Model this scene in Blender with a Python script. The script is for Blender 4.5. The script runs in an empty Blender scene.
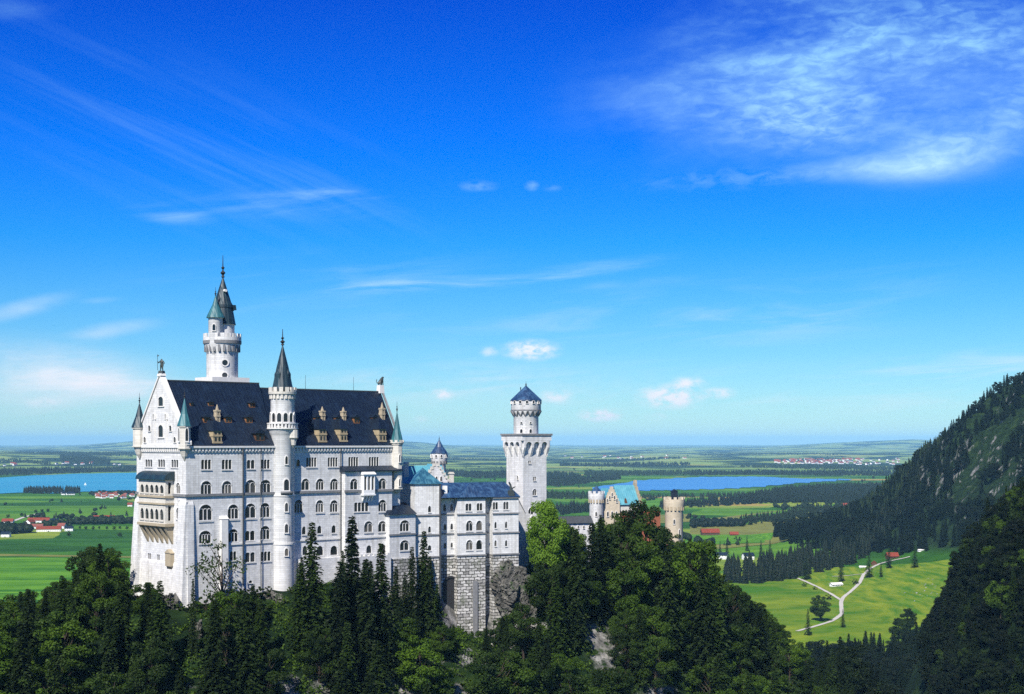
import bpy, bmesh, math, random
import numpy as np
from mathutils import Vector, Matrix

random.seed(7)
rng = np.random.default_rng(11)
SC = bpy.context.scene
COL = SC.collection
R = math.radians

# ------------------------------------------------------------------ camera
F = 1400.0          # focal length in pixels of a 1024 px wide frame
HZ = 442.0          # picture row of the eye level
EZ = 170.0          # eye height above the plain (m)
cam_data = bpy.data.cameras.new('camera')
cam_data.sensor_width = 36.0
cam_data.lens = 36.0 * F / 1024.0
cam_data.shift_y = (HZ - 347.0) / 1024.0
cam_data.clip_start = 1.0
cam_data.clip_end = 200000.0
cam = bpy.data.objects.new('camera', cam_data)
COL.objects.link(cam)
cam.location = (0, 0, EZ)
cam.rotation_euler = (R(90), 0, 0)
SC.camera = cam

# ------------------------------------------------------------------ light
SUN_EL = R(45)
SUN_DIR = Vector((-0.335, -0.942, 0)).normalized() * math.cos(SUN_EL) + Vector((0, 0, math.sin(SUN_EL)))
sun_data = bpy.data.lights.new('sun', 'SUN')
sun_data.energy = 5.0
sun_data.angle = R(0.5)
sun_data.color = (1.0, 0.96, 0.89)
sun = bpy.data.objects.new('sun', sun_data)
COL.objects.link(sun)
sun.rotation_euler = SUN_DIR.to_track_quat('Z', 'Y').to_euler()
sun.location = (-200, -300, 600)

SC.view_settings.view_transform = 'Standard'
SC.view_settings.look = 'None'
SC.view_settings.exposure = 0.6
SC.view_settings.gamma = 1.0
SC.view_settings.use_curve_mapping = False
SC.render.engine = 'CYCLES'
SC.cycles.max_bounces = 6
SC.cycles.diffuse_bounces = 3
SC.cycles.glossy_bounces = 2
SC.cycles.transmission_bounces = 2
SC.cycles.volume_bounces = 0
SC.cycles.use_denoising = False

world = bpy.data.worlds.new('World')
SC.world = world
world.use_nodes = True
wt = world.node_tree
wt.nodes.clear()


class G:
    """small node-graph helper"""
    def __init__(s, tree):
        s.t = tree

    def n(s, kind, ins=None, **props):
        nd = s.t.nodes.new(kind)
        for k, v in props.items():
            setattr(nd, k, v)
        for k, v in (ins or {}).items():
            sock = nd.inputs[k]
            if isinstance(v, bpy.types.NodeSocket):
                s.t.links.new(v, sock)
            else:
                sock.default_value = v
        return nd

    def math(s, op, a, b=0.0, clamp=False):
        return s.n('ShaderNodeMath', {0: a, 1: b}, operation=op, use_clamp=clamp).outputs[0]

    def ramp(s, fac, stops, interp='LINEAR'):
        nd = s.n('ShaderNodeValToRGB', {0: fac})
        cr = nd.color_ramp
        cr.interpolation = interp
        while len(cr.elements) > 1:
            cr.elements.remove(cr.elements[-1])
        for i, (p, c) in enumerate(stops):
            e = cr.elements[0] if i == 0 else cr.elements.new(p)
            e.position = p
            e.color = c if len(c) == 4 else (*c, 1)
        return nd.outputs[0]

    def mix(s, fac, a, b, blend='MIX'):
        nd = s.n('ShaderNodeMix', data_type='RGBA', blend_type=blend)
        for i, v in ((0, fac), (6, a), (7, b)):
            if isinstance(v, bpy.types.NodeSocket):
                s.t.links.new(v, nd.inputs[i])
            else:
                nd.inputs[i].default_value = v if i == 0 or len(v) == 4 else (*v, 1)
        return nd.outputs[2]

    def noise(s, vec, scale, detail=4.0, rough=0.55, dist=0.0, out=0):
        ins = {'Scale': scale, 'Detail': detail, 'Roughness': rough, 'Distortion': dist}
        if vec is not None:
            ins['Vector'] = vec
        return s.n('ShaderNodeTexNoise', ins).outputs[out]

    def mapping(s, vec, loc=(0, 0, 0), rot=(0, 0, 0), scale=(1, 1, 1), kind='POINT'):
        return s.n('ShaderNodeMapping', {'Vector': vec, 'Location': loc, 'Rotation': rot, 'Scale': scale}, vector_type=kind).outputs[0]


def build_sky():
    g = G(wt)
    sky = g.n('ShaderNodeTexSky', sky_type='NISHITA', sun_disc=False, sun_elevation=SUN_EL,
              sun_rotation=math.atan2(SUN_DIR.x, SUN_DIR.y), altitude=900.0, air_density=1.0,
              dust_density=0.3, ozone_density=4.0)
    d = g.n('ShaderNodeTexCoord').outputs['Generated']
    sep = g.n('ShaderNodeSeparateXYZ', {0: d})
    yy = g.math('MAXIMUM', sep.outputs[1], 0.02)
    az = g.math('DIVIDE', sep.outputs[0], yy)
    el = g.math('DIVIDE', sep.outputs[2], yy)
    # deep polarised blue overhead, paler towards the horizon
    elv = sep.outputs[2]
    grade = g.ramp(elv, [(0.0, (0.60, 0.83, 0.90)), (0.03, (0.50, 0.79, 0.92)), (0.06, (0.37, 0.74, 0.98)), (0.10, (0.21, 0.68, 1.05)), (0.14, (0.055, 0.60, 1.15)),
                         (0.20, (0.0, 0.47, 1.35)), (0.30, (0.0, 0.265, 1.2)), (0.45, (0.02, 0.25, 1.0)), (1.0, (0.25, 0.5, 0.9))])
    blue = g.mix(1.0, sky.outputs[0], grade, 'MULTIPLY')
    p = g.n('ShaderNodeCombineXYZ', {0: az, 1: el, 2: 0.0}).outputs[0]
    # the cirrus deck lies flat high overhead: coordinates on that plane
    zc = g.math('MAXIMUM', sep.outputs[2], 0.015)
    deck = g.n('ShaderNodeCombineXYZ', {0: g.math('DIVIDE', sep.outputs[0], zc), 1: g.math('DIVIDE', sep.outputs[1], zc), 2: 0.0}).outputs[0]
    warp = g.noise(deck, 1.3, 3, 0.5, out=1)
    deckw = g.n('ShaderNodeVectorMath', {0: deck, 1: g.n('ShaderNodeVectorMath', {0: warp, 3: 0.5}, operation='SCALE').outputs[0]}, operation='ADD').outputs[0]
    pw = g.n('ShaderNodeVectorMath', {0: p, 1: g.n('ShaderNodeVectorMath', {0: g.noise(p, 9.0, 2, 0.5, out=1), 3: 0.012}, operation='SCALE').outputs[0]}, operation='ADD').outputs[0]
    wisp = g.noise(g.mapping(pw, rot=(0, 0, R(8)), scale=(0.14, 0.055, 1), kind='TEXTURE'), 1.0, 8, 0.6)
    ripple = g.noise(g.mapping(pw, rot=(0, 0, R(5)), scale=(0.016, 0.0065, 1), kind='TEXTURE'), 1.0, 4, 0.6, 0.5)
    streak = g.noise(g.mapping(p, rot=(0, 0, R(5)), scale=(0.16, 0.018, 1), kind='TEXTURE'), 1.0, 7, 0.62, 0.6)
    streak2 = g.noise(g.mapping(p, rot=(0, 0, R(-25)), scale=(0.3, 0.016, 1), kind='TEXTURE'), 1.0, 6, 0.6, 0.3)
    puff = g.noise(g.mapping(p, scale=(1, 1.6, 1)), 95.0, 6, 0.6)
    big = g.noise(g.mapping(p, scale=(5, 16, 1)), 1.0, 6, 0.6)

    def blob(cx, cy, rx, ry, rot=0.0):
        m = g.mapping(p, ((cx - 512) / F, (HZ - cy) / F, 0), (0, 0, R(rot)), (rx / F, ry / F, 1.0), 'TEXTURE')
        ln = g.n('ShaderNodeVectorMath', {0: m}, operation='LENGTH').outputs['Value']
        return g.n('ShaderNodeMapRange', {0: ln, 1: 1.0, 2: 0.0, 3: 0.0, 4: 1.0}, interpolation_type='SMOOTHSTEP').outputs[0]

    def tex(src, lo, hi):
        return g.n('ShaderNodeMapRange', {0: src, 1: lo, 2: hi, 3: 0.0, 4: 1.0}, interpolation_type='SMOOTHSTEP').outputs[0]

    t_wisp = tex(wisp, 0.32, 0.68)
    t_rip = tex(ripple, 0.35, 0.7)
    t_str = tex(streak, 0.42, 0.74)
    t_str2 = tex(streak2, 0.42, 0.72)
    t_big = tex(big, 0.35, 0.7)
    t_wr = g.math('MULTIPLY', t_wisp, g.math('ADD', g.math('MULTIPLY', t_rip, 0.6), 0.42))
    acc = None

    def add(mask, t, amp):
        nonlocal acc
        v = g.math('MULTIPLY', g.math('MULTIPLY', mask, t), amp)
        acc = v if acc is None else g.math('ADD', acc, v)
    # fan of cirrus
    add(blob(900, 50, 270, 120, -6), t_wr, 0.60)
    add(blob(760, 80, 210, 95, 8), t_wr, 0.36)
    add(blob(1000, 90, 130, 110, 0), t_wr, 0.40)
    add(blob(880, 90, 280, 130, 0), t_big, 0.34)
    add(blob(680, 100, 180, 90, 5), t_wisp, 0.18)
    add(blob(860, 120, 200, 60, 0), t_rip, 0.14)
    add(blob(800, 125, 120, 36, -8), t_wr, 0.45)
    # the bright lens under it
    lens = g.math('ADD', g.math('ADD', g.math('MULTIPLY', t_wisp, 0.5), g.math('MULTIPLY', t_rip, 0.22)), 0.32)
    add(blob(935, 156, 95, 34, 12), lens, 0.75)
    add(blob(880, 168, 120, 18, 3), lens, 0.50)
    add(blob(975, 145, 100, 42, 18), lens, 0.30)
    add(blob(740, 178, 150, 16, 3), t_rip, 0.16)
    # faint veils
    add(blob(215, 130, 330, 80, -24), t_str2, 0.09)
    add(blob(150, 150, 300, 110, -24), t_str2, 0.06)
    add(blob(20, 8, 60, 20, 0), t_big, 0.35)
    add(blob(170, 214, 60, 13, -6), t_str, 0.4)
    add(blob(320, 194, 90, 14, -3), t_str, 0.45)
    add(blob(270, 203, 160, 22, -3), t_str, 0.2)
    # streaks
    add(blob(120, 328, 62, 11, 7), g.math('ADD', g.math('MULTIPLY', t_big, 0.7), 0.3), 0.62)
    add(blob(90, 336, 40, 9, 0), t_big, 0.4)
    add(blob(25, 308, 75, 13, 14), t_big, 0.6)
    add(blob(100, 300, 30, 5, 4), t_big, 0.4)
    add(blob(420, 284, 120, 9, 4), t_str, 0.6)
    add(blob(560, 274, 150, 12, 8), t_str, 0.5)
    add(blob(640, 282, 70, 7, 5), t_big, 0.6)
    add(blob(540, 300, 90, 10, 3), t_str, 0.35)
    add(blob(600, 320, 330, 45, 0), t_str, 0.28)
    add(blob(300, 280, 260, 40, 4), t_str, 0.22)
    add(blob(820, 300, 220, 60, 6), t_str, 0.16)
    # milky layers low down
    add(blob(40, 375, 180, 50, -4), t_big, 0.85)
    add(blob(120, 385, 160, 30, -4), t_str, 0.6)
    add(blob(60, 352, 110, 14, -2), t_str, 0.5)
    add(blob(40, 415, 170, 18, 0), t_str, 0.3)
    add(blob(960, 380, 230, 40, 4), t_str, 0.6)
    add(blob(1010, 365, 60, 12, 6), t_big, 0.35)
    add(blob(440, 385, 200, 40, 0), t_str, 0.4)
    add(blob(680, 390, 260, 40, 0), t_str, 0.3)
    # small fair-weather heaps
    t_puff = tex(puff, 0.28, 0.68)
    for (cx, cy, rx, ry, amp) in ((531, 350, 38, 14, 1.5), (489, 352, 13, 8, 0.6), (671, 397, 44, 16, 1.6), (688, 383, 26, 9, 0.9),
                                  (601, 415, 30, 10, 1.4), (656, 417, 15, 6, 0.6), (719, 393, 24, 8, 0.9), (556, 397, 24, 10, 0.8), (443, 394, 16, 8, 0.9),
                                  (421, 419, 12, 5, 0.5), (478, 186, 26, 8, 0.28), (532, 186, 10, 7, 0.3), (552, 188, 14, 5, 0.15),
                                  (45, 402, 36, 9, 0.4), (515, 385, 240, 30, 0.10)):
        add(blob(cx, cy, rx, ry), t_puff, amp)
    acc = g.math('MINIMUM', acc, 0.92)
    cloud_col = g.ramp(elv, [(0.0, (6.4, 6.8, 7.6)), (0.05, (8.3, 7.9, 8.3)), (0.12, (5.6, 7.7, 9.0)), (0.3, (3.2, 7.2, 9.6))])
    col = g.mix(acc, blue, cloud_col)
    bg = g.n('ShaderNodeBackground', {0: col, 1: 0.082})
    out = g.n('ShaderNodeOutputWorld', {0: bg.outputs[0]})


build_sky()


# ------------------------------------------------------------------ helpers
def tag(o, label=None, cat=None, group=None, kind=None):
    if label:
        o['label'] = label
    if cat:
        o['category'] = cat
    if group:
        o['group'] = group
    if kind:
        o['kind'] = kind
    return o


def link(name, mesh, parent=None, loc=(0, 0, 0), rot=(0, 0, 0), scale=(1, 1, 1)):
    o = bpy.data.objects.new(name, mesh)
    COL.objects.link(o)
    o.parent = parent
    o.location = loc
    o.rotation_euler = rot
    o.scale = scale
    return o


def thing(name, label, cat, loc=(0, 0, 0), rz=0.0, group=None):
    o = bpy.data.objects.new(name, None)
    COL.objects.link(o)
    o.location = loc
    o.rotation_euler = (0, 0, rz)
    o.empty_display_size = 1
    return tag(o, label, cat, group)


def np_mesh(name, verts, faces, mat, smooth=False):
    """verts Nx3 array, faces MxK array (K = 3 or 4)"""
    me = bpy.data.meshes.new(name)
    verts = np.asarray(verts, np.float32)
    faces = np.asarray(faces, np.int32)
    k = faces.shape[1]
    me.vertices.add(len(verts))
    me.vertices.foreach_set('co', verts.ravel())
    me.loops.add(faces.size)
    me.loops.foreach_set('vertex_index', faces.ravel())
    me.polygons.add(len(faces))
    me.polygons.foreach_set('loop_start', np.arange(0, faces.size, k, dtype=np.int32))
    me.polygons.foreach_set('loop_total', np.full(len(faces), k, np.int32))
    if smooth:
        me.polygons.foreach_set('use_smooth', np.ones(len(faces), bool))
    me.update(calc_edges=True)
    for m in (mat if isinstance(mat, (list, tuple)) else [mat]):
        me.materials.append(m)
    return me


class MB:
    """collects simple shapes into one mesh"""
    def __init__(s):
        s.v = []
        s.f = []

    def poly(s, pts):
        i = len(s.v)
        s.v += [tuple(p) for p in pts]
        s.f.append(tuple(range(i, i + len(pts))))

    def box(s, x0, x1, y0, y1, z0, z1, top=None):
        """top: (inset x, inset y) shrinks the top face"""
        a, b = top or (0, 0)
        i = len(s.v)
        s.v += [(x0, y0, z0), (x1, y0, z0), (x1, y1, z0), (x0, y1, z0),
                (x0 + a, y0 + b, z1), (x1 - a, y0 + b, z1), (x1 - a, y1 - b, z1), (x0 + a, y1 - b, z1)]
        s.f += [tuple(i + k for k in q) for q in ((3, 2, 1, 0), (4, 5, 6, 7), (0, 1, 5, 4), (1, 2, 6, 5), (2, 3, 7, 6), (3, 0, 4, 7))]
        return s

    def prism(s, pts, axis, a, b):
        """closed polygon pts extruded along axis 'x','y' or 'z' from a to b"""
        def P(p, t):
            if axis == 'x':
                return (t, p[0], p[1])
            if axis == 'y':
                return (p[0], t, p[1])
            return (p[0], p[1], t)
        i = len(s.v)
        n = len(pts)
        s.v += [P(p, a) for p in pts] + [P(p, b) for p in pts]
        s.f.append(tuple(i + k for k in range(n))[::-1])
        s.f.append(tuple(i + n + k for k in range(n)))
        for k in range(n):
            s.f.append((i + k, i + (k + 1) % n, i + n + (k + 1) % n, i + n + k))
        return s

    def lathe(s, prof, n=24, c=(0, 0), ph=0.0, a0=0.0, a1=2 * math.pi):
        full = abs(a1 - a0 - 2 * math.pi) < 1e-6
        cols = n if full else n + 1
        i = len(s.v)
        for (r, z) in prof:
            for k in range(cols):
                t = a0 + ph + (a1 - a0) * k / n
                s.v.append((c[0] + r * math.cos(t), c[1] + r * math.sin(t), z))
        for j in range(len(prof) - 1):
            for k in range(n):
                k2 = (k + 1) % cols if full else k + 1
                s.f.append((i + j * cols + k, i + j * cols + k2, i + (j + 1) * cols + k2, i + (j + 1) * cols + k))
        return s

    def tube(s, p, q, r0, r1, n=8):
        p, q = Vector(p), Vector(q)
        d = (q - p).normalized()
        a = d.orthogonal().normalized()
        b = d.cross(a)
        i = len(s.v)
        for (o, r) in ((p, r0), (q, r1)):
            for k in range(n):
                t = 2 * math.pi * k / n
                s.v.append(tuple(o + a * (r * math.cos(t)) + b * (r * math.sin(t))))
        for k in range(n):
            s.f.append((i + k, i + (k + 1) % n, i + n + (k + 1) % n, i + n + k))
        s.f.append(tuple(i + k for k in range(n))[::-1])
        s.f.append(tuple(i + n + k for k in range(n)))
        return s

    def radial_boxes(s, n, r0, r1, z0, z1, frac=0.5, c=(0, 0), ph=0.0):
        """n blocks standing round a circle"""
        for k in range(n):
            t0 = ph + 2 * math.pi * (k - frac / 2) / n
            t1 = ph + 2 * math.pi * (k + frac / 2) / n
            q = [(c[0] + r * math.cos(t), c[1] + r * math.sin(t)) for (r, t) in ((r0, t0), (r1, t0), (r1, t1), (r0, t1))]
            s.prism(q, 'z', z0, z1)
        return s

    def mesh(s, name, mat, smooth=False, fix=True):
        me = bpy.data.meshes.new(name)
        me.from_pydata(s.v, [], s.f)
        if fix:
            bm = bmesh.new()
            bm.from_mesh(me)
            bmesh.ops.remove_doubles(bm, verts=bm.verts, dist=1e-5)
            bmesh.ops.recalc_face_normals(bm, faces=bm.faces)
            bm.to_mesh(me)
            bm.free()
        me.materials.append(mat)
        if smooth:
            me.polygons.foreach_set('use_smooth', np.ones(len(me.polygons), bool))
            me.set_sharp_from_angle(angle=R(38))
        me.update()
        return me

    def build(s, name, mat, parent=None, smooth=False, loc=(0, 0, 0), rot=(0, 0, 0), fix=True):
        return link(name, s.mesh(name, mat, smooth, fix), parent, loc, rot)


# ------------------------------------------------------------------ materials
def new_mat(name):
    m = bpy.data.materials.new(name)
    m.use_nodes = True
    m.node_tree.nodes.clear()
    g = G(m.node_tree)
    return m, g


def finish(g, base, rough=0.8, spec=0.3, bump=None, bump_s=0.3, metal=0.0, bump_d=0.1):
    ins = {'Base Color': base if isinstance(base, bpy.types.NodeSocket) else (*base, 1), 'Roughness': rough, 'Specular IOR Level': spec, 'Metallic': metal}
    p = g.n('ShaderNodeBsdfPrincipled', ins)
    if bump is not None:
        b = g.n('ShaderNodeBump', {'Height': bump, 'Strength': bump_s, 'Distance': bump_d})
        g.t.links.new(b.outputs[0], p.inputs['Normal'])
    g.n('ShaderNodeOutputMaterial', {0: p.outputs[0]})


def wall_uv(g):
    """object coordinates run out along the wall: (x + y, z)"""
    o = g.n('ShaderNodeTexCoord').outputs['Object']
    s = g.n('ShaderNodeSeparateXYZ', {0: o})
    return g.n('ShaderNodeCombineXYZ', {0: g.math('ADD', s.outputs[0], s.outputs[1]), 1: s.outputs[2], 2: 0.0}).outputs[0], o


def stone_mat(name, c, vary=0.10, block=(1.1, 0.55), joint=0.75, weather=0.35, bump_s=0.25):
    m, g = new_mat(name)
    uv, o = wall_uv(g)
    c2 = tuple(x * (1 - vary) for x in c)
    br = g.n('ShaderNodeTexBrick', {'Vector': uv, 'Color1': (*c, 1), 'Color2': (*c2, 1), 'Mortar': (*[x * joint for x in c], 1),
                                    'Scale': 1.0, 'Mortar Size': 0.035, 'Mortar Smooth': 0.3, 'Brick Width': block[0], 'Row Height': block[1]})
    big = g.noise(o, 0.12, 6, 0.65)
    streak = g.noise(g.mapping(o, scale=(0.9, 0.9, 0.06)), 1.0, 5, 0.6)
    dirt = g.math('MULTIPLY', g.n('ShaderNodeMapRange', {0: streak, 1: 0.5, 2: 0.85, 3: 0.0, 4: 1.0}).outputs[0], big)
    col = g.mix(g.math('MULTIPLY', dirt, weather * 2.0, True), br.outputs[0], tuple(x * 0.5 for x in (c[0], c[1] * 0.97, c[2] * 0.9)))
    col = g.mix(1.0, col, g.ramp(g.noise(o, 0.5, 5, 0.6), [(0.25, (0.88, 0.88, 0.88)), (0.75, (1.05, 1.05, 1.05))]), 'MULTIPLY')
    finish(g, col, 0.85, 0.2, g.math('ADD', br.outputs[1], g.math('MULTIPLY', g.noise(o, 3.0, 4), -0.6)), bump_s)
    # brick output 1 is the mortar mask: dents
    return m


def roof_mat(name, c, c2, seam=0.6, rough=0.35, streaks=0.5, axis=0):
    m, g = new_mat(name)
    o = g.n('ShaderNodeTexCoord').outputs['Object']
    s = g.n('ShaderNodeSeparateXYZ', {0: o})
    w = g.n('ShaderNodeTexWave', {'Vector': g.n('ShaderNodeCombineXYZ', {0: s.outputs[axis], 1: 0.0, 2: 0.0}).outputs[0], 'Scale': 1.0 / seam / 3.14, 'Distortion': 0.0}, wave_type='BANDS')
    st = g.noise(g.mapping(o, scale=(0.55, 0.55, 0.05) if axis < 2 else (0.5, 0.5, 0.05)), 1.0, 6, 0.65)
    f = g.n('ShaderNodeMapRange', {0: st, 1: 0.45, 2: 0.75, 3: 0.0, 4: streaks}).outputs[0]
    col = g.mix(f, c, c2)
    col = g.mix(1.0, col, g.ramp(g.noise(o, 0.7, 5), [(0.3, (0.85, 0.85, 0.85)), (0.7, (1.1, 1.1, 1.1))]), 'MULTIPLY')
    finish(g, col, rough, 0.5, g.math('POWER', w.outputs[1], 6.0), 0.4)
    return m


def plain_mat(name, c, rough=0.7, spec=0.3, vary=0.25, scale=1.0, metal=0.0):
    m, g = new_mat(name)
    o = g.n('ShaderNodeTexCoord').outputs['Object']
    nz = g.noise(o, scale, 5, 0.6)
    col = g.mix(1.0, (*c, 1), g.ramp(nz, [(0.25, (1 - vary,) * 3), (0.75, (1 + vary * 0.5,) * 3)]), 'MULTIPLY')
    finish(g, col, rough, spec, nz, 0.15, metal)
    return m


M = {}
M['stone'] = stone_mat('white limestone ashlar', (0.70, 0.69, 0.665), 0.18, (1.3, 0.65), 0.65, 1.1)
M['trim'] = plain_mat('dressed pale stone', (0.66, 0.64, 0.60), 0.85, 0.2, 0.15)
M['string'] = plain_mat('dark string course', (0.20, 0.20, 0.20), 0.8, 0.2, 0.3)
M['sand'] = stone_mat('yellow sandstone', (0.43, 0.36, 0.25), 0.15, (0.9, 0.45))
M['tan'] = stone_mat('pale sandstone', (0.63, 0.595, 0.52), 0.12, (0.9, 0.45))
M['slate'] = roof_mat('dark blue slate', (0.0035, 0.009, 0.020), (0.012, 0.028, 0.058), 1.2, 0.45, 0.6)
M['bower_slate'] = roof_mat('blue lead roofing', (0.012, 0.034, 0.085), (0.07, 0.16, 0.28), 1.0, 0.4, 0.8)
M['spire'] = roof_mat('dark green copper', (0.008, 0.022, 0.030), (0.016, 0.06, 0.075), 0.8, 0.5, 0.6)
M['copper'] = roof_mat('verdigris copper', (0.022, 0.10, 0.115), (0.06, 0.24, 0.25), 0.8, 0.5, 0.7)
M['hex_roof'] = roof_mat('blue green lead roof', (0.014, 0.07, 0.12), (0.10, 0.28, 0.34), 0.9, 0.4, 0.9)
M['teal'] = roof_mat('pale verdigris roof', (0.07, 0.26, 0.32), (0.16, 0.40, 0.44), 0.9, 0.5, 0.7)


def pane_mat():
    m, g = new_mat('dark window glass')
    rnd = g.n('ShaderNodeObjectInfo').outputs['Random']
    col = g.ramp(rnd, [(0.0, (0.006, 0.007, 0.009)), (0.6, (0.016, 0.018, 0.022)), (0.85, (0.045, 0.045, 0.045)), (1.0, (0.10, 0.09, 0.075))])
    finish(g, col, g.math('ADD', g.math('MULTIPLY', rnd, 0.25), 0.08), 0.5)
    return m


M['pane'] = pane_mat()
M['bronze'] = plain_mat('dark bronze', (0.04, 0.05, 0.045), 0.5, 0.5, 0.3, 2.0)
M['iron'] = plain_mat('black iron', (0.02, 0.02, 0.022), 0.6, 0.4)
M['lead'] = plain_mat('dark lead pipe', (0.05, 0.055, 0.06), 0.6, 0.4)
M['gate_stone'] = stone_mat('warm gatehouse sandstone', (0.62, 0.53, 0.39), 0.15, (0.9, 0.45))
M['dormer_stone'] = stone_mat('weathered dormer stone', (0.40, 0.32, 0.20), 0.2, (0.9, 0.45))
M['wood'] = plain_mat('dark brown boards', (0.10, 0.05, 0.03), 0.8, 0.2, 0.3, 2.0)
M['dormer'] = plain_mat('orange brown dormer boards', (0.22, 0.10, 0.04), 0.8, 0.2, 0.3, 2.0)
M['red_tile'] = plain_mat('red roof tiles', (0.21, 0.04, 0.02), 0.8, 0.2, 0.35, 0.6)
M['brown_tile'] = plain_mat('brown roof tiles', (0.22, 0.07, 0.05), 0.8, 0.2, 0.35, 0.6)
M['plaster'] = plain_mat('white plaster', (0.78, 0.77, 0.74), 0.85, 0.2, 0.12, 0.6)
M['red_brick'] = stone_mat('red brick', (0.34, 0.12, 0.07), 0.2, (0.5, 0.25))
M['sail'] = plain_mat('white sailcloth', (0.8, 0.8, 0.8), 0.7, 0.2, 0.05)


def masonry_mat():
    m, g = new_mat('rough white rubble masonry')
    uv, o = wall_uv(g)
    uvw = g.n('ShaderNodeVectorMath', {0: uv, 1: g.n('ShaderNodeVectorMath', {0: g.noise(o, 0.8, 3, out=1), 3: 1.0}, operation='SCALE').outputs[0]}, operation='ADD').outputs[0]
    br = g.n('ShaderNodeTexBrick', {'Vector': uvw, 'Color1': (0.56, 0.54, 0.50, 1), 'Color2': (0.14, 0.135, 0.125, 1), 'Mortar': (0.035, 0.034, 0.03, 1),
                                    'Scale': 1.0, 'Mortar Size': 0.16, 'Mortar Smooth': 0.5, 'Brick Width': 2.0, 'Row Height': 1.0, 'Bias': -0.2})
    col = g.mix(g.n('ShaderNodeMapRange', {0: g.noise(o, 0.25, 6, 0.7), 1: 0.5, 2: 0.7}).outputs[0], br.outputs[0], (0.10, 0.11, 0.07))
    finish(g, col, 0.9, 0.2, br.outputs[1], -1.0, bump_d=0.5)
    return m


def rock_mat(name, light=(0.42, 0.40, 0.36), dark=(0.05, 0.048, 0.042), scale=0.12, moss=0.25):
    m, g = new_mat(name)
    o = g.n('ShaderNodeTexCoord').outputs['Object']
    n1 = g.noise(o, scale, 9, 0.68, 0.6)
    n2 = g.noise(g.mapping(o, scale=(1, 1, 0.45)), scale * 3, 8, 0.7, 0.8)
    col = g.ramp(g.math('ADD', g.math('MULTIPLY', n1, 0.5), g.math('MULTIPLY', n2, 0.5)), [(0.36, dark), (0.47, tuple(x * 0.5 for x in light)), (0.6, light)])
    col = g.mix(g.n('ShaderNodeMapRange', {0: g.noise(o, scale * 1.3, 5, 0.6, 0.3), 1: 0.55, 2: 0.62, 3: 0.0, 4: moss * 3}, clamp=True).outputs[0], col, (0.03, 0.06, 0.012))
    finish(g, col, 0.9, 0.2, n2, 1.0, bump_d=1.5)
    return m


M['masonry'] = masonry_mat()
M['rock'] = rock_mat('grey limestone rock', (0.20, 0.19, 0.165), (0.025, 0.03, 0.026), 0.2, 0.3)
M['cliff'] = rock_mat('pale streaked cliff', (0.5, 0.5, 0.5), (0.05, 0.05, 0.05), 0.2, 0.1)


def leaf_mat(name, c_dark, c_light, trans=0.3, obj_var=0.35, scale=0.25, hue=0.0):
    m, g = new_mat(name)
    o = g.n('ShaderNodeTexCoord').outputs['Object']
    rnd = g.n('ShaderNodeObjectInfo').outputs['Random']
    nz = g.noise(o, scale, 3, 0.6)
    col = g.ramp(nz, [(0.35, c_dark), (0.65, c_light)])  # ramp contrast also imitates sunlit and shadowed leaf clumps
    col = g.mix(1.0, col, g.ramp(rnd, [(0.0, (1 - obj_var, 1 - obj_var, 1 - obj_var)), (0.5, (1 + obj_var * 0.2, 1.0, 0.9)), (1.0, (1 + obj_var * 1.3, 1 + obj_var, 1 - obj_var * 0.3))]), 'MULTIPLY')
    p = g.n('ShaderNodeBsdfPrincipled', {'Base Color': col, 'Roughness': 0.65, 'Specular IOR Level': 0.2})
    t = g.n('ShaderNodeBsdfTranslucent', {'Color': g.mix(1.0, col, (1.3, 1.5, 0.6), 'MULTIPLY')})
    mx = g.n('ShaderNodeMixShader', {0: trans, 1: p.outputs[0], 2: t.outputs[0]})
    g.n('ShaderNodeOutputMaterial', {0: mx.outputs[0]})
    return m


M['bark'] = plain_mat('bark', (0.06, 0.045, 0.035), 0.9, 0.1, 0.4, 2.0)
M['spruce'] = leaf_mat('spruce needles', (0.003, 0.009, 0.0015), (0.022, 0.046, 0.004), 0.12, 0.5, 0.8)
M['broad'] = leaf_mat('broad leaves', (0.004, 0.016, 0.001), (0.056, 0.112, 0.007), 0.22, 0.55, 0.8)
M['lime'] = leaf_mat('light fresh leaves', (0.085, 0.18, 0.014), (0.17, 0.28, 0.026), 0.35, 0.2)
M['far_spruce'] = leaf_mat('distant conifer needles', (0.0012, 0.0045, 0.0008), (0.009, 0.021, 0.002), 0.08, 0.45, 0.4)


# ------------------------------------------------------------------ terrain
def _hash(ix, iy, seed):
    h = (ix.astype(np.int64) * 374761393 + iy.astype(np.int64) * 668265263 + seed * 1442695041) & 0xFFFFFFFF
    h = ((h ^ (h >> 13)) * 1274126177) & 0xFFFFFFFF
    return ((h ^ (h >> 16)) & 0xFFFF) / 65535.0


def vnoise(x, y, seed=0):
    x = np.asarray(x, float); y = np.asarray(y, float)
    ix, iy = np.floor(x), np.floor(y)
    fx, fy = x - ix, y - iy
    fx = fx * fx * (3 - 2 * fx); fy = fy * fy * (3 - 2 * fy)
    a = _hash(ix, iy, seed); b = _hash(ix + 1, iy, seed)
    c = _hash(ix, iy + 1, seed); d = _hash(ix + 1, iy + 1, seed)
    return (a + (b - a) * fx) * (1 - fy) + (c + (d - c) * fx) * fy


def fbm(x, y, seed=0, octaves=4, gain=0.5):
    t = 0.0; a = 1.0; s = 0.0
    for k in range(octaves):
        t = t + a * vnoise(np.asarray(x) * 2 ** k, np.asarray(y) * 2 ** k, seed + k * 17)
        s += a; a *= gain
    return t / s


def sstep(a, b, x):
    t = np.clip((np.asarray(x, float) - a) / (b - a), 0, 1)
    return t * t * (3 - 2 * t)


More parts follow.
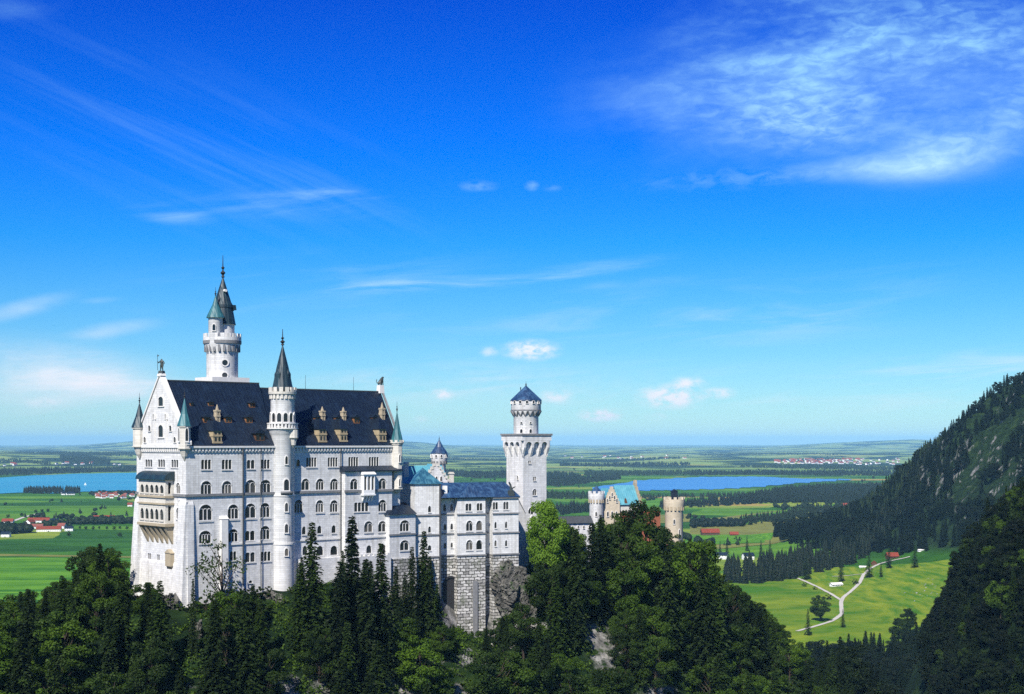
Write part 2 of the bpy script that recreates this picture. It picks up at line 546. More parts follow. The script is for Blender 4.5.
RIDGE = [(-300, 330, 62), (-230, 362, 80), (-160, 390, 99), (-104, 414, 124), (-47, 463, 131), (5, 503, 124), (50, 575, 118), (90, 622, 78), (122, 665, 34), (160, 720, 6)]


def castle_hill(X, Y):
    best = np.zeros(np.shape(X))
    for (x0, y0, z0), (x1, y1, z1) in zip(RIDGE[:-1], RIDGE[1:]):
        dx, dy = x1 - x0, y1 - y0
        t = np.clip(((X - x0) * dx + (Y - y0) * dy) / (dx * dx + dy * dy), 0, 1)
        d = np.hypot(X - x0 - t * dx, Y - y0 - t * dy)
        z = z0 + (z1 - z0) * t
        d = d + 7 * (fbm(X / 22, Y / 22, 5, 3) - 0.5)
        best = np.maximum(best, z * (1 - sstep(13, 150, d)))
    best = best - 17 * np.exp(-(((X + 33) / 13) ** 2 + ((Y - 441) / 12) ** 2))
    best = best - 26 * np.exp(-(((X + 8) / 15) ** 2 + ((Y - 455) / 13) ** 2))
    return best


def spur(X, Y):
    e = np.sqrt(((X - 336) / 150) ** 2 + ((Y - 620) / 330) ** 2)
    e = e + 0.10 * (fbm(X / 40, Y / 40, 31, 4) - 0.5)
    return 134 * (1 - sstep(0.58, 1.04, e)) + 14 * (fbm(X / 30, Y / 30, 41, 3) - 0.5) * (e < 1.0) * sstep(1.05, 0.8, e)


def mountain(X, Y):
    prof = np.interp(X, [250, 420, 520, 600, 655, 700, 780, 850, 1000, 1300, 1900, 2600], [0, 6, 24, 62, 118, 168, 242, 305, 355, 355, 355, 355])
    X = X - 12 - 0.45 * np.maximum(0, Y - 2150)
    near = 2000 - 900 * sstep(480, 800, X)
    m = sstep(near - 260, near + 260, Y) * (1 - sstep(2250, 2800, Y))
    n = fbm(X / 130, Y / 130, 9, 5, 0.55) - 0.5
    return prof * m * (1 + 0.28 * n) + m * sstep(500, 700, X) * 30 * n


def far_relief(X, Y):
    k = sstep(7500, 13000, Y)
    u = fbm(X / 1900, Y / 2300, 3, 4) - 0.42
    r = k * 115 * np.maximum(u, -0.12) * (1 - 0.3 * sstep(20000, 40000, Y))
    # long low hills on the skyline
    az = X / np.maximum(Y, 1)
    px = 512 + F * az
    left = (sstep(230, 60, px)) * sstep(9000, 12000, Y) * sstep(18000, 13000, Y)
    r = r + left * (22 + 50 * (fbm(X / 1500, Y / 3000, 77, 4) - 0.4))
    blue = 230 * sstep(24000, 34000, Y) * sstep(60000, 44000, Y) * (np.exp(-((px - 150) / 60) ** 2) * 0.85 + np.exp(-((px - 400) / 45) ** 2) * 0.8 + 0.62 * np.exp(-((px - 850) / 60) ** 2) + 0.9 * np.exp(-((px - 930) / 60) ** 2) + 0.06)
    return r + blue * (0.8 + 0.4 * (fbm(X / 3000, Y / 5000, 55, 3) - 0.5))


def ground_h(X, Y):
    X = np.asarray(X, float); Y = np.asarray(Y, float)
    h = castle_hill(X, Y)
    h = np.maximum(h, spur(X, Y))
    h = h + mountain(X, Y)
    # the meadow tilts up to the right
    h = h + 16 * sstep(330, 560, X) * sstep(1150, 1400, Y) * (1 - sstep(1700, 2100, Y))
    h = h + 3 * (fbm(X / 90, Y / 90, 61, 3) - 0.5) * sstep(2500, 900, Y)
    return h + far_relief(X, Y)


def gz(x, y):
    return float(ground_h(np.array([x]), np.array([y]))[0])


def at_ground(px, py, zg=0.0):
    """point of the plain seen at a picture position"""
    Y = F * (EZ - zg) / (py - HZ)
    return (px - 512) / F * Y, Y


def hit(px, py, ymin=900.0):
    """point of the land first met by the line of sight through a picture position, beyond ymin"""
    Y = np.concatenate([np.arange(ymin, 6000, 2.0), np.geomspace(6000, 70000, 4000)])
    X = (px - 512) / F * Y
    up = ground_h(X, Y) >= EZ - (py - HZ) / F * Y
    i = int(np.argmax(up)) if up.any() else len(Y) - 1
    return float(X[i]), float(Y[i])


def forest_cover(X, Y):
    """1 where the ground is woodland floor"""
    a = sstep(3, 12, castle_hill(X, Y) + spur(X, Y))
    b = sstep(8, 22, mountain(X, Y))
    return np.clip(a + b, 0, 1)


def build_ground():
    ang = np.concatenate([np.linspace(-62, -24, 50, endpoint=False), np.linspace(-24, 24, 420, endpoint=False), np.linspace(24, 62, 51)])
    dist = np.concatenate([np.geomspace(40, 900, 300, endpoint=False), np.geomspace(900, 6000, 170, endpoint=False), np.geomspace(6000, 75000, 150)])
    A, D = np.meshgrid(np.radians(ang), dist)
    Y = D * np.cos(A); X = D * np.sin(A)
    Z = ground_h(X, Y)
    n0, n1 = A.shape
    idx = np.arange(n0 * n1).reshape(n0, n1)
    faces = np.stack([idx[:-1, :-1], idx[:-1, 1:], idx[1:, 1:], idx[1:, :-1]], -1).reshape(-1, 4)
    m, g = new_mat('land')
    pos = g.n('ShaderNodeNewGeometry').outputs['Position']
    nor = g.n('ShaderNodeNewGeometry').outputs['True Normal']
    # patchwork of meadows and cropland
    warp = g.n('ShaderNodeVectorMath', {0: pos, 1: g.n('ShaderNodeVectorMath', {0: g.noise(pos, 0.0012, 3, out=1), 3: 260.0}, operation='SCALE').outputs[0]}, operation='ADD').outputs[0]
    vor = g.n('ShaderNodeTexVoronoi', {'Vector': g.mapping(warp, rot=(0, 0, R(12)), scale=(0.0022, 0.0042, 0.0)), 'Scale': 1.0, 'Randomness': 0.9})
    cell = g.n('ShaderNodeSeparateColor', {0: vor.outputs['Color']}).outputs[0]
    fields = g.ramp(cell, [(0.0, (0.020, 0.080, 0.005)), (0.3, (0.038, 0.130, 0.008)), (0.5, (0.075, 0.185, 0.012)), (0.68, (0.16, 0.23, 0.028)), (0.82, (0.026, 0.10, 0.008)), (0.93, (0.26, 0.21, 0.06))], 'CONSTANT')
    sep = g.n('ShaderNodeSeparateXYZ', {0: pos})
    strip = g.noise(g.mapping(pos, rot=(0, 0, R(6)), scale=(0.0016, 0.02, 0)), 1.0, 7, 0.7)
    fields = g.mix(1.0, fields, g.ramp(strip, [(0.3, (0.5, 0.6, 0.5)), (0.5, (1.0, 1.0, 1.0)), (0.68, (1.7, 1.4, 1.1))]), 'MULTIPLY')
    mott = g.noise(pos, 0.02, 6, 0.65)
    fields = g.mix(1.0, fields, g.ramp(mott, [(0.3, (0.72, 0.78, 0.7)), (0.7, (1.2, 1.12, 1.0))]), 'MULTIPLY')
    # far woods: land cover too fine to build tree by tree
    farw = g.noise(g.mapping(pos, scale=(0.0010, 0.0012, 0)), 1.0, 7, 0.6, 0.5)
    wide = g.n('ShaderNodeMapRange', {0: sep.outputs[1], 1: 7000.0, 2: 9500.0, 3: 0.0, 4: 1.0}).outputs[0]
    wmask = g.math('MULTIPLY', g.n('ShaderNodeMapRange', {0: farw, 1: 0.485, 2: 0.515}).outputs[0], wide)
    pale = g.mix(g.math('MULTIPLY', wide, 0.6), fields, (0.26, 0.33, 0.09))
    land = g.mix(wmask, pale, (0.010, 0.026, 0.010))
    # woodland floor and rock
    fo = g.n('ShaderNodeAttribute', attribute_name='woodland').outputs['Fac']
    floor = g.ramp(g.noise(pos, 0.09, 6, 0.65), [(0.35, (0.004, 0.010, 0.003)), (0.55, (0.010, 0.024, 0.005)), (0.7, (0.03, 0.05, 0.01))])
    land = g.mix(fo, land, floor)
    steep = g.n('ShaderNodeSeparateXYZ', {0: nor}).outputs[2]
    rk = g.noise(pos, 0.035, 8, 0.7, 0.4)
    rock = g.ramp(g.noise(g.mapping(pos, scale=(1, 1, 0.5)), 0.25, 8, 0.7), [(0.38, (0.05, 0.05, 0.045)), (0.5, (0.14, 0.135, 0.125)), (0.68, (0.34, 0.325, 0.30))])
    rmask = g.n('ShaderNodeMapRange', {0: g.math('SUBTRACT', g.math('MULTIPLY', rk, 1.3), steep), 1: 0.05, 2: 0.13}).outputs[0]
    rk_a = g.n('ShaderNodeAttribute', attribute_name='rocky').outputs['Fac']
    bare = g.math('MULTIPLY', g.math('SUBTRACT', rk_a, 1.0, True), g.n('ShaderNodeMapRange', {0: g.noise(pos, 0.3, 6, 0.7), 1: 0.40, 2: 0.52}).outputs[0])
    land = g.mix(g.math('MAXIMUM', g.math('MULTIPLY', g.math('MULTIPLY', rmask, fo), g.math('MINIMUM', rk_a, 1.0)), bare), land, rock)
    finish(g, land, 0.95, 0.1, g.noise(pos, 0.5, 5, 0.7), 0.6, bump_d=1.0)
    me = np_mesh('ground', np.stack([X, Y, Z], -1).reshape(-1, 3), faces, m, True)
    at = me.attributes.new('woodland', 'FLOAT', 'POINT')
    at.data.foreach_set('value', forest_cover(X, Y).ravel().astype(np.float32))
    # bare rock: everywhere steep on the castle hill and the mountain, on the spur only in a broken streak
    pxx = 512 + F * X / Y; pyy = HZ + F * (EZ - Z) / Y
    st = np.exp(-((pxx - 956 - 6 * np.sin(pyy / 17)) / 7.5) ** 2) * sstep(565, 580, pyy) * sstep(690, 640, pyy) + 0.8 * np.exp(-(((pxx - 990) / 9) ** 2 + ((pyy - 545) / 10) ** 2))
    rocky = np.where(spur(X, Y) > 2, np.clip(st * 1.4, 0, 1), 1.0)
    for (cx, cy, cr, dz) in ((603, 648, 7.5, 0), (655, 684, 6.0, 0), (606, 662, 5.0, 0), (234, 642, 4.0, 0), (320, 676, 4.0, 0)):
        hx, hy = hit(cx, cy, 300)
        dd = np.hypot((X - hx) * 1.2, (Y - hy) * 0.8) + 4.5 * (fbm(X / 4, Y / 4 + Z / 5, 123, 3) - 0.5)
        rocky = rocky + 1.1 * np.exp(-(dd / cr) ** 4)
    at = me.attributes.new('rocky', 'FLOAT', 'POINT')
    at.data.foreach_set('value', rocky.ravel().astype(np.float32))
    tag(link('ground', me), kind='structure')


build_ground()


# ------------------------------------------------------------------ lakes, paths
def sheet(name, pts, z, mat):
    """flat sheet from a list of picture positions on the plain, cut into quads between a far and a near bank"""
    far, near = pts
    n = 60
    xs = np.linspace(far[0][0], far[-1][0], n)
    fy = np.interp(xs, [p[0] for p in far], [p[1] for p in far])
    ny = np.interp(xs, [p[0] for p in near], [p[1] for p in near])
    v = []
    for i in range(n):
        for py in (fy[i], ny[i]):
            X, Y = at_ground(xs[i], py)
            v.append((X, Y + 40 * math.sin(i * 2.3 + py) + 25 * math.sin(i * 5.1), z))
    f = [(2 * i, 2 * i + 1, 2 * i + 3, 2 * i + 2) for i in range(n - 1)]
    return tag(link(name, np_mesh(name, v, f, mat)), kind='structure')


def water_mat(name, c, rough):
    m, g = new_mat(name)
    pos = g.n('ShaderNodeNewGeometry').outputs['Position']
    nz = g.noise(g.mapping(pos, scale=(0.02, 0.02, 0)), 1.0, 5, 0.6)
    col = g.mix(1.0, (*c, 1), g.ramp(g.noise(g.mapping(pos, scale=(0.0006, 0.003, 0)), 1.0, 4), [(0.3, (0.8, 0.85, 0.9)), (0.7, (1.15, 1.1, 1.05))]), 'MULTIPLY')
    finish(g, col, rough, 0.35, nz, 0.5, bump_d=2.0)
    return m


sheet('lake', ([(-420, 478.5), (-60, 478.5), (0, 478), (30, 475.8), (75, 474), (135, 472.8), (230, 472.4), (300, 473)],
               [(-420, 500), (0, 494.2), (25, 492.6), (60, 493.4), (90, 492.0), (105, 490.8), (135, 491.6), (230, 496), (300, 486)]), 1.5,
      water_mat('turquoise lake water', (0.018, 0.24, 0.32), 0.3))
sheet('lake', ([(592, 487.5), (612, 485), (640, 480.5), (680, 478.2), (700, 477.2), (760, 476.8), (800, 478.8), (850, 479.4)],
               [(592, 489), (612, 490.6), (640, 491), (680, 490.2), (720, 489.4), (760, 487), (800, 483.2), (850, 480.2)]), 1.5,
      water_mat('blue lake water', (0.05, 0.20, 0.42), 0.35))


def ribbon(name, pts, width, mat, lift=0.25, step=6.0):
    P = [Vector((*hit(*p), 0)) for p in pts]
    L = [P[0]]
    for a, b in zip(P[:-1], P[1:]):
        k = max(1, int((b - a).length / step))
        L += [a.lerp(b, (i + 1) / k) for i in range(k)]
    # soften the corners
    for _ in range(4):
        L = [L[0]] + [(L[i - 1] + L[i] * 2 + L[i + 1]) / 4 for i in range(1, len(L) - 1)] + [L[-1]]
    v = []
    for i, p in enumerate(L):
        d = (L[min(i + 1, len(L) - 1)] - L[max(i - 1, 0)]).normalized()
        s = Vector((-d.y, d.x, 0)) * width / 2 * (0.9 + 0.2 * random.random())
        for q in (p - s, p + s):
            v.append((q.x, q.y, gz(q.x, q.y) + lift))
    f = [(2 * i, 2 * i + 1, 2 * i + 3, 2 * i + 2) for i in range(len(L) - 1)]
    return tag(link(name, np_mesh(name, v, f, mat)), kind='structure')


M['gravel'] = plain_mat('pale gravel', (0.46, 0.43, 0.38), 0.9, 0.1, 0.2, 0.2)
M['grass_strip'] = plain_mat('pale mown hay', (0.24, 0.20, 0.06), 0.9, 0.1, 0.3, 0.02)


def field_mat(name, c, c2, rot=4.0, size=(500.0, 22.0)):
    m, g = new_mat(name)
    pos = g.n('ShaderNodeNewGeometry').outputs['Position']
    st = g.noise(g.mapping(pos, rot=(0, 0, R(rot)), scale=(*size, 1), kind='TEXTURE'), 1.0, 4, 0.65)
    col = g.ramp(st, [(0.36, c), (0.5, tuple((a + b) / 2 for a, b in zip(c, c2))), (0.64, c2)])
    col = g.mix(1.0, col, g.ramp(g.noise(pos, 0.03, 6, 0.65), [(0.3, (0.72, 0.78, 0.7)), (0.7, (1.15, 1.12, 1.0))]), 'MULTIPLY')
    finish(g, col, 0.95, 0.1, g.noise(pos, 0.35, 5, 0.7), 0.8, bump_d=0.6)
    return m


M['meadow'] = field_mat('bright meadow grass', (0.045, 0.135, 0.005), (0.19, 0.235, 0.016), 20.0, (120.0, 60.0))
M['hay_green'] = field_mat('fresh mown grass', (0.030, 0.125, 0.005), (0.12, 0.27, 0.014))


M['dry_field'] = plain_mat('ripe yellow field', (0.17, 0.175, 0.035), 0.9, 0.1, 0.45, 0.02)


def field(pts, mat, lift=0.3, n=(24, 12)):
    """a field draped on the ground: four picture corners (far left, far right, near right, near left)"""
    c = [Vector((*hit(*p), 0)) for p in pts]
    v = []
    for j in range(n[1] + 1):
        a = c[0].lerp(c[3], j / n[1]); b = c[1].lerp(c[2], j / n[1])
        for i in range(n[0] + 1):
            p = a.lerp(b, i / n[0])
            v.append((p.x, p.y, gz(p.x, p.y) + lift))
    f = [(j * (n[0] + 1) + i, j * (n[0] + 1) + i + 1, (j + 1) * (n[0] + 1) + i + 1, (j + 1) * (n[0] + 1) + i) for j in range(n[1]) for i in range(n[0])]
    return tag(link('field', np_mesh('field', v, f, mat, True)), kind='structure')


field([(700, 566), (1000, 533), (1040, 640), (690, 640)], M['meadow'], 0.5, (60, 50))
field([(690, 521), (850, 503), (790, 540), (690, 552)], M['dry_field'], 0.6)
field([(740, 517), (842, 503), (826, 509), (735, 527)], M['hay_green'], 0.9)
field([(-60, 553), (135, 556.5), (135, 558), (-60, 555.5)], M['dry_field'], 0.3)
field([(-60, 556.5), (135, 559.5), (135, 600), (-80, 600)], M['hay_green'], 0.3)
field([(685, 535), (775, 533), (770, 543), (685, 546)], M['hay_green'], 1.1)
field([(600, 517), (690, 514), (690, 522), (600, 526)], M['dry_field'], 0.5)
field([(590, 500), (720, 497), (700, 505), (590, 510)], M['hay_green'], 0.5)

ribbon('path', [(797, 632), (812, 628), (832, 622), (842, 615), (841, 603), (843, 598), (852, 591), (860, 583), (864, 574)], 4.2, M['gravel'], 0.8)
ribbon('path', [(841, 601), (830, 594), (812, 585), (797, 578.5)], 3.6, M['gravel'], 0.9)
ribbon('path', [(864, 575), (870, 569), (880, 564), (897, 559.5), (910, 557)], 4.4, M['gravel'], 0.7)
ribbon('path', [(862, 574.5), (848, 576.5), (832, 577)], 3.0, M['gravel'], 0.85)
ribbon('road', [(14, 521), (22, 518), (34, 514.5), (42, 513)], 9.0, M['gravel'], 0.6, 15)

# ------------------------------------------------------------------ air
def build_haze():
    b = MB().box(-76000, 76000, -300, 76000, -3.0, 440)
    m, g = new_mat('haze air')
    v = g.n('ShaderNodeVolumePrincipled', {'Color': (0.32, 0.69, 0.96, 1), 'Density': 2.4e-5, 'Anisotropy': -0.2})
    g.n('ShaderNodeOutputMaterial', {'Volume': v.outputs[0]})
    h = b.build('haze', m)
    tag(h, kind='stuff')


build_haze()


# ------------------------------------------------------------------ castle: walls and windows
class Face:
    """a facade: converts picture positions measured on the photograph to metres along it"""
    def __init__(s, ox, oy, th, zb):
        s.ox, s.oy, s.th, s.zb = ox, oy, R(th), zb
        s.c, s.s = math.cos(s.th), math.sin(s.th)

    def u(s, px, v=0.0):
        m = (px - 512) / F
        return (m * (s.oy + v * s.c) - s.ox + v * s.s) / (s.c - m * s.s)

    def v(s, px, u=0.0):
        m = (px - 512) / F
        return (s.ox + u * s.c - m * (s.oy + u * s.s)) / (s.s + m * s.c)

    def Y(s, u, v=0.0):
        return s.oy + u * s.s + v * s.c

    def z(s, py, u=0.0, v=0.0):
        return EZ - (py - HZ) / F * s.Y(u, v) - s.zb

    def world(s, u, v=0.0):
        return (s.ox + u * s.c - v * s.s, s.oy + u * s.s + v * s.c)


def wall_sheet(mb, u0, u1, z0, z1, holes, put, depth=0.9):
    """a wall with real openings: holes (u0, u1, z0, z1); put(u, z, d) gives the point d metres inside the face"""
    us = sorted({u0, u1, *[h[0] for h in holes], *[h[1] for h in holes]})
    zs = sorted({z0, z1, *[h[2] for h in holes], *[h[3] for h in holes]})
    us = [u for u in us if u0 <= u <= u1]
    zs = [z for z in zs if z0 <= z <= z1]
    for a, b in zip(us[:-1], us[1:]):
        for c, d in zip(zs[:-1], zs[1:]):
            mu, mz = (a + b) / 2, (c + d) / 2
            if any(h[0] < mu < h[1] and h[2] < mz < h[3] for h in holes):
                continue
            mb.poly([put(a, c, 0), put(b, c, 0), put(b, d, 0), put(a, d, 0)])
    for (a, b, c, d) in holes:
        for (p, q) in (((a, c), (b, c)), ((b, c), (b, d)), ((b, d), (a, d)), ((a, d), (a, c))):
            mb.poly([put(*p, 0), put(*q, 0), put(*q, depth), put(*p, depth)])


def arch_pts(x0, x1, z0, zs, rise, n=7):
    """outline of an arched opening, from its lower left up over the top to its lower right"""
    c = (x0 + x1) / 2; r = (x1 - x0) / 2
    pts = [(x0, z0)]
    for k in range(n + 1):
        t = math.pi - math.pi * k / n
        pts.append((c + r * math.cos(t), zs + rise * math.sin(t)))
    pts.append((x1, z0))
    return pts


def pierced_plate(mb, w, h, openings, y0, y1, x_off=0.0):
    """plate w x h (bottom centre at the origin) with arched openings side by side: (x0, x1, z0, spring, rise)"""
    xs = -w / 2
    for (x0, x1, z0, zs, rise) in sorted(openings):
        mb.poly([(xs, y0, 0), (x0, y0, 0), (x0, y0, h), (xs, y0, h)])
        if z0 > 0.001:
            mb.poly([(x0, y0, 0), (x1, y0, 0), (x1, y0, z0), (x0, y0, z0)])
        ap = arch_pts(x0, x1, z0, zs, rise)
        top = ap[1:-1]
        for p, q in zip(top[:-1], top[1:]):
            mb.poly([(p[0], y0, p[1]), (q[0], y0, q[1]), (q[0], y0, h), (p[0], y0, h)])
        for p, q in zip(ap, ap[1:] + ap[:1]):
            mb.poly([(p[0], y0, p[1]), (q[0], y0, q[1]), (q[0], y1, q[1]), (p[0], y1, p[1])])
        xs = x1
    mb.poly([(xs, y0, 0), (w / 2, y0, 0), (w / 2, y0, h), (xs, y0, h)])


def arch_band(mb, x0, x1, zs, rise, t, y0, y1, legs=0.0, n=9):
    """a projecting archivolt (and legs) round an opening"""
    c = (x0 + x1) / 2; r = (x1 - x0) / 2
    inn, out = [], []
    if legs:
        inn.append((x0, zs - legs)); out.append((x0 - t, zs - legs))
    for k in range(n + 1):
        a = math.pi - math.pi * k / n
        inn.append((c + r * math.cos(a), zs + rise * math.sin(a)))
        out.append((c + (r + t) * math.cos(a), zs + (rise + t) * math.sin(a)))
    if legs:
        inn.append((x1, zs - legs)); out.append((x1 + t, zs - legs))
    for i in range(len(inn) - 1):
        a, b, c_, d = inn[i], inn[i + 1], out[i + 1], out[i]
        mb.poly([(a[0], y0, a[1]), (b[0], y0, b[1]), (c_[0], y0, c_[1]), (d[0], y0, d[1])])
        mb.poly([(d[0], y0, d[1]), (c_[0], y0, c_[1]), (c_[0], y1, c_[1]), (d[0], y1, d[1])])
        mb.poly([(a[0], y1, a[1]), (b[0], y1, b[1]), (b[0], y0, b[1]), (a[0], y0, a[1])])
    for e in (0, -1):
        a, d = inn[e], out[e]
        mb.poly([(a[0], y0, a[1]), (d[0], y0, d[1]), (d[0], y1, d[1]), (a[0], y1, a[1])])


WIN = {}


def window_kind(kind, wall):
    """unit window meshes, 1 x 1, scaled by their objects: stone infill with arched lights, and its dark panes behind"""
    key = (kind, wall)
    if key in WIN:
        return WIN[key]
    mb = MB(); pn = MB()
    if kind.startswith('arch'):
        n = int(kind[4:])
        # a large blind arch holding n small lights
        pierced_plate(mb, 1, 1, [(-0.46, 0.46, 0.05, 0.62, 0.34)], 0.0, 0.35)
        cw = 0.84 / n
        ops = [(-0.42 + cw * k + cw * 0.08, -0.42 + cw * (k + 1) - cw * 0.08, 0.06, 0.56, cw * 0.40) for k in range(n)]
        for (x0, x1, z0, zs, rise) in ops:
            arch_band(mb, x0, x1, zs + 0.02, rise, 0.03, 0.16, 0.30)
        for k in range(1, n):
            xc = -0.42 + cw * k
            mb.box(xc - 0.022, xc + 0.022, 0.16, 0.29, 0.051, 0.60)
        arch_band(mb, -0.44, 0.44, 0.60, 0.34, 0.05, -0.08, 0.02)
    else:
        n = int(kind[5:])
        cw = 0.96 / n
        g_ = 0.045 if n > 1 else 0.04
        ops = [(-0.48 + cw * k + cw * g_, -0.48 + cw * (k + 1) - cw * g_, 0.05, 0.98 - cw * 0.62, cw * 0.42) for k in range(n)]
        pierced_plate(mb, 1, 1, ops, 0.0, 0.3)
    mb.box(-0.53, 0.53, -0.22, 0.02, -0.07, 0.0)
    y = 0.33 if kind.startswith('arch') else 0.28
    pn.poly([(-0.5, y, 0), (0.5, y, 0), (0.5, y, 1), (-0.5, y, 1)])
    WIN[key] = (mb.mesh('window', M[wall]), pn.mesh('pane', M['pane']))
    return WIN[key]


def put_window(parent, kind, w, h, loc, rz=0.0, wall='stone', name='window'):
    a, b = window_kind(kind, wall)
    o = link(name, a, parent, loc, (0, 0, rz), (w, 1, h))
    link('pane', b, o)
    return o


def slit_window(parent, w, h, loc, rz, wall='trim'):
    """window for curved walls: a deep stone frame stands out of the wall round the pane"""
    key = ('slit', wall)
    if key not in WIN:
        mb = MB(); pn = MB()
        arch_band(mb, -0.42, 0.42, 0.62, 0.30, 0.12, -0.22, 0.45, 0.62)
        mb.box(-0.58, 0.58, -0.3, 0.45, -0.1, 0.0)
        pn.poly([(p[0], -0.03, p[1]) for p in arch_pts(-0.43, 0.43, 0.0, 0.62, 0.31)])
        WIN[key] = (mb.mesh('window', M[wall]), pn.mesh('pane', M['pane']))
    a, b = WIN[key]
    o = link('window', a, parent, loc, (0, 0, rz), (w, 1, h))
    link('pane', b, o)
    return o


def round_window(parent, r, loc, rz):
    key = 'round'
    if key not in WIN:
        mb = MB(); pn = MB()
        mb.lathe([(0.72, 0.45), (0.72, -0.2), (1.0, -0.2), (1.0, 0.45)], 16)
        mb.v = [(x, z, y) for (x, y, z) in mb.v]
        pn.poly([(0.74 * math.cos(2 * math.pi * k / 16), -0.03, 0.74 * math.sin(2 * math.pi * k / 16)) for k in range(16)])
        WIN[key] = (mb.mesh('window', M['trim']), pn.mesh('pane', M['pane']))
    a, b = WIN[key]
    o = link('window', a, parent, loc, (0, 0, rz), (r, 1, r))
    link('pane', b, o)
    return o


def on_round(r, phi):
    """position and turn of a window on a round wall; phi is the outward direction (local, radians)"""
    return (r * math.cos(phi), r * math.sin(phi)), phi + math.pi / 2


def finial(mb, x, y, z, h, r=0.5):
    mb.lathe([(0.0, z - 0.2), (r * 0.7, z), (r * 0.35, z + h * 0.10), (r, z + h * 0.2), (r * 0.3, z + h * 0.3), (r * 0.25, z + h * 0.36), (r * 0.7, z + h * 0.43), (r * 0.2, z + h * 0.5), (r * 0.1, z + h)], 8, (x, y))


def corbel_row(mb, u0, u1, step, z0, z1, y0, y1, frac=0.5):
    n = max(1, int((u1 - u0) / step))
    for k in range(n):
        a = u0 + (u1 - u0) * (k + 0.5 - frac / 2) / n
        b = u0 + (u1 - u0) * (k + 0.5 + frac / 2) / n
        mb.box(a, b, y0, y1, z0, z1)


# ------------------------------------------------------------------ the great palace
PB = 112.0
fp = Face(-93.14, 400.0, 42.0, PB)
PW = 30.0                                   # depth of the building
UE = fp.u(400)                              # its east end
UT = fp.u(282.5)                            # stair tower
palace = thing('palace_building', 'long white castle palace with steep dark slate roof and gable facing the plain', 'castle', (fp.ox, fp.oy, PB), fp.th)
ZE = fp.z(446)                              # eaves


def south(u, z, d):
    return (u, d, z)


def west(v, z, d):
    return (d, v, z)


def win_s(face, v, px, ptop, pbot, w, kind, holes, todo, name='window', wall='stone'):
    u = face.u(px, v)
    k = F / face.Y(u, v) * (face.c - (px - 512) / F * face.s)
    wm = w / k
    z0, z1 = face.z(pbot, u, v), face.z(ptop, u, v)
    if z1 - z0 < 0.3:
        return
    holes.append((u - wm / 2, u + wm / 2, z0, z1))
    todo.append((kind, wm, z1 - z0, (u, v, z0), name, wall))


BAYU0, BAYU1, BAYV = fp.u(341), fp.u(392, -2.2), -2.2
main, bay = [], []
todo = []
S_WIN = [  # centre x, top, bottom, width in the photograph, kind
    (206.2, 458.6, 469.8, 10.5, 'plain3'), (226.8, 458.6, 469.8, 10.5, 'plain3'), (250.8, 458.6, 469.2, 8.5, 'plain2'), (265.4, 458.6, 469.2, 9.5, 'plain3'),
    (206.2, 480.2, 494.8, 11.5, 'arch3'), (226.8, 480.2, 494.8, 10.5, 'arch3'), (250.4, 479, 494.0, 11.5, 'arch2'), (265.4, 479, 493.6, 11.5, 'arch3'),
    (205.6, 503.6, 521, 14, 'arch3'), (233.2, 503.6, 519.5, 11.5, 'arch3'), (250.4, 502.6, 518.6, 11.5, 'arch2'), (265, 502, 518, 10.5, 'arch3'),
    (205.2, 530, 543.8, 13, 'arch4'), (233.2, 528.2, 542.4, 10.5, 'arch3'), (250, 529.4, 541, 10.5, 'plain2'), (265, 525, 540, 10.5, 'arch3'),
    (233.2, 550, 561, 7, 'plain2'), (250.2, 551, 562.6, 10.5, 'plain2'), (265.6, 550.6, 561.6, 11, 'plain3'), (250.6, 579.6, 583.4, 4, 'plain1'),
    (311.4, 456.6, 467.4, 11, 'plain4'), (332.8, 456.6, 467.2, 10.5, 'plain4'), (298.2, 457, 467, 4, 'plain1'),
    (305.4, 478, 490.6, 8.5, 'arch2'), (320, 478, 490.4, 8.5, 'arch3'), (334.2, 478, 490.4, 8.5, 'arch3'),
    (298.5, 499, 513.4, 9.5, 'arch3'), (319.7, 499.4, 512.8, 8.5, 'arch3'), (334, 499.4, 512.6, 8.5, 'arch3'),
    (304, 524, 535, 4.6, 'plain1'), (319.5, 523.4, 534, 5, 'plain1'), (333.8, 523, 533.4, 5, 'plain1'),
    (305, 543, 555.6, 5.5, 'plain1'), (320, 543, 556, 7.5, 'plain1'), (334, 543, 555.6, 8, 'plain1')]
for w in S_WIN:
    win_s(fp, 0.0, *w, main, todo)
B_WIN = [(353.4, 456.2, 467, 10.5, 'plain4'), (373.9, 456.2, 466.6, 10.5, 'plain4')]
for w in B_WIN:
    win_s(fp, 0.0, *w, main, todo)
for w in [(354, 478, 490, 8.0, 'arch2'), (382.4, 477.6, 489.6, 8.0, 'arch2'), (361.4, 501.6, 512, 15, 'plain4'), (382.4, 499, 512, 8.5, 'arch3'),
          (368.4, 520.6, 532.6, 9, 'arch2'), (382.2, 520.4, 532.2, 8.5, 'arch2'), (354.4, 521.6, 532.6, 7, 'arch2'), (369, 543, 553.6, 6, 'plain1'), (383.2, 542.4, 553.4, 8, 'plain1'), (354, 543, 553.6, 6, 'plain1')]:
    win_s(fp, BAYV, *w, bay, todo)
ZBAY = fp.z(471, BAYU0)
ZBASE = 3.0
mb = MB()
wall_sheet(mb, 0, UE, ZBASE, ZE, main, south)
# the west face: windows under the eaves, the loggia doors and the lower storey
wholes, wtodo = [], []


def win_w(px, ptop, pbot, w, kind, wall='stone'):
    v = fp.v(px)
    k = F / fp.Y(0, v) * (fp.s + (px - 512) / F * fp.c)
    wm = w / k
    z0, z1 = fp.z(pbot, 0, v), fp.z(ptop, 0, v)
    wholes.append((v - wm / 2, v + wm / 2, z0, z1))
    wtodo.append((kind, wm, z1 - z0, (0, v, z0), wall))


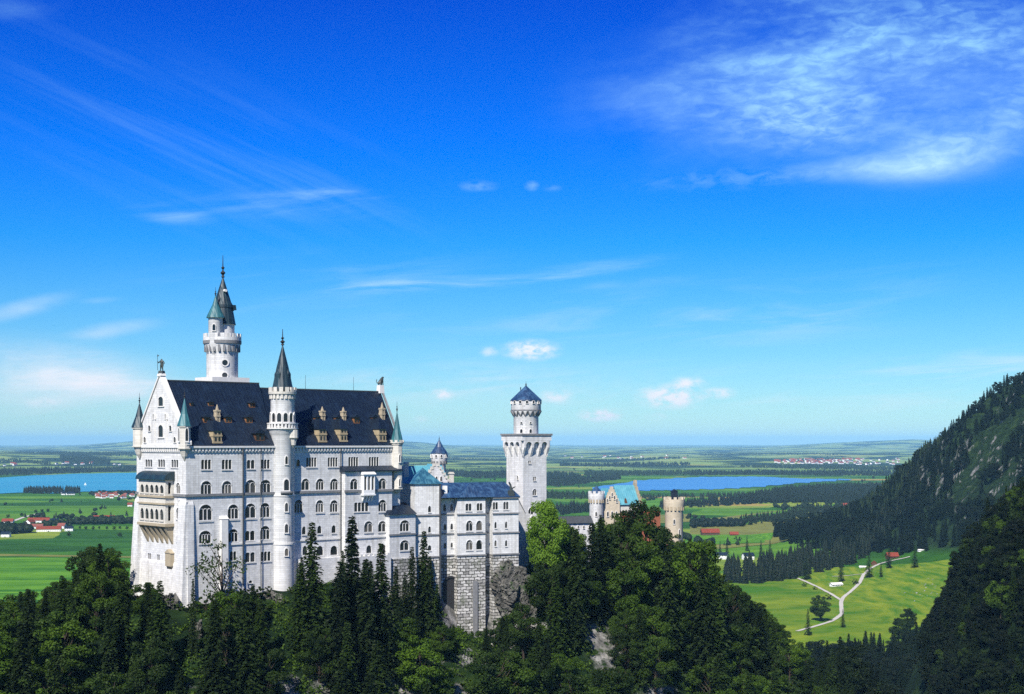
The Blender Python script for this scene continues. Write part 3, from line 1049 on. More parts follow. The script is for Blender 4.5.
for w in [(148.7, 458.6, 467.2, 7.4, 'plain3'), (161.4, 458.6, 467.4, 7.4, 'plain3'), (174.7, 458.8, 467.8, 7.4, 'plain3'),
          (178.2, 482, 494, 4.2, 'arch2'), (178.2, 507, 519.5, 4.2, 'arch2'), (179.3, 499, 504, 1.6, 'plain1'), (177.4, 533, 542, 1.7, 'plain1'),
          (140.4, 551, 559.6, 2.4, 'plain1'), (149.4, 552, 560, 3.4, 'plain2'), (158.4, 553.4, 560.6, 3.0, 'plain2'), (169.6, 568, 577, 1.4, 'plain1')]:
    win_w(*w)
wall_sheet(mb, 0, PW, ZBASE, ZE, wholes, west)
mb.poly([(UE, 0, ZBASE), (UE, PW, ZBASE), (UE, PW, ZE), (UE, 0, ZE)])
mb.poly([(0, PW, ZBASE), (UE, PW, ZBASE), (UE, PW, ZE), (0, PW, ZE)])
mb.build('wall', M['stone'], palace)
mb = MB()
wall_sheet(mb, BAYU0, BAYU1, ZBASE, ZBAY, bay, lambda u, z, d: (u, BAYV + d, z), 0.9)
for u in (BAYU0, BAYU1):
    mb.poly([(u, BAYV, ZBASE), (u, -0.01, ZBASE), (u, -0.01, ZBAY), (u, BAYV, ZBAY)])
mb.build('bay_wall', M['stone'], palace)
for (kind, w, h, loc, name, wall) in todo:
    put_window(palace, kind, w, h, loc, 0.0, wall, name)
for (kind, w, h, loc, wall) in wtodo:
    put_window(palace, kind, w, h, loc, R(-90), wall)

# skirt roof of the bay, its oriel window
mb = MB()
mb.prism([(BAYV - 0.7, ZBAY - 0.25), (BAYV - 0.7, ZBAY + 0.1), (-0.02, ZBAY + 1.5), (-0.02, ZBAY - 0.25)], 'x', BAYU0 - 0.6, fp.u(402, BAYV))
mb.build('bay_roof', M['slate'], palace)
uo0, uo1 = fp.u(363.0, BAYV - 1.0), fp.u(374.2, BAYV - 1.0)
zo0, zo1 = fp.z(494, uo0), fp.z(474.5, uo0)
mb = MB()
oh = []
for k in range(3):
    a = uo0 + (uo1 - uo0) * (k + 0.18) / 3; b = uo0 + (uo1 - uo0) * (k + 0.82) / 3
    oh.append((a, b, zo0 + 1.3, zo1 - 0.6))
wall_sheet(mb, uo0, uo1, zo0, zo1, oh, lambda u, z, d: (u, BAYV - 1.4 + d, z), 0.4)
for u in (uo0, uo1):
    mb.poly([(u, BAYV - 1.4, zo0), (u, BAYV - 0.01, zo0), (u, BAYV - 0.01, zo1), (u, BAYV - 1.4, zo1)])
mb.prism([(BAYV - 1.7, zo1), (BAYV - 1.7, zo1 + 0.25), (BAYV - 0.01, zo1 + 1.2), (BAYV - 0.01, zo1)], 'x', uo0 - 0.3, uo1 + 0.3)
mb.box(uo0 - 0.2, uo1 + 0.2, BAYV - 1.6, BAYV - 0.01, zo0 - 0.4, zo0 - 0.01)
for k in range(4):
    a = uo0 + (uo1 - uo0) * (k + 0.35) / 4
    mb.prism([(BAYV - 0.01, zo0 - 2.4), (BAYV - 1.3, zo0 - 0.42), (BAYV - 0.01, zo0 - 0.42)], 'x', a, a + 0.45)
oriel = mb.build('oriel', M['plaster'], palace)
for (a, b, c, d) in oh:
    p = MB(); p.poly([(a - 0.05, BAYV - 1.05, c - .05), (b + 0.05, BAYV - 1.05, c - .05), (b + 0.05, BAYV - 1.05, d + .05), (a - 0.05, BAYV - 1.05, d + .05)])
    p.build('pane', M['pane'], oriel)

# string courses, cornices, pipes
zs1 = fp.z(495.6, 0)
zs2 = fp.z(543.5, fp.u(240))
mb = MB()
mb.box(-0.45, UE, -0.42, -0.01, zs1 - 0.35, zs1 + 0.35)
mb.box(-0.45, -0.01, -0.01, PW, zs1 - 0.35, zs1 + 0.35)
mb.box(BAYU0 - 0.3, BAYU1 + 0.3, BAYV - 0.42, BAYV - 0.01, zs1 - 0.36, zs1 + 0.36)
mb.build('string_course', M['string'], palace)
mb = MB()
mb.box(fp.u(228), BAYU0, -0.30, -0.01, zs2 - 0.3, zs2 + 0.25)
mb.box(BAYU0 - 0.2, BAYU1 + 0.2, BAYV - 0.32, BAYV - 0.01, zs2 - 0.3, zs2 + 0.25)
mb.build('string_course', M['trim'], palace)
mb = MB()
mb.box(-0.7, UE + 0.3, -0.75, -0.01, ZE - 0.55, ZE)
mb.box(-0.75, -0.01, -0.75, PW + 0.6, ZE - 0.56, ZE + 0.25)
corbel_row(mb, 0.2, UE, 1.1, ZE - 1.5, ZE - 0.56, -0.5, -0.01)
n = 26
for k in range(n):
    v = PW * (k + 0.25) / n
    mb.box(-0.5, -0.01, v, v + PW * 0.5 / n, ZE - 1.5, ZE - 0.57)
mb.box(-0.3, UE, -0.25, -0.01, ZE - 1.85, ZE - 1.51)
mb.box(-0.3, -0.01, -0.01, PW, ZE - 1.85, ZE - 1.51)
mb.build('cornice', M['trim'], palace)
for px, pt, pb, pr in ((242.2, 448, 585, 0.22), (260, 448, 590, 0.13), (339.8, 448, 553, 0.15)):
    u = fp.u(px)
    mb = MB().tube((u, -0.55, fp.z(pt, u)), (u, -0.55, fp.z(pb, u)), pr, pr, 8)
    mb.build('downpipe', M['lead'], palace)
# chimney-like pier halfway up the wall
mb = MB()
ua, ub = fp.u(219.4), fp.u(226.6)
za, zb_ = fp.z(590, ua), fp.z(519, ua)
mb.box(ua, ub, -1.1, -0.01, za, zb_, (0.15, 0.0))
mb.prism([(-1.2, zb_), (-0.01, zb_ + 0.9), (-0.01, zb_)], 'x', ua - 0.1, ub + 0.1)
mb.build('pier', M['trim'], palace)
# corner buttresses with battered feet
mb = MB()
zt = fp.z(505, 0)
for (v0, v1, foot) in ((-0.5, 3.6, 2.1), (PW - 3.0, PW + 0.5, 2.6)):
    z0 = ZBASE - 2 if v0 < 0 else fp.z(590, 0, PW) - 6
    mb = MB()
    mb.prism([(-0.02, z0), (-foot, z0), (-0.5, zt), (-0.02, zt + 1.2)], 'y', v0, v1)
    mb.build('buttress', M['stone'], palace)
MB().prism([(-0.01, ZBASE - 2), (-1.4, ZBASE - 2), (-0.45, zt), (-0.01, zt + 1.2)], 'x', 0.0, 2.2).build('buttress', M['stone'], palace)
# battered plinth of the west face
mb = MB()
zp = fp.z(563, 0, 12)
mb.prism([(-0.02, ZBASE - 3), (-2.0, ZBASE - 3), (-0.3, zp), (-0.02, zp + 0.6)], 'y', 3.62, PW - 3.02)
mb.build('plinth', M['stone'], palace)

# loggia: two storeys of arches on the west face
LD = 2.7
v0, v1 = fp.v(165.3, -LD), fp.v(138.6, -LD)
lz = {k: fp.z(py, -LD, 18) for k, py in dict(roof=471, eave=479.4, up1=493, up0=482, mid1=496, mid0=503, lo1=505, lo0=519.5, base=523.8, corb=543).items()}
loggia = None
mb = MB()
lh = []
for (a, b) in ((lz['up1'], lz['up0']), (lz['lo0'], lz['lo1'])):
    n = 5
    for k in range(n):
        c0 = v0 + 0.7 + (v1 - v0 - 1.4) * (k + 0.10) / n; c1 = v0 + 0.7 + (v1 - v0 - 1.4) * (k + 0.90) / n
        lh.append((c0, c1, min(a, b), max(a, b)))
wall_sheet(mb, v0, v1, lz['base'], lz['eave'], lh, lambda v, z, d: (-LD + d, v, z), 0.8)
for v in (v0, v1):
    sh = [(-LD + 0.9, -0.8, min(a, b), max(a, b)) for (a, b) in ((lz['up1'], lz['up0']), (lz['lo0'], lz['lo1']))]
    sg = 1 if v == v0 else -1
    wall_sheet(mb, -LD, -0.01, lz['base'], lz['eave'], sh, lambda u, z, d, v=v, sg=sg: (u, v + sg * d, z), 0.8)
mb.poly([(-LD, v0, lz['base']), (-0.01, v0, lz['base']), (-0.01, v1, lz['base']), (-LD, v1, lz['base'])])
mb.poly([(-LD, v0, lz['mid1']), (-0.01, v0, lz['mid1']), (-0.01, v1, lz['mid1']), (-LD, v1, lz['mid1'])])
loggia = mb.build('loggia', M['tan'], palace)
ap = window_kind('plain1', 'tan')
lshade = MB(); lshade.poly([(-0.5, 0.31, 0), (0.5, 0.31, 0), (0.5, 0.31, 1), (-0.5, 0.31, 1)]); lshade = lshade.mesh('arch_shade', M['pane'])  # dark sheets stand in for the shade inside the open arches
for (a, b, c, d) in lh:
    link('arch', ap[0], loggia, (-LD - 0.02, (a + b) / 2, c), (0, 0, R(-90)), (b - a, 1, d - c))
    link('arch_shade', lshade, loggia, (-LD - 0.02, (a + b) / 2, c), (0, 0, R(-90)), (b - a, 1, d - c))
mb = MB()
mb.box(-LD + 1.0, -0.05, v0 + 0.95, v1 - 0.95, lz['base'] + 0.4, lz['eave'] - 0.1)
mb.build('inner_shade', M['pane'], loggia)  # near-black block in place of the shaded loggia interior
mb = MB()
for zz, t in ((lz['mid1'], 0.3), (lz['mid0'], 0.25), (lz['base'], 0.4)):
    mb.box(-LD - 0.35, -0.02, v0 - 0.35, v1 + 0.35, zz - t, zz + t)
mb.build('moulding', M['sand'], loggia)
mb = MB()
n = 6
for k in range(n):
    c = v0 + 0.8 + (v1 - v0 - 1.6) * k / (n - 1)
    mb.prism([(-0.02, lz['corb']), (-LD - 0.1, lz['base'] - 0.42), (-0.02, lz['base'] - 0.42)], 'y', c - 0.55, c + 0.55)
mb.build('bracket', M['sand'], loggia)
mb = MB()
for (a, b) in ((0.0, 0.0),):
    prof = []
    hr = lz['roof'] - lz['eave']
    for k in range(7):
        t = math.pi / 2 * k / 6
        prof.append((-0.02 - (LD + 0.7) * math.cos(t), lz['eave'] + 0.02 + hr * math.sin(t)))
    prof += [(-0.02, lz['eave'] + 0.02)]
    mb.prism(prof, 'y', v0 - 0.7, v1 + 0.7)
mb.build('loggia_roof', M['spire'], palace, True)
# small sandstone oriel low on the west face
mb = MB()
vo = fp.v(171.5)
mb.box(-1.2, -0.01, vo - 1.6, vo + 1.6, fp.z(566, 0, vo), fp.z(553, 0, vo))
mb.prism([(vo - 1.8, fp.z(553, 0, vo) + 0.01), (vo + 1.8, fp.z(553, 0, vo) + 0.01), (vo, fp.z(549, 0, vo))], 'x', -1.4, -0.01)
mb.prism([(-0.01, fp.z(571, 0, vo)), (-1.1, fp.z(566, 0, vo) - 0.01), (-0.01, fp.z(566, 0, vo) - 0.01)], 'y', vo - 1.2, vo + 1.2)
mb.build('oriel', M['sand'], palace)

# roofs: the higher western one, the lower eastern one
VR = PW / 2
ZR1 = fp.z(380.6, 3, VR)
ZR2 = fp.z(390.6, fp.u(340, VR), VR)
UM = fp.u(259, VR)
UG = fp.u(380.5, VR)


def gable_roof(mb, u0, u1, zr, over=0.7, u1r=None, t=0.35):
    u1r = u1 if u1r is None else u1r
    y0, y1 = -over, PW + over
    for (ya, yb) in ((y0, VR), (y1, VR)):
        A, B_, C_, D_ = (u0, ya, ZE + 0.05), (u1, ya, ZE + 0.05), (u1r, yb, zr), (u0, yb, zr)
        mb.poly([A, B_, C_, D_])
    mb.poly([(u0, y0, ZE + 0.05), (u0, VR, zr), (u0, y1, ZE + 0.05)])
    mb.poly([(u1, y0, ZE + 0.05), (u1r, VR, zr), (u1, y1, ZE + 0.05)])
    mb.poly([(u0, y0, ZE + 0.05), (u1, y0, ZE + 0.05), (u1, y1, ZE + 0.05), (u0, y1, ZE + 0.05)])


mb = MB(); gable_roof(mb, 0.9, fp.u(273), ZR1, u1r=UM)
roof1 = mb.build('roof', M['slate'], palace)
mb = MB(); gable_roof(mb, UM - 2, UE - 0.6, ZR2, 0.65, u1r=UG)
roof2 = mb.build('roof', M['slate'], palace)
# ridge roll and lightning rods
for (a, b, zr, par) in ((1.0, UM, ZR1, roof1), (UM, UG, ZR2, roof2)):
    MB().box(a, b, VR - 0.2, VR + 0.2, zr - 0.1, zr + 0.25).build('ridge', M['lead'], par)
for px in (305.5, 353.5):
    u = fp.u(px, VR)
    MB().tube((u, VR, ZR2), (u, VR, ZR2 + 4.6), 0.07, 0.04, 6).build('lightning_rod', M['iron'], roof2)
# west gable wall with coping and niches
mb = MB()
ZA = ZR1 + 1.1
mb.prism([(-0.9, ZE + 0.26), (PW + 0.9, ZE + 0.26), (VR, ZA)], 'x', -0.25, 0.88)
mb.build('gable', M['stone'], palace)
mb = MB()
for s in (-1, 1):
    a = (VR + s * (VR + 1.25), ZE + 0.3); b = (VR, ZA + 0.25)
    mb.prism([a, (a[0], a[1] + 0.9), (b[0], b[1] + 0.75), b], 'x', -0.55, 1.15)
mb.box(-0.7, 1.3, VR - 1.1, VR + 1.1, ZA + 0.2, ZA + 0.9, (0.2, 0.2))
mb.build('coping', M['trim'], palace)
mb = MB()
corbs = []
for px, py in ((161, 449),):
    pass
for (px, pt, pb, w, kind) in ((162, 396, 406, 5.5, 'arch2'), (155.2, 413.5, 419, 2.6, 'plain1'), (167.2, 413.5, 419, 2.6, 'plain1'), (162, 424, 437, 5.5, 'arch3'),
                              (150.6, 425, 431, 2.6, 'plain1'), (171.6, 425, 431, 2.6, 'plain1'), (146, 436.5, 442.5, 2.6, 'plain1'), (176, 436.5, 442.5, 2.6, 'plain1')):
    v = fp.v(px)
    wm = w / (F / fp.Y(0, v) * (fp.s + (px - 512) / F * fp.c))
    z0, z1 = fp.z(pb, 0, v), fp.z(pt, 0, v)
    slit_window(palace, wm, z1 - z0, (-0.26, v, z0), R(-90))
mb = MB()
for px in (155.6, 167.6):
    v = fp.v(px)
    mb.box(-0.5, -0.26, v - 0.3, v + 0.3, ZE + 0.3, fp.z(410, 0, v) - 1)
mb.build('lesene', M['trim'], palace)


def turret(parent, name, x, y, r, zc, z0, z1, zt, roof, wall='tan', n=8, corb_r=0.5, fin=3.0):
    """corner turret: corbelled foot zc..z0, body z0..z1, spire to zt"""
    mb = MB()
    mb.lathe([(0.05, zc), (r * corb_r, zc + (z0 - zc) * 0.35), (r * 0.9, z0 - 0.4), (r * 1.15, z0 - 0.3), (r * 1.15, z0), (r, z0 + 0.02), (r, z1 - 0.6), (r * 1.18, z1 - 0.5), (r * 1.18, z1), (0.0, z1 + 0.02)], n, (x, y), math.pi / n)
    t = mb.build(name, M[wall], parent)
    mb = MB()
    mb.lathe([(r * 1.28, z1 - 0.1), (r * 1.2, z1 + 0.25), (r * 0.62, z1 + (zt - z1) * 0.42), (0.06, zt)], n, (x, y), math.pi / n)
    mb.build('spire', M[roof], t)
    mb = MB(); finial(mb, x, y, zt, fin, 0.35)
    mb.build('finial', M['iron'], t)
    return t


# turrets of the west gable
u_, v_ = 0.6, 0.9
t = turret(palace, 'turret', -0.2, fp.v(186.2) + 0.6, 1.7, fp.z(461, 0), fp.z(448, 0), fp.z(425.6, 0), fp.z(398, 0), 'copper')
slit_window(t, 1.0, 4.0, (-0.2 - 0.2, fp.v(186.2) + 0.6 - 1.62, fp.z(441, 0)), R(-15))
slit_window(t, 0.9, 4.0, (-0.2 - 1.62, fp.v(186.2) + 0.6 + 0.1, fp.z(441, 0)), R(-90))
vl = fp.v(140.4)
t = turret(palace, 'turret', -0.3, vl, 1.9, fp.z(459, 0, vl), fp.z(446, 0, vl), fp.z(427, 0, vl), fp.z(402.5, 0, vl), 'spire')
# turret at the east end
ut = fp.u(397, -0.6)
t = turret(palace, 'turret', ut, -0.6, 1.75, fp.z(494, ut), fp.z(488, ut), fp.z(443, ut), fp.z(411, ut), 'copper', 'tan')
MB().lathe([(1.7, fp.z(443, ut)), (2.25, fp.z(443, ut)), (2.25, fp.z(442, ut)), (1.7, fp.z(442, ut))], 16, (ut, -0.6)).radial_boxes(8, 1.75, 2.25, fp.z(442, ut) - 0.05, fp.z(440, ut), 0.5, (ut, -0.6)).build('battlement', M['tan'], t)
for py in (462, 486):
    slit_window(t, 0.8, 2.6, (ut - 0.25, -0.6 - 1.68, fp.z(py, ut)), 0)
# dormers
def z_on_roof(v):
    return ZE + (ZR1 - ZE) * (v + 0.7) / (VR + 0.7)


def v_on_roof(z, zr):
    return (z - ZE) / (zr - ZE) * (VR + 0.65) - 0.65


def small_dormer(px, py0, py1, w, zr, roof, mat='dormer'):
    """timber dormer with a little hipped roof, its foot on the slope"""
    v = 3.0
    for _ in range(8):
        u = fp.u(px, v); z0 = fp.z(py1, u, v); v = v_on_roof(z0, zr)
    h = (py1 - py0) / F * fp.Y(u, v)
    wm = w / (F / fp.Y(u, v) * 0.88)
    vb = v_on_roof(z0 + h, zr) + 0.3
    d = MB().box(u - wm / 2, u + wm / 2, v - 0.05, vb, z0, z0 + h * 0.62).build('dormer', M[mat], palace)
    mb = MB()
    mb.prism([(u - wm * 0.68, z0 + h * 0.625), (u + wm * 0.68, z0 + h * 0.625), (u, z0 + h)], 'y', v - 0.5, vb + 1.2)
    mb.build('dormer_roof', M['slate'], d)
    for s in (-1, 1):
        p = MB()
        p.poly([(u + s * wm * 0.24 - wm * 0.17, v - 0.08, z0 + h * 0.1), (u + s * wm * 0.24 + wm * 0.17, v - 0.08, z0 + h * 0.1), (u + s * wm * 0.24 + wm * 0.17, v - 0.08, z0 + h * 0.55), (u + s * wm * 0.24 - wm * 0.17, v - 0.08, z0 + h * 0.55)])
        p.build('pane', M['pane'], d)


for px, a, b, w in ((207, 414, 422.8, 6.5), (228.5, 414, 422.8, 6.5), (249.2, 414, 423, 6.5), (211, 400, 406, 5), (252.3, 400.5, 407.5, 5.5), (191.8, 401, 406, 3)):
    small_dormer(px, a, b, w, ZR1, roof1)
for px, a, b, w in ((317.6, 414, 423, 5), (338.1, 414, 423, 5), (356.9, 414, 423.4, 6), (375, 414, 423, 5)):
    small_dormer(px, a, b, w, ZR2, roof2, 'dormer')
small_dormer(260, 429, 441, 9, ZR1, roof1, 'wood')


def stone_dormer(px, zr, py_base, py_body, py_roof, py_top, w):
    """stone dormer rising from the eaves, a carved chimney standing behind its roof"""
    v = 1.0
    for _ in range(8):
        u = fp.u(px, v); z0 = fp.z(py_base, u, v); v = v_on_roof(z0, zr)
    wm = w / (F / fp.Y(u, v) * 1.0)
    z1, z2, z3 = fp.z(py_body, u, v), fp.z(py_roof, u, v), fp.z(py_top, u, v)
    vb = v_on_roof(z1, zr) + 0.4
    mb = MB().box(u - wm / 2, u + wm / 2, v - 0.3, vb, z0, z1)
    mb.box(u - wm / 2 - 0.2, u + wm / 2 + 0.2, v - 0.5, v + 0.6, z0 - 0.25, z0 + 0.25)
    mb.box(u - wm / 2 - 0.15, u + wm / 2 + 0.15, v - 0.45, vb - 0.1, z0 + (z1 - z0) * 0.52, z0 + (z1 - z0) * 0.66)
    d = mb.build('dormer', M['dormer_stone'], palace)
    mb = MB()
    i = len(mb.v)
    a = (u - wm * 0.6, v - 0.6, z1 + 0.01); b = (u + wm * 0.6, v - 0.6, z1 + 0.01)
    vr = v_on_roof(z2, zr)
    mb.poly([a, b, (u + wm * 0.2, v + 0.9, z2), (u - wm * 0.2, v + 0.9, z2)])
    mb.poly([b, (u + wm * 0.6, vr, z1 + 0.01), (u + wm * 0.2, vr + 0.4, z2), (u + wm * 0.2, v + 0.9, z2)])
    mb.poly([a, (u - wm * 0.6, vr, z1 + 0.01), (u - wm * 0.2, vr + 0.4, z2), (u - wm * 0.2, v + 0.9, z2)])
    mb.poly([(u + wm * 0.2, v + 0.9, z2), (u - wm * 0.2, v + 0.9, z2), (u - wm * 0.2, vr + 0.4, z2), (u + wm * 0.2, vr + 0.4, z2)])
    mb.build('dormer_roof', M['slate'], d)
    for s in (-1, 1):
        x = u + s * wm * 0.22
        p = MB()
        p.poly([(q[0], v - 0.33, q[1]) for q in arch_pts(x - wm * 0.13, x + wm * 0.13, z0 + 0.35, z0 + (z1 - z0) * 0.36, wm * 0.1)])
        p.build('pane', M['pane'], d)
        p = MB()
        p.poly([(x - wm * 0.14, v - 0.33, z0 + (z1 - z0) * 0.7), (x + wm * 0.14, v - 0.33, z0 + (z1 - z0) * 0.7), (x + wm * 0.14, v - 0.33, z1 - 0.2), (x - wm * 0.14, v - 0.33, z1 - 0.2)])
        p.build('pane', M['pane'], d)
    vc = v_on_roof(z2, zr) + 0.5
    u = fp.u(px, vc)
    z2, z3 = fp.z(py_roof, u, vc), fp.z(py_top, u, vc)
    cw = wm * 0.26
    mb = MB()
    zc = z2 - 2.5
    for s in (-1, 1):
        mb.box(u + s * cw * 0.55 - cw * 0.32, u + s * cw * 0.55 + cw * 0.32, vc - 0.8, vc + 0.8, zc, z2 + (z3 - z2) * 0.55)
    mb.box(u - cw * 1.0, u + cw * 1.0, vc - 0.9, vc + 0.9, z2 + (z3 - z2) * 0.22, z2 + (z3 - z2) * 0.34)
    mb.box(u - cw * 1.0, u + cw * 1.0, vc - 0.9, vc + 0.9, z2 + (z3 - z2) * 0.551, z2 + (z3 - z2) * 0.66)
    mb.box(u - cw * 0.35, u + cw * 0.35, vc - 0.5, vc + 0.5, z2 + (z3 - z2) * 0.661, z3, (cw * 0.28, 0.4))
    mb.build('chimney', M['sand'], d)


stone_dormer(217, ZR1, 442.5, 431, 420.5, 404.5, 9.6)
stone_dormer(322.2, ZR2, 441.5, 429.4, 419, 406.5, 8.8)
stone_dormer(343.2, ZR2, 441, 429.0, 419, 407, 8.2)
stone_dormer(382, ZR2, 441, 429.2, 418.5, 402.5, 8.8)
# east gable parapet with its pedestal
mb = MB()
pts = [(-1.0, ZE + 0.06), (-1.0, ZE + 1.0), (VR, ZR2 + 0.7), (PW + 1.0, ZE + 1.0), (PW + 1.0, ZE + 0.06), (VR, ZR2 - 0.25)]
mb.poly([(UE - 0.6 + 0.02, *pts[0]), (UE - 0.6 + 0.02, *pts[1]), (UG + 0.4, *pts[2]), (UG + 0.4, *pts[5])])
mb.poly([(UE + 0.2, *pts[0]), (UE + 0.2, *pts[1]), (UG + 1.0, *pts[2]), (UG + 1.0, *pts[5])])
mb.poly([(UE - 0.58, *pts[1]), (UE + 0.2, *pts[1]), (UG + 1.0, *pts[2]), (UG + 0.4, *pts[2])])
mb.build('parapet', M['string'], palace, fix=False)
MB().box(UG - 1.0, UG + 0.9, VR - 1.0, VR + 1.0, ZR2 - 0.5, ZR2 + 2.2, (0.15, 0.15)).build('pedestal', M['trim'], palace)
# annexe at the foot of the east end
ua0, ua1, va = fp.u(389.5, -4.2), fp.u(415.5, -4.2), -4.2
ah, at_ = [], []
for w in [(404.6, 519.5, 531.8, 10, 'arch3'), (404.5, 539.6, 550.8, 9.5, 'arch2')]:
    win_s(fp, va, *w, ah, at_)
za1 = fp.z(515, ua0, va)
za0 = fp.z(559, ua0, va)
mb = MB()
wall_sheet(mb, ua0, ua1, za0, za1, ah, lambda u, z, d: (u, va + d, z))
mb.poly([(ua0, va, za0), (ua0, -0.02, za0), (ua0, -0.02, za1), (ua0, va, za1)])
mb.poly([(ua1, va, za0), (ua1, 6, za0), (ua1, 6, za1), (ua1, va, za1)])
ax = mb.build('annexe', M['stone'], palace)
for (kind, w, h, loc, name, wall) in at_:
    put_window(palace, kind, w, h, loc)
zr_ = fp.z(503.5, ua0)
mb = MB()
mb.poly([(ua0 - 0.7, va - 0.6, za1), (ua1 + 0.3, va - 0.6, za1), (ua1 + 0.3, 1.5, zr_), (ua0 + 2.0, 1.5, zr_)])
mb.poly([(ua0 - 0.7, va - 0.6, za1), (ua0 - 0.7, 1.5, za1), (ua0 + 2.0, 1.5, zr_)])
mb.poly([(ua1 + 0.3, va - 0.6, za1), (ua1 + 0.3, 1.5, za1), (ua1 + 0.3, 1.5, zr_)])
mb.poly([(ua0 - 0.7, va - 0.6, za1), (ua1 + 0.3, va - 0.6, za1), (ua1 + 0.3, 1.5, za1), (ua0 - 0.7, 1.5, za1)])
mb.build('annexe_roof', M['slate'], ax)
MB().box(ua0 - 0.25, ua1, va - 0.3, va - 0.01, fp.z(535.2, ua0), fp.z(533.6, ua0)).build('string_course', M['string'], ax)
mb = MB()
mb.box(ua0 - 0.5, ua1, va - 0.5, 3, za0 - 22, za0 - 0.01)
mb.build('foundation', M['masonry'], palace)
# terrace in front of the east half
MB().box(fp.u(297), BAYU0 - 1.0, -2.6, -0.02, ZBASE, fp.z(557.5, fp.u(320))).build('terrace', M['stone'], palace)
mb = MB()
ut0, ut1 = BAYU0 - 2.2, fp.u(389, -4.6)
mb.box(ut0, ut1, -5.6, BAYV - 0.02, ZBASE - 6, fp.z(556.6, ut0))
corbel_row(mb, ut0, ut1, 1.6, fp.z(556.6, ut0) + 0.01, fp.z(554.4, ut0), -5.6, -5.1, 0.5)
mb.build('terrace', M['stone'], palace)

# ------------------------------------------------------------------ round stair tower on the front
sv = 0.6
us = fp.u(282.6, sv)
wx, wy = fp.world(us, sv)
stair = thing('stair_tower', 'slim round white stair tower with dark pointed spire on the palace front', 'tower', (wx, wy, PB), fp.th)
Ys = fp.Y(us, sv)
rs = 11.7 / F * Ys


def zt_(py, Y):
    return EZ - (py - HZ) / F * Y - PB


q = {k: zt_(py, Ys) for k, py in dict(foot=596, shaft=436, corb=429, bal=423, drum=396, corn=392, batt=387.5, eave=391, side=369, apex=345, tip=329).items()}
rd = 11.9 / F * Ys
mb = MB()
mb.lathe([(rs * 1.0, 2.0), (rs, q['shaft']), (rs * 1.05, q['shaft'] + 0.3), (rs * 1.25, q['corb'])], 32)
mb.lathe([(rd * 0.8, q['corb']), (rd * 0.8, q['bal'] - 0.2), (rd * 0.98, q['bal']), (rd, q['drum']), (rd * 1.15, q['corn'])], 32)
mb.build('shaft', M['stone'], stair, True)
mb = MB()
mb.lathe([(rs * 1.2, q['corb'] - 0.3), (rs * 1.33, q['corb']), (rs * 1.33, q['corb'] + 0.3), (rs * 1.0, q['corb'] + 0.3)], 32)
mb.radial_boxes(26, rs * 1.22, rs * 1.30, q['corb'] + 0.31, q['bal'] - 0.3, 0.5)
mb.lathe([(rs * 1.2, q['bal'] - 0.29), (rs * 1.33, q['bal'] - 0.29), (rs * 1.33, q['bal']), (rs * 1.2, q['bal'])], 32)
mb.build('balcony', M['trim'], stair)
mb = MB()
mb.radial_boxes(20, rd * 0.95, rd * 1.10, q['drum'] - 0.9, q['drum'] + 0.5, 0.55)
mb.lathe([(rd * 0.9, q['drum'] + 0.51), (rd * 1.16, q['drum'] + 0.51), (rd * 1.18, q['corn']), (rd * 0.8, q['corn'])], 32)
mb.radial_boxes(14, rd * 0.98, rd * 1.17, q['corn'] + 0.01, q['batt'], 0.6)
mb.build('battlement', M['tan'], stair)
for k in range(12):
    (x, y), rz = on_round(rd * 0.985, 2 * math.pi * k / 12 + 0.2)
    slit_window(stair, 1.55, 2.9, (x, y, q['bal'] + 0.3), rz)
mb = MB()
ra = 11.0 / F * Ys
mb.lathe([(ra, q['corn'] + 0.1), (ra * 0.55, q['corn'] + (q['apex'] - q['corn']) * 0.52), (0.12, q['apex'])], 12)
sp = mb.build('spire', M['spire'], stair)
mb = MB()
for k in range(4):
    t = k * math.pi / 2 - math.pi / 4 - 0.35
    c, s_ = math.cos(t), math.sin(t)
    r0 = ra * 0.74
    z0, z1 = q['corn'] + 2.5, q['side'] - 0.6
    i = [(r0 * c - 0.7 * s_, r0 * s_ + 0.7 * c), (r0 * c + 0.7 * s_, r0 * s_ - 0.7 * c), (r0 * 0.4 * c + 0.7 * s_, r0 * 0.4 * s_ - 0.7 * c), (r0 * 0.4 * c - 0.7 * s_, r0 * 0.4 * s_ + 0.7 * c)]
    mb.prism(i, 'z', z0, z1 - 0.9)
    b = len(mb.v)
    mb.v += [(x, y, z1 - 0.89) for x, y in i] + [(r0 * 0.8 * c, r0 * 0.8 * s_, z1 + 0.6)]
    mb.f += [(b, b + 1, b + 4), (b + 1, b + 2, b + 4), (b + 2, b + 3, b + 4), (b + 3, b, b + 4)]
mb.build('spire_dormer', M['spire'], sp)
mb = MB(); finial(mb, 0, 0, q['apex'], q['tip'] - q['apex'], 0.8)
mb.build('finial', M['iron'], stair)
for py, w, h in ((464, 1.0, 2.6), (490, 1.9, 3.6), (511, 1.2, 2.8), (532, 1.3, 2.8), (555, 1.3, 2.4)):
    (x, y), rz = on_round(rs, R(-104))
    slit_window(stair, w, h, (x, y, zt_(py, Ys)), rz)
mb = MB()
zb1 = zt_(491, Ys)
mb.lathe([(rs * 0.9, zb1 - 1.8), (rs * 1.22, zb1 - 0.5), (rs * 1.22, zb1), (rs * 0.9, zb1)], 10, a0=R(-130), a1=R(-75))
mb.build('window_balcony', M['string'], stair)
for py in (495.0, 543.0):
    zz = zt_(py, Ys)
    MB().lathe([(rs * 0.98, zz - 0.3), (rs * 1.06, zz - 0.3), (rs * 1.06, zz + 0.3), (rs * 0.98, zz + 0.3)], 32).build('string_course', M['trim'], stair)
mb = MB()
(x, y), rz = on_round(rs * 1.02, R(-62))
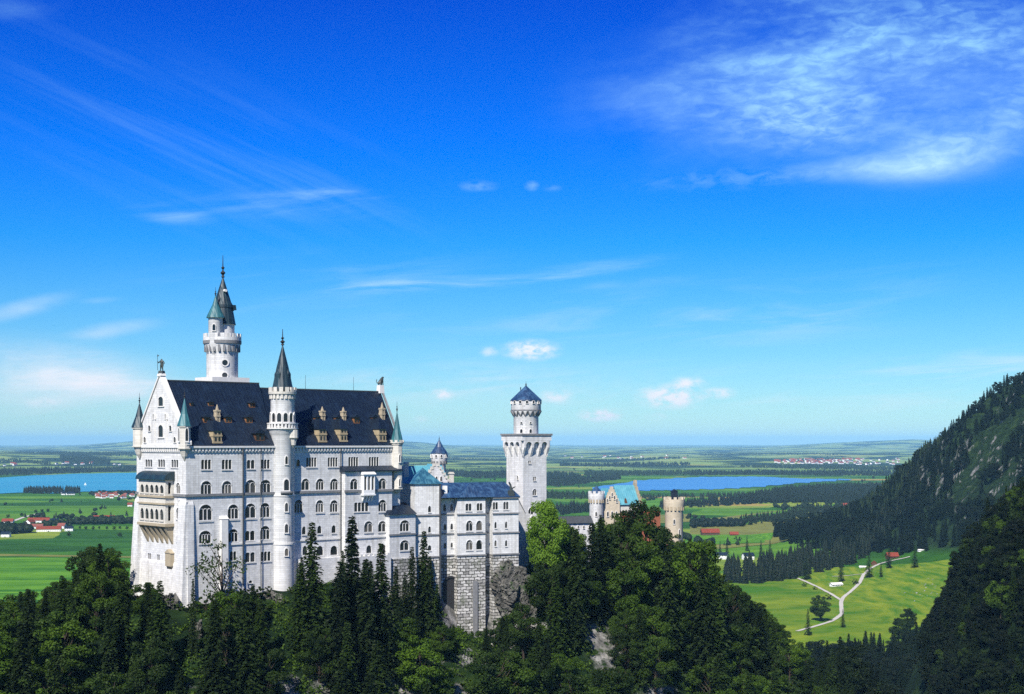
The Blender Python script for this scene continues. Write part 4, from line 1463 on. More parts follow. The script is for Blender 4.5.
zb1 = zt_(430, Ys)
mb.lathe([(0.05, zt_(448, Ys)), (0.8, zt_(445, Ys)), (1.1, zt_(439, Ys)), (1.55, zt_(438, Ys)), (1.55, zb1), (0, zb1)], 10, (x, y))
mb.build('corbel_turret', M['tan'], stair)

# ------------------------------------------------------------------ the tall round tower behind the roof
nv = PW + 1.5
un = fp.u(222.3, nv)
wx, wy = fp.world(un, nv)
Yn = fp.Y(un, nv)
north = thing('round_tower', 'tallest round white tower with green two-tier spire and side turret behind the palace roof', 'tower', (wx, wy, PB), fp.th)
k_ = Yn / F
q = {k: zt_(py, Yn) for k, py in dict(base=382, plat=377.8, neck=354, corb=343.5, floor=341, batt=334, drum=328, t2=325, t2b=308, t1=305, apex=277, tip=255).items()}
mb = MB()
r1 = 15.6 * k_
mb.lathe([(r1, 4.0), (r1, q['neck']), (r1 * 1.03, q['neck'] + 0.8), (18.4 * k_, q['corb']), (18.8 * k_, q['floor']), (0, q['floor'] + 0.01)], 40)
mb.build('shaft', M['stone'], north, True)
mb = MB()
mb.radial_boxes(22, r1 * 0.95, 17.8 * k_, q['neck'] + 0.6, q['corb'] - 0.4, 0.45)
mb.lathe([(16 * k_, q['corb'] - 0.39), (18.9 * k_, q['corb'] - 0.2), (19 * k_, q['floor']), (17 * k_, q['floor'])], 40)
mb.build('corbel_ring', M['string'], north)  # dark stone tone stands in for deep shading below the gallery
mb = MB()
mb.lathe([(17.4 * k_, q['floor'] + 0.02), (18.8 * k_, q['floor'] + 0.02), (18.8 * k_, q['floor'] + 1.0), (17.4 * k_, q['floor'] + 1.0)], 40)
mb.radial_boxes(18, 17.5 * k_, 18.75 * k_, q['floor'] + 1.01, q['batt'], 0.6)
mb.build('battlement', M['stone'], north)
MB().box(-21 * k_, 21 * k_, -17 * k_, 17 * k_, ZE, q['plat']).build('platform', M['trim'], north)
rdx = 1.6 * k_
mb = MB()
c0 = (1.6 * k_, 0.5)
mb.lathe([(11.6 * k_, q['floor']), (11.6 * k_, q['t2']), (12.6 * k_, q['t2'] + 0.3), (0, q['t2'] + 0.31)], 16, c0)
dr = mb.build('drum', M['stone'], north, True)
mb = MB()
mb.lathe([(13.0 * k_, q['t2'] + 0.1), (12.6 * k_, q['t2'] + 0.6), (9.8 * k_, q['t2b']), (10.4 * k_, q['t2b'] + 0.1), (10.2 * k_, q['t1']), (8.3 * k_, q['t1'] + 1.0), (0.15, q['apex'])], 16, c0)
sp = mb.build('spire', M['spire'], north)
mb = MB()
mb.tube((c0[0] - 0.4, c0[1] - 1.5, zt_(291, Yn)), (c0[0] - 0.4, c0[1] - 2.6, zt_(291, Yn)), 0.45, 0.45, 10)
mb.build('spire_window', M['trim'], sp)
mb = MB()
for t in (-0.7, 0.15):
    zt1 = q['t2b'] + 0.6
    r0 = 11.2 * k_
    mb.box(c0[0] + r0 * math.cos(t) - 0.55, c0[0] + r0 * math.cos(t) + 0.55, c0[1] + r0 * math.sin(t) - 0.55, c0[1] + r0 * math.sin(t) + 0.55, zt1 - 1.2, zt1 + 0.4, (0.15, 0.15))
mb.build('spire_dormer', M['spire'], sp)
mb = MB(); finial(mb, *c0, q['apex'], q['tip'] - q['apex'], 0.85)
mb.build('finial', M['iron'], north)
# side turret
lat = Vector((math.cos(-fp.th), math.sin(-fp.th), 0))       # picture right in local axes
fwd = Vector((math.sin(-fp.th) * 1.0, -math.cos(-fp.th), 0))  # towards the viewer
tc = lat * (-4.3 * k_) + fwd * (11.5 * k_)
c1 = (tc.x, tc.y)
mb = MB()
rt = 7.0 * k_
mb.lathe([(0.1, zt_(359, Yn)), (1.2, zt_(355, Yn)), (1.5, zt_(351, Yn)), (rt, zt_(344, Yn)), (rt, zt_(320, Yn)), (rt * 1.15, zt_(318.5, Yn)), (0, zt_(318.4, Yn))], 20, c1)
tu = mb.build('side_turret', M['stone'], north, True)
mb = MB()
mb.lathe([(rt * 1.3, zt_(319, Yn)), (rt * 1.2, zt_(317, Yn)), (rt * 0.45, zt_(306, Yn)), (0.08, zt_(296.5, Yn))], 14, c1)
mb.build('turret_roof', M['copper'], tu)
mb = MB(); finial(mb, *c1, zt_(296.5, Yn), 2.6, 0.4)
mb.build('finial', M['iron'], tu)
slit_window(tu, 1.1, 2.2, (c1[0] + rt * fwd.x, c1[1] + rt * fwd.y, zt_(332, Yn)), math.atan2(fwd.y, fwd.x) + math.pi / 2)
pw = math.atan2(fwd.y, fwd.x)
for dx, py, r in ((5.6, 363.5, 1.25), (5.4, 376, 1.2)):
    ph = pw + math.asin(dx * k_ / r1)
    round_window(north, r, (r1 * math.cos(ph), r1 * math.sin(ph), zt_(py, Yn)), ph + math.pi / 2)


# ------------------------------------------------------------------ statues on the gables
def knight():
    wx, wy = fp.world(0.3, VR)
    z0 = PB + ZA + 0.9
    st = thing('statue', 'dark bronze standing knight statue with raised lance on the gable peak', 'statue', (wx, wy, z0), fp.th + R(-60))
    st.scale = (0.86, 0.86, 0.8)
    b = MB()
    b.box(-0.9, 0.9, -0.9, 0.9, 0, 1.0, (0.15, 0.15))
    b.build('pedestal', M['bronze'], st)
    v, e, rad = [], [], []

    def joint(p, r, parent=None):
        v.append(p); rad.append(r)
        if parent is not None:
            e.append((parent, len(v) - 1))
        return len(v) - 1
    hip = joint((0, 0, 3.0), 0.42)
    ch = joint((0, 0, 4.3), 0.52, hip)
    nk = joint((0, 0, 4.95), 0.2, ch)
    joint((0, -0.05, 5.45), 0.33, nk)
    for s in (-1, 1):
        th = joint((s * 0.3, 0, 2.8), 0.32, hip)
        kn = joint((s * 0.42, -0.15 * s, 1.95), 0.24, th)
        an = joint((s * 0.48, 0.05, 1.1), 0.17, kn)
        joint((s * 0.5, -0.35, 1.02), 0.14, an)
        sh = joint((s * 0.62, 0, 4.55), 0.22, ch)
        if s < 0:
            el = joint((-1.05, -0.2, 3.8), 0.18, sh)
            joint((-1.15, -0.55, 4.5), 0.15, el)
        else:
            el = joint((1.1, 0, 3.75), 0.18, sh)
            joint((0.75, -0.45, 3.3), 0.15, el)
    me = bpy.data.meshes.new('body')
    me.from_pydata(v, e, [])
    o = link('body', me, st)
    sk = o.modifiers.new('skin', 'SKIN')
    for i, r in enumerate(rad):
        me.skin_vertices[0].data[i].radius = (r, r)
    me.skin_vertices[0].data[0].use_root = True
    sk.use_smooth_shade = True
    sub = o.modifiers.new('sub', 'SUBSURF'); sub.levels = sub.render_levels = 1
    me.materials.append(M['bronze'])
    MB().tube((-1.15, -0.6, 1.2), (-1.25, -0.6, 7.0), 0.09, 0.06, 6).build('lance', M['bronze'], st)
    b = MB(); b.prism([(-1.2, 6.9), (-0.55, 6.6), (-1.2, 6.1)], 'y', -0.62, -0.58)
    b.build('pennant', M['bronze'], st)
    b = MB(); b.prism([(0.45, 3.7), (1.15, 3.7), (1.15, 2.6), (0.8, 2.1), (0.45, 2.6)], 'y', -0.75, -0.6)
    b.build('shield', M['bronze'], st)


def lion():
    wx, wy = fp.world(UG, VR)
    st = thing('statue', 'dark seated lion statue on the east gable of the palace', 'statue', (wx, wy, PB + ZR2 + 2.22), fp.th)
    v, e, rad = [], [], []

    def joint(p, r, parent=None):
        v.append(p); rad.append(r)
        if parent is not None:
            e.append((parent, len(v) - 1))
        return len(v) - 1
    rump = joint((-0.7, 0, 0.75), 0.55)
    mid = joint((-0.1, 0, 1.25), 0.5, rump)
    che = joint((0.45, 0, 1.7), 0.55, mid)
    nk = joint((0.65, 0, 2.25), 0.52, che)
    hd = joint((0.95, 0, 2.65), 0.4, nk)
    joint((1.4, 0, 2.5), 0.2, hd)
    for s in (-1, 1):
        a = joint((0.7, s * 0.35, 1.2), 0.24, che)
        f_ = joint((0.75, s * 0.35, 0.2), 0.17, a)
        joint((1.0, s * 0.35, 0.12), 0.15, f_)
        k = joint((-0.2, s * 0.55, 0.6), 0.3, rump)
        f_ = joint((-0.5, s * 0.55, 0.2), 0.18, k)
        joint((0.0, s * 0.55, 0.12), 0.15, f_)
    t1 = joint((-1.3, 0, 0.5), 0.13, rump)
    t2 = joint((-1.7, 0, 1.2), 0.1, t1)
    joint((-1.5, 0, 1.9), 0.14, t2)
    me = bpy.data.meshes.new('body')
    me.from_pydata(v, e, [])
    o = link('body', me, st)
    sk = o.modifiers.new('skin', 'SKIN')
    for i, r in enumerate(rad):
        me.skin_vertices[0].data[i].radius = (r, r)
    me.skin_vertices[0].data[0].use_root = True
    sub = o.modifiers.new('sub', 'SUBSURF'); sub.levels = sub.render_levels = 1
    me.materials.append(M['bronze'])


knight()
lion()


# ------------------------------------------------------------------ the bower (women's wing) east of the palace
BB = 96.0
fb = Face((414.6 - 512) / F * 452, 452.0, 24.0, BB)
bower = thing('bower_building', 'white castle wing with three stepped bays and blue roof on rough stone footing', 'castle', (fb.ox, fb.oy, BB), fb.th)
segs = [  # picture x range, depth behind the front line, windows
    (414.6, 440.3, 0.0, [(429.6, 504, 512.6, 3.4, 'plain1'), (429.6, 524.6, 533, 3.2, 'plain1'), (429.6, 543.6, 551, 4, 'plain1')]),
    (440.3, 457.6, 3.2, [(444.6, 502, 511.6, 3.2, 'plain1'), (451.6, 502, 511.4, 3.2, 'plain1'), (445, 522, 530.4, 3, 'plain1'), (451.8, 521.6, 530, 3, 'plain1'), (445, 541, 549, 3, 'plain1'), (451.8, 541, 548, 2.6, 'plain1')]),
    (457.6, 485.4, 0.4, [(468.6, 502.4, 511.2, 6.4, 'plain2'), (479.6, 502, 511, 6, 'plain2'), (469.4, 520, 531.4, 7, 'arch2'), (479.2, 520, 531, 6.4, 'arch1'), (469.4, 539.4, 550.4, 7, 'arch2'), (479.2, 539.4, 550, 6.4, 'arch1')]),
    (485.4, 493, 3.4, []),
    (493, 518.6, 0.2, [(495.4, 501, 510, 5.6, 'plain2'), (506, 500.6, 509.8, 5.6, 'plain2'), (495.6, 520, 528.6, 2.6, 'plain1'), (506.2, 519.6, 528.4, 2.6, 'plain1'), (495.6, 538.6, 546.6, 2.6, 'plain1'), (506.2, 538.4, 546.6, 2.6, 'plain1')]),
]
mb = MB(); ms = MB(); sts = [MB(), MB(), MB()]; ev = MB()
zb0 = fb.z(555.6, fb.u(470))
zf = 4.0
wins = []
ue = fb.u(518.6)
z_e = fb.z(497.6, fb.u(480))
prev = None
zt0 = fb.z(484, 0)
for i, (xa, xb, v, ws) in enumerate(segs):
    a = fb.u(xa, v) if i == 0 else b_prev
    b = fb.u(xb, v if v < 2 else 0.3)
    b_prev = b
    h = []
    for w in ws:
        t = []
        win_s(fb, v, *w, h, t)
        wins += t
    top = zt0 if i == 0 else z_e
    wall_sheet(mb, a, b, zb0, top, h, lambda u, z, d, v=v: (u, v + d, z), 0.8)
    ms.poly([(a, v, zf), (b, v, zf), (b, v, zb0), (a, v, zb0)]) if i != 4 else ms.poly([(a, v, zf + 10), (b, v, zf + 10), (b, v, zb0), (a, v, zb0)])
    if prev is not None:
        mb.poly([(a, prev, zb0), (a, v, zb0), (a, v, z_e), (a, prev, z_e)])
        ms.poly([(a, prev, zf), (a, v, zf), (a, v, zb0), (a, prev, zb0)])
    prev = v
    for st1, py in zip(sts, (514.2, 533.6, 555.4)):
        zz = fb.z(py, fb.u(470))
        st1.box(a - 0.25, b + 0.25 if v < 2 else b - 0.27, v - 0.35, v - 0.01, zz - 0.22, zz + 0.22)
    if i:
        ev.box(a - 0.3, b + 0.3, v - 0.5, v - 0.01, z_e - 0.4, z_e + 0.1)
for (x, v0_, v1_, top) in ((0.0, 0.0, 14.0, zt0), (ue, 0.2, 14.0, z_e)):
    mb.poly([(x, v0_, zb0), (x, v1_, zb0), (x, v1_, top), (x, v0_, top)])
    ms.poly([(x, v0_, zf), (x, v1_, zf), (x, v1_, zb0), (x, v0_, zb0)])
u1 = fb.u(440.3)
mb.poly([(u1, 0.0, z_e - 0.5), (u1, 9, z_e - 0.5), (u1, 9, zt0), (u1, 0, zt0)])
mb.poly([(0, 9, zt0 - 8), (u1, 9, zt0 - 8), (u1, 9, zt0), (0, 9, zt0)])
mb.build('wall', M['stone'], bower)
ms.build('footing', M['masonry'], bower)
for st1 in sts:
    st1.build('string_course', M['string'], bower)
ev.build('eaves', M['string'], bower)
for (kind, w, h, loc, name, wall) in wins:
    put_window(bower, kind, w, h, loc)
# archway, its inner shade a flat black sheet, and a pilaster in the footing
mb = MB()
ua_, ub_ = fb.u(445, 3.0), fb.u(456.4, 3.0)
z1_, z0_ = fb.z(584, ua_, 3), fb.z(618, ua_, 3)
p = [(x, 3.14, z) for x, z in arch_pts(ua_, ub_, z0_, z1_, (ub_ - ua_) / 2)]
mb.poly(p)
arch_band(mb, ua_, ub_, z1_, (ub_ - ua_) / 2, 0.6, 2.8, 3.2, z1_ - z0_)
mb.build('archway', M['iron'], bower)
MB().box(fb.u(473), fb.u(477.5), -0.2, 0.38, zf, fb.z(581, fb.u(475))).build('pilaster', M['string'], bower)
MB().box(u1 - 0.4, u1 + 0.1, -0.5, -0.02, zf + 4, zt0 - 0.2).build('downpipe', M['lead'], bower)
# roofs
mb = MB()
zr_ = fb.z(482.4, fb.u(470), 7)
vr, vk = 7.0, 14.5
x0, x1 = u1 + 0.05, ue + 0.5
mb.poly([(x0, -0.5, z_e + 0.12), (x1, -0.5, z_e + 0.12), (x1 - 2.5, vr, zr_), (x0, vr, zr_)])
mb.poly([(x0, vk, z_e + 0.12), (x1, vk, z_e + 0.12), (x1 - 2.5, vr, zr_), (x0, vr, zr_)])
mb.poly([(x1, -0.5, z_e + 0.12), (x1, vk, z_e + 0.12), (x1 - 2.5, vr, zr_)])
mb.poly([(x0, -0.5, z_e + 0.12), (x0, vk, z_e + 0.12), (x0, vr, zr_)])
mb.poly([(x0, -0.5, z_e + 0.12), (x1, -0.5, z_e + 0.12), (x1, vk, z_e + 0.12), (x0, vk, z_e + 0.12)])
# hipped gable over the middle bay
xm = fb.u(472)
wv = 4.6
mb.poly([(xm - wv, -0.55, z_e + 0.2), (xm + wv, -0.55, z_e + 0.2), (xm, 2.4, zr_ - 0.2)])
mb.poly([(xm - wv, -0.55, z_e + 0.2), (xm, 2.4, zr_ - 0.2), (xm, vr, zr_ - 0.1), (xm - wv, vr, z_e + 0.2)])
mb.poly([(xm + wv, -0.55, z_e + 0.2), (xm, 2.4, zr_ - 0.2), (xm, vr, zr_ - 0.1), (xm + wv, vr, z_e + 0.2)])
rf = mb.build('roof', M['bower_slate'], bower)
mb = MB()
zq = fb.z(467.6, u1 / 2, 4.5)
c_ = (u1 / 2, 4.5)
e = [(-0.6, -0.6, zt0), (u1 + 0.6, -0.6, zt0), (u1 + 0.6, 9.6, zt0), (-0.6, 9.6, zt0)]
for k in range(4):
    mb.poly([e[k], e[(k + 1) % 4], (*c_, zq)])
mb.poly(e)
mb.build('roof', M['hex_roof'], bower)
for px, py0, py1 in ((447, 488, 484), (447.5, 492, 487)):
    pass
MB().box(fb.u(446), fb.u(449), 1.5, 3.2, z_e + 1.5, fb.z(486, fb.u(447))).build('chimney', M['plaster'], bower)
mb = MB()
xs_ = fb.u(512)
mb.box(xs_ - 1.2, xs_ + 1.0, -0.2, 1.6, z_e + 0.1, z_e + 2.2, (0.3, 0.3))
mb.tube((xs_, 0.6, z_e + 2.0), (xs_ - 0.3, 0.6, z_e + 4.2), 0.55, 0.3, 8)
mb.tube((xs_ - 0.3, 0.6, z_e + 4.0), (xs_ - 0.9, 0.4, z_e + 5.0), 0.35, 0.25, 8)
mb.tube((xs_ + 0.2, 0.6, z_e + 2.8), (xs_ + 1.5, 0.6, z_e + 3.4), 0.3, 0.12, 8)
mb.build('gable_figure', M['bronze'], bower)

# ------------------------------------------------------------------ knights' house behind: pale green gable roof
fk = Face((404 - 512) / F * 478, 478.0, 24.0, 118.0)
kh = thing('knights_house', 'white castle house with pale green copper roof and small stepped gable behind the wing', 'castle', (fk.ox, fk.oy, 118.0), fk.th)
k0, k1, kd = 0.0, fk.u(449), 16.0
zke = fk.z(485, 5); zkr = fk.z(465.5, 8, 8)
mb = MB()
mb.box(k0, k1, 0, kd, 0, zke)
mb.prism([(k1 - 9.8, zke), (k1 - 0.02, zke), (k1 - 4.9, zkr + 0.7)], 'y', -0.6, 0.4)
mb.build('wall', M['stone'], kh)
mb = MB()
mb.prism([(-0.6, zke + 0.02), (kd + 0.6, zke + 0.02), (kd / 2, zkr)], 'x', k0 - 0.5, k1 + 0.4)
mb.prism([(k1 - 10.2, zke + 0.03), (k1 + 0.35, zke + 0.03), (k1 - 4.9, zkr + 0.6)], 'y', 0.42, kd / 2)
mb.build('roof', M['teal'], kh)
mb = MB()
for i in range(7):
    for s in (-1, 1):
        t = i / 7
        x = k1 - 4.9 + s * 5.2 * (1 - t)
        z = zke + (zkr + 0.9 - zke) * t
        mb.box(x - 0.45, x + 0.45, -0.75, 0.3, z, z + 1.0)
mb.build('gable_steps', M['tan'], kh)
for x in (k1 - 6.6, k1 - 4.9, k1 - 3.2):
    slit_window(kh, 0.8, 1.8, (x, -0.62, zke + 1.2), 0)
for px, w in ((406.5, 1.6), (452, 1.4)):
    x = fk.u(px, 3)
    MB().box(x - w / 2, x + w / 2, 3, 4.4, zke - 1, fk.z(462 if px < 420 else 472, x, 3)).box(x - w / 2 - 0.2, x + w / 2 + 0.2, 2.8, 4.6, fk.z(464 if px < 420 else 474, x, 3), fk.z(463 if px < 420 else 473, x, 3)).build('chimney', M['tan'], kh)

# slim round tower behind it
Yc = 515.0
kc = Yc / F
ct = thing('round_tower', 'small round white tower with dark cone roof beside the pale green roof', 'tower', ((439.2 - 512) * kc, Yc, 118.0))


def zc(py, Y, b):
    return EZ - (py - HZ) / F * Y - b


mb = MB()
mb.lathe([(6.6 * kc, 0), (6.6 * kc, zc(463.5, Yc, 118)), (8.2 * kc, zc(459.5, Yc, 118)), (8.2 * kc, zc(453.5, Yc, 118)), (0, zc(453.4, Yc, 118))], 24)
mb.build('shaft', M['stone'], ct, True)
mb = MB(); mb.radial_boxes(14, 6.5 * kc, 8.1 * kc, zc(464, Yc, 118), zc(461, Yc, 118), 0.5)
mb.build('corbel_ring', M['string'], ct)
mb = MB(); mb.lathe([(8.9 * kc, zc(453.3, Yc, 118)), (4.2 * kc, zc(447, Yc, 118)), (0.1, zc(439.5, Yc, 118))], 16)
mb.build('cone_roof', M['bower_slate'], ct)
mb = MB(); finial(mb, 0, 0, zc(439.5, Yc, 118), 1.4, 0.25)
mb.build('finial', M['iron'], ct)
for k in range(10):
    (x, y), rz = on_round(8.15 * kc, 2 * math.pi * k / 10)
    slit_window(ct, 0.7, 1.1, (x, y, zc(457.5, Yc, 118)), rz)

# ------------------------------------------------------------------ square tower
Yq = 492.0
kq = Yq / F
QB = 118.0
qt = thing('square_tower', 'square white tower with machicolated platform and round turret under a dark cone roof', 'tower', ((523 - 512) * kq, Yq, QB), R(36))
# local: the near corner is at the origin, +x runs along the right face, +y along the left face
rx = 23.6 * kq / math.cos(R(36)) * 1.01
ry = 16.6 * kq / math.sin(R(36)) * 1.0
Q = lambda py: zc(py, Yq, QB)
hs, lt = [], []
sfq = Face(qt.location.x, qt.location.y, 36.0, QB)
for (px, a, b, w, kind) in ((529.6, 460, 464, 3, 'plain2'), (534.6, 476, 481, 3.2, 'plain2'), (534.6, 488.6, 495.6, 4.4, 'arch2'), (531, 507, 516, 5.6, 'arch2')):
    win_s(sfq, 0.0, px, a, b, w, kind, hs, lt)
mb = MB()
wall_sheet(mb, 0, rx, 0, Q(439), hs, lambda u, z, d: (u, d, z), 0.8)
mb.poly([(0, 0, 0), (0, ry, 0), (0, ry, Q(439)), (0, 0, Q(439))])
mb.poly([(rx, 0, 0), (rx, ry, 0), (rx, ry, Q(439)), (rx, 0, Q(439))])
mb.poly([(0, ry, 0), (rx, ry, 0), (rx, ry, Q(439)), (0, ry, Q(439))])
mb.build('shaft', M['stone'], qt)
for (kind, w, h, loc, name, wall) in lt:
    put_window(qt, kind, w, h, loc)
slit_window(qt, 0.8, 1.6, (-0.02, ry * 0.3, Q(480)), R(-90))
ov = 1.3
mb = MB()
mb.box(-ov, rx + ov, -ov, ry + ov, Q(440.6), Q(435.5))
n = 3
zA, zB = Q(457), Q(447.5)
for k in range(n + 1):
    t = k / n
    for (x, y, ax) in ((rx * t, 0, 0), (rx * t, ry, 1), (0, ry * t, 2), (rx, ry * t, 3)):
        w = 0.42
        if ax in (0, 1):
            s = -1 if ax == 0 else 1
            mb.prism([(y - s * 0.02, zA), (y + s * ov, zB), (y + s * ov, Q(440.7)), (y - s * 0.02, Q(440.7))], 'x', x - w, x + w)
        else:
            s = -1 if ax == 2 else 1
            mb.prism([(x - s * 0.02, zA), (x + s * ov, zB), (x + s * ov, Q(440.7)), (x - s * 0.02, Q(440.7))], 'y', y - w, y + w)
# arches between the consoles
for k in range(n):
    for ax in (0, 1):
        L = rx if ax == 0 else ry
        c = L * (k + 0.5) / n
        hw = L / n / 2 - 0.40
        pts = arch_pts(c - hw, c + hw, zB + 0.1, zB + 0.6, 1.4)
        top = pts[1:-1]
        for (p, q_) in zip(top[:-1], top[1:]):
            poly = [(p[0], p[1]), (q_[0], q_[1]), (q_[0], Q(440.7)), (p[0], Q(440.7))]
            if ax == 0:
                mb.prism(poly, 'y', -ov + 0.02, -ov + 0.7)
            else:
                mb.prism(poly, 'x', -ov + 0.02, -ov + 0.7)
mb.build('machicolation', M['stone'], qt)
mb = MB()
mb.box(-ov - 0.3, rx + ov + 0.3, -ov - 0.3, ry + ov + 0.3, Q(435.49), Q(433.6))
mb.build('platform', M['string'], qt)
# round upper turret, centred where the photograph shows it
cx_, cy_ = rx / 2, ry / 2
off = (526.2 - 512) * kq - qt.location.x - (cx_ * math.cos(R(36)) - cy_ * math.sin(R(36)))
cx_ += off * math.cos(R(36)); cy_ -= off * math.sin(R(36))
ktop = (Yq + 6) / F
mb = MB()
mb.lathe([(12.5 * ktop, Q(433.7)), (12.5 * ktop, Q(415.5)), (15.0 * ktop, Q(411)), (15.0 * ktop, Q(400)), (0, Q(399.9))], 32, (cx_, cy_))
up = mb.build('upper_turret', M['stone'], qt, True)
mb = MB()
nn = 18
for k in range(nn):
    t = 2 * math.pi * (k + 0.5) / nn
    (a, b) = (12.6 * ktop, 15.3 * ktop)
    for s in (-1, 1):
        mb.tube((cx_ + 12.7 * ktop * math.cos(t), cy_ + 12.7 * ktop * math.sin(t), Q(415.8)), (cx_ + 15.15 * ktop * math.cos(t + s * math.pi / nn), cy_ + 15.15 * ktop * math.sin(t + s * math.pi / nn), Q(410.6)), 0.22, 0.3, 6)
mb.lathe([(15.0 * ktop, Q(410.4)), (15.35 * ktop, Q(410.4)), (15.35 * ktop, Q(409.4)), (15.0 * ktop, Q(409.4))], 32, (cx_, cy_))
mb.build('corbel_ring', M['string'], up)
for k in range(14):
    (x, y), rz = on_round(15.0 * ktop, 2 * math.pi * k / 14 + 0.1)
    slit_window(up, 0.95, 1.1, (x + cx_, y + cy_, Q(403.3)), rz)
mb = MB()
mb.lathe([(15.9 * ktop, Q(400.2)), (15.7 * ktop, Q(399.3)), (7.6 * ktop, Q(391.6)), (0.12, Q(384.8))], 16, (cx_, cy_))
mb.build('cone_roof', M['bower_slate'], qt)
mb = MB(); finial(mb, cx_, cy_, Q(384.9), 1.6, 0.4)
lx = lat_q = Vector((math.cos(R(-36)), math.sin(R(-36)), 0))
mb.tube((cx_ - lx.x * 1.9, cy_ - lx.y * 1.9, Q(392)), (cx_ - lx.x * 1.9, cy_ - lx.y * 1.9, Q(386.4)), 0.12, 0.2, 6)
mb.build('finial', M['iron'], qt)
phc = R(-90) - R(36)
for dx, py, w, h in ((-4.6, 423.6, 0.8, 0.7), (4.4, 423.6, 0.8, 0.7), (-4.6, 433, 1.1, 1.5), (4.4, 433, 1.1, 1.5)):
    ph = phc + math.asin(dx / 12.5)
    (x, y), rz = on_round(12.5 * ktop, ph)
    slit_window(up, w, h, (x + cx_, y + cy_, Q(py)), rz)
# sloping link wall between the wing and the tower
fl = Face((517 - 512) / F * 484, 484.0, 36.0, 116.0)
lk = thing('link_wall', 'white sloping wall with arched door joining the wing and the square tower', 'wall', (fl.ox, fl.oy, 116.0), fl.th)
la, lb_ = 0.0, fl.u(546)
mb = MB()
mb.prism([(la, 0), (lb_, 0), (lb_, fl.z(519, lb_)), (la + 3.2, fl.z(512, 3)), (la, fl.z(496, 0))], 'y', 0.0, 2.4)
mb.build('wall', M['stone'], lk)
slit_window(lk, 2.6, 4.2, (fl.u(533), -0.02, fl.z(527, fl.u(533))), 0)
mb = MB()
mb.prism([(la - 0.2, fl.z(495.6, 0)), (la + 3.2, fl.z(511.5, 3)), (la + 3.3, fl.z(512.6, 3)), (la - 0.2, fl.z(497.6, 0))], 'y', -0.3, 2.6)
mb.build('coping', M['string'], lk)

# ------------------------------------------------------------------ gatehouse
Yg = 562.0
kg = Yg / F
GB = 110.0
G_ = lambda py: zc(py, Yg, GB)


def gate_tower(name, label, px, r, py_top, py_flare, py_body, merlons, cone=None):
    t = thing(name, label, 'tower', ((px - 512) * kg, Yg, GB))
    mb = MB()
    mb.lathe([(r * kg, 0), (r * kg, G_(py_body)), (r * 1.18 * kg, G_(py_flare)), (r * 1.18 * kg, G_(py_top) - 0.9), (r * 0.9 * kg, G_(py_top) - 0.9), (r * 0.9 * kg, G_(py_top) - 1.6), (0, G_(py_top) - 1.6)], 24)
    mb.build('shaft', M['gate_stone' if cone is None else 'stone'], t, True)
    mb = MB()
    mb.lathe([(r * 0.95 * kg, G_(py_top) - 0.89), (r * 1.175 * kg, G_(py_top) - 0.89), (r * 1.175 * kg, G_(py_top) - 0.7), (r * 0.95 * kg, G_(py_top) - 0.7)], 24)
    mb.radial_boxes(merlons, r * 0.98 * kg, r * 1.17 * kg, G_(py_top) - 0.75, G_(py_top) + 0.2, 0.55)
    mb.build('battlement', M['gate_stone' if cone is None else 'stone'], t)
    mb = MB()
    mb.radial_boxes(16, r * 0.96 * kg, r * 1.15 * kg, G_(py_body) - 0.3, G_(py_flare) - 0.5, 0.45)
    mb.build('corbel_ring', M['sand'], t)
    if cone:
        mb = MB(); mb.lathe([(r * 0.86 * kg, G_(py_top) - 1.5), (r * 0.8 * kg, G_(py_top) - 0.2), (0.05, G_(cone))], 16)
        mb.build('cone_roof', M['bower_slate'], t)
    for a, py in ((-95, py_body + 14), (-60, py_body + 24)):
        (x, y), rz = on_round(r * kg, R(a))
        slit_window(t, 0.8, 2.0, (x, y, G_(py)), rz)
    return t


gate_tower('gate_tower', 'pale round battlemented gate tower with dark cap left of the stepped gable', 596.4, 7.0, 491.5, 498, 502, 10, 485.5)
gt = gate_tower('gate_tower', 'sandy round battlemented gate tower without roof at the right end of the castle', 674.0, 9.0, 497.5, 505, 509.5, 12)
MB().box(-1.2, 1.4, -1.2, 1.2, G_(497.5) - 1.6, G_(491.5)).prism([(-1.5, G_(491.5)), (1.7, G_(491.5)), (0.1, G_(489))], 'y', -1.4, 1.4).build('stair_hood', M['slate'], gt)
fg = Face((604 - 512) * kg, Yg + 1.0, 20.0, GB)
gh = thing('gatehouse', 'sandy and red brick gatehouse with stepped gables and bright teal roof', 'gatehouse', (fg.ox, fg.oy, GB), fg.th)
gu0, gu1, gu2 = 0.0, fg.u(619.5), fg.u(641)
mb = MB()
zeg, zrg = fg.z(504, 5), fg.z(486.5, 5)
mb.box(gu0, gu1, -0.3, 11, 0, zeg)
n = 6
for k in range(n):
    w = (gu1 - gu0) / 2 * (1 - k / n)
    c = (gu0 + gu1) / 2
    mb.box(c - w, c + w, -0.3, 0.7, zeg + (zrg - zeg) * k / n + 0.01, zeg + (zrg - zeg) * (k + 1) / n)
mb.build('wall', M['gate_stone'], gh)
for k in range(5):
    slit_window(gh, 0.7, 1.6, ((gu0 + gu1) / 2 + (k - 2) * 1.05, -0.32, zeg + 0.7 + (2 - abs(k - 2)) * 1.2), 0)
for k in range(3):
    slit_window(gh, 0.9, 2.2, ((gu0 + gu1) / 2 + (k - 1) * 1.9, -0.32, zeg - 5), 0)
mb = MB()
mb.box(gu1 + 0.01, gu2 + 9, 0.6, 11, 0, zeg - 3.4)
mb.build('red_wall', M['red_brick'], gh)
MB().box(gu1 + 0.01, gu2 - 0.5, 0.7, 10.9, zeg - 3.39, zeg - 0.4).build('upper_wall', M['tan'], gh)
mb = MB()
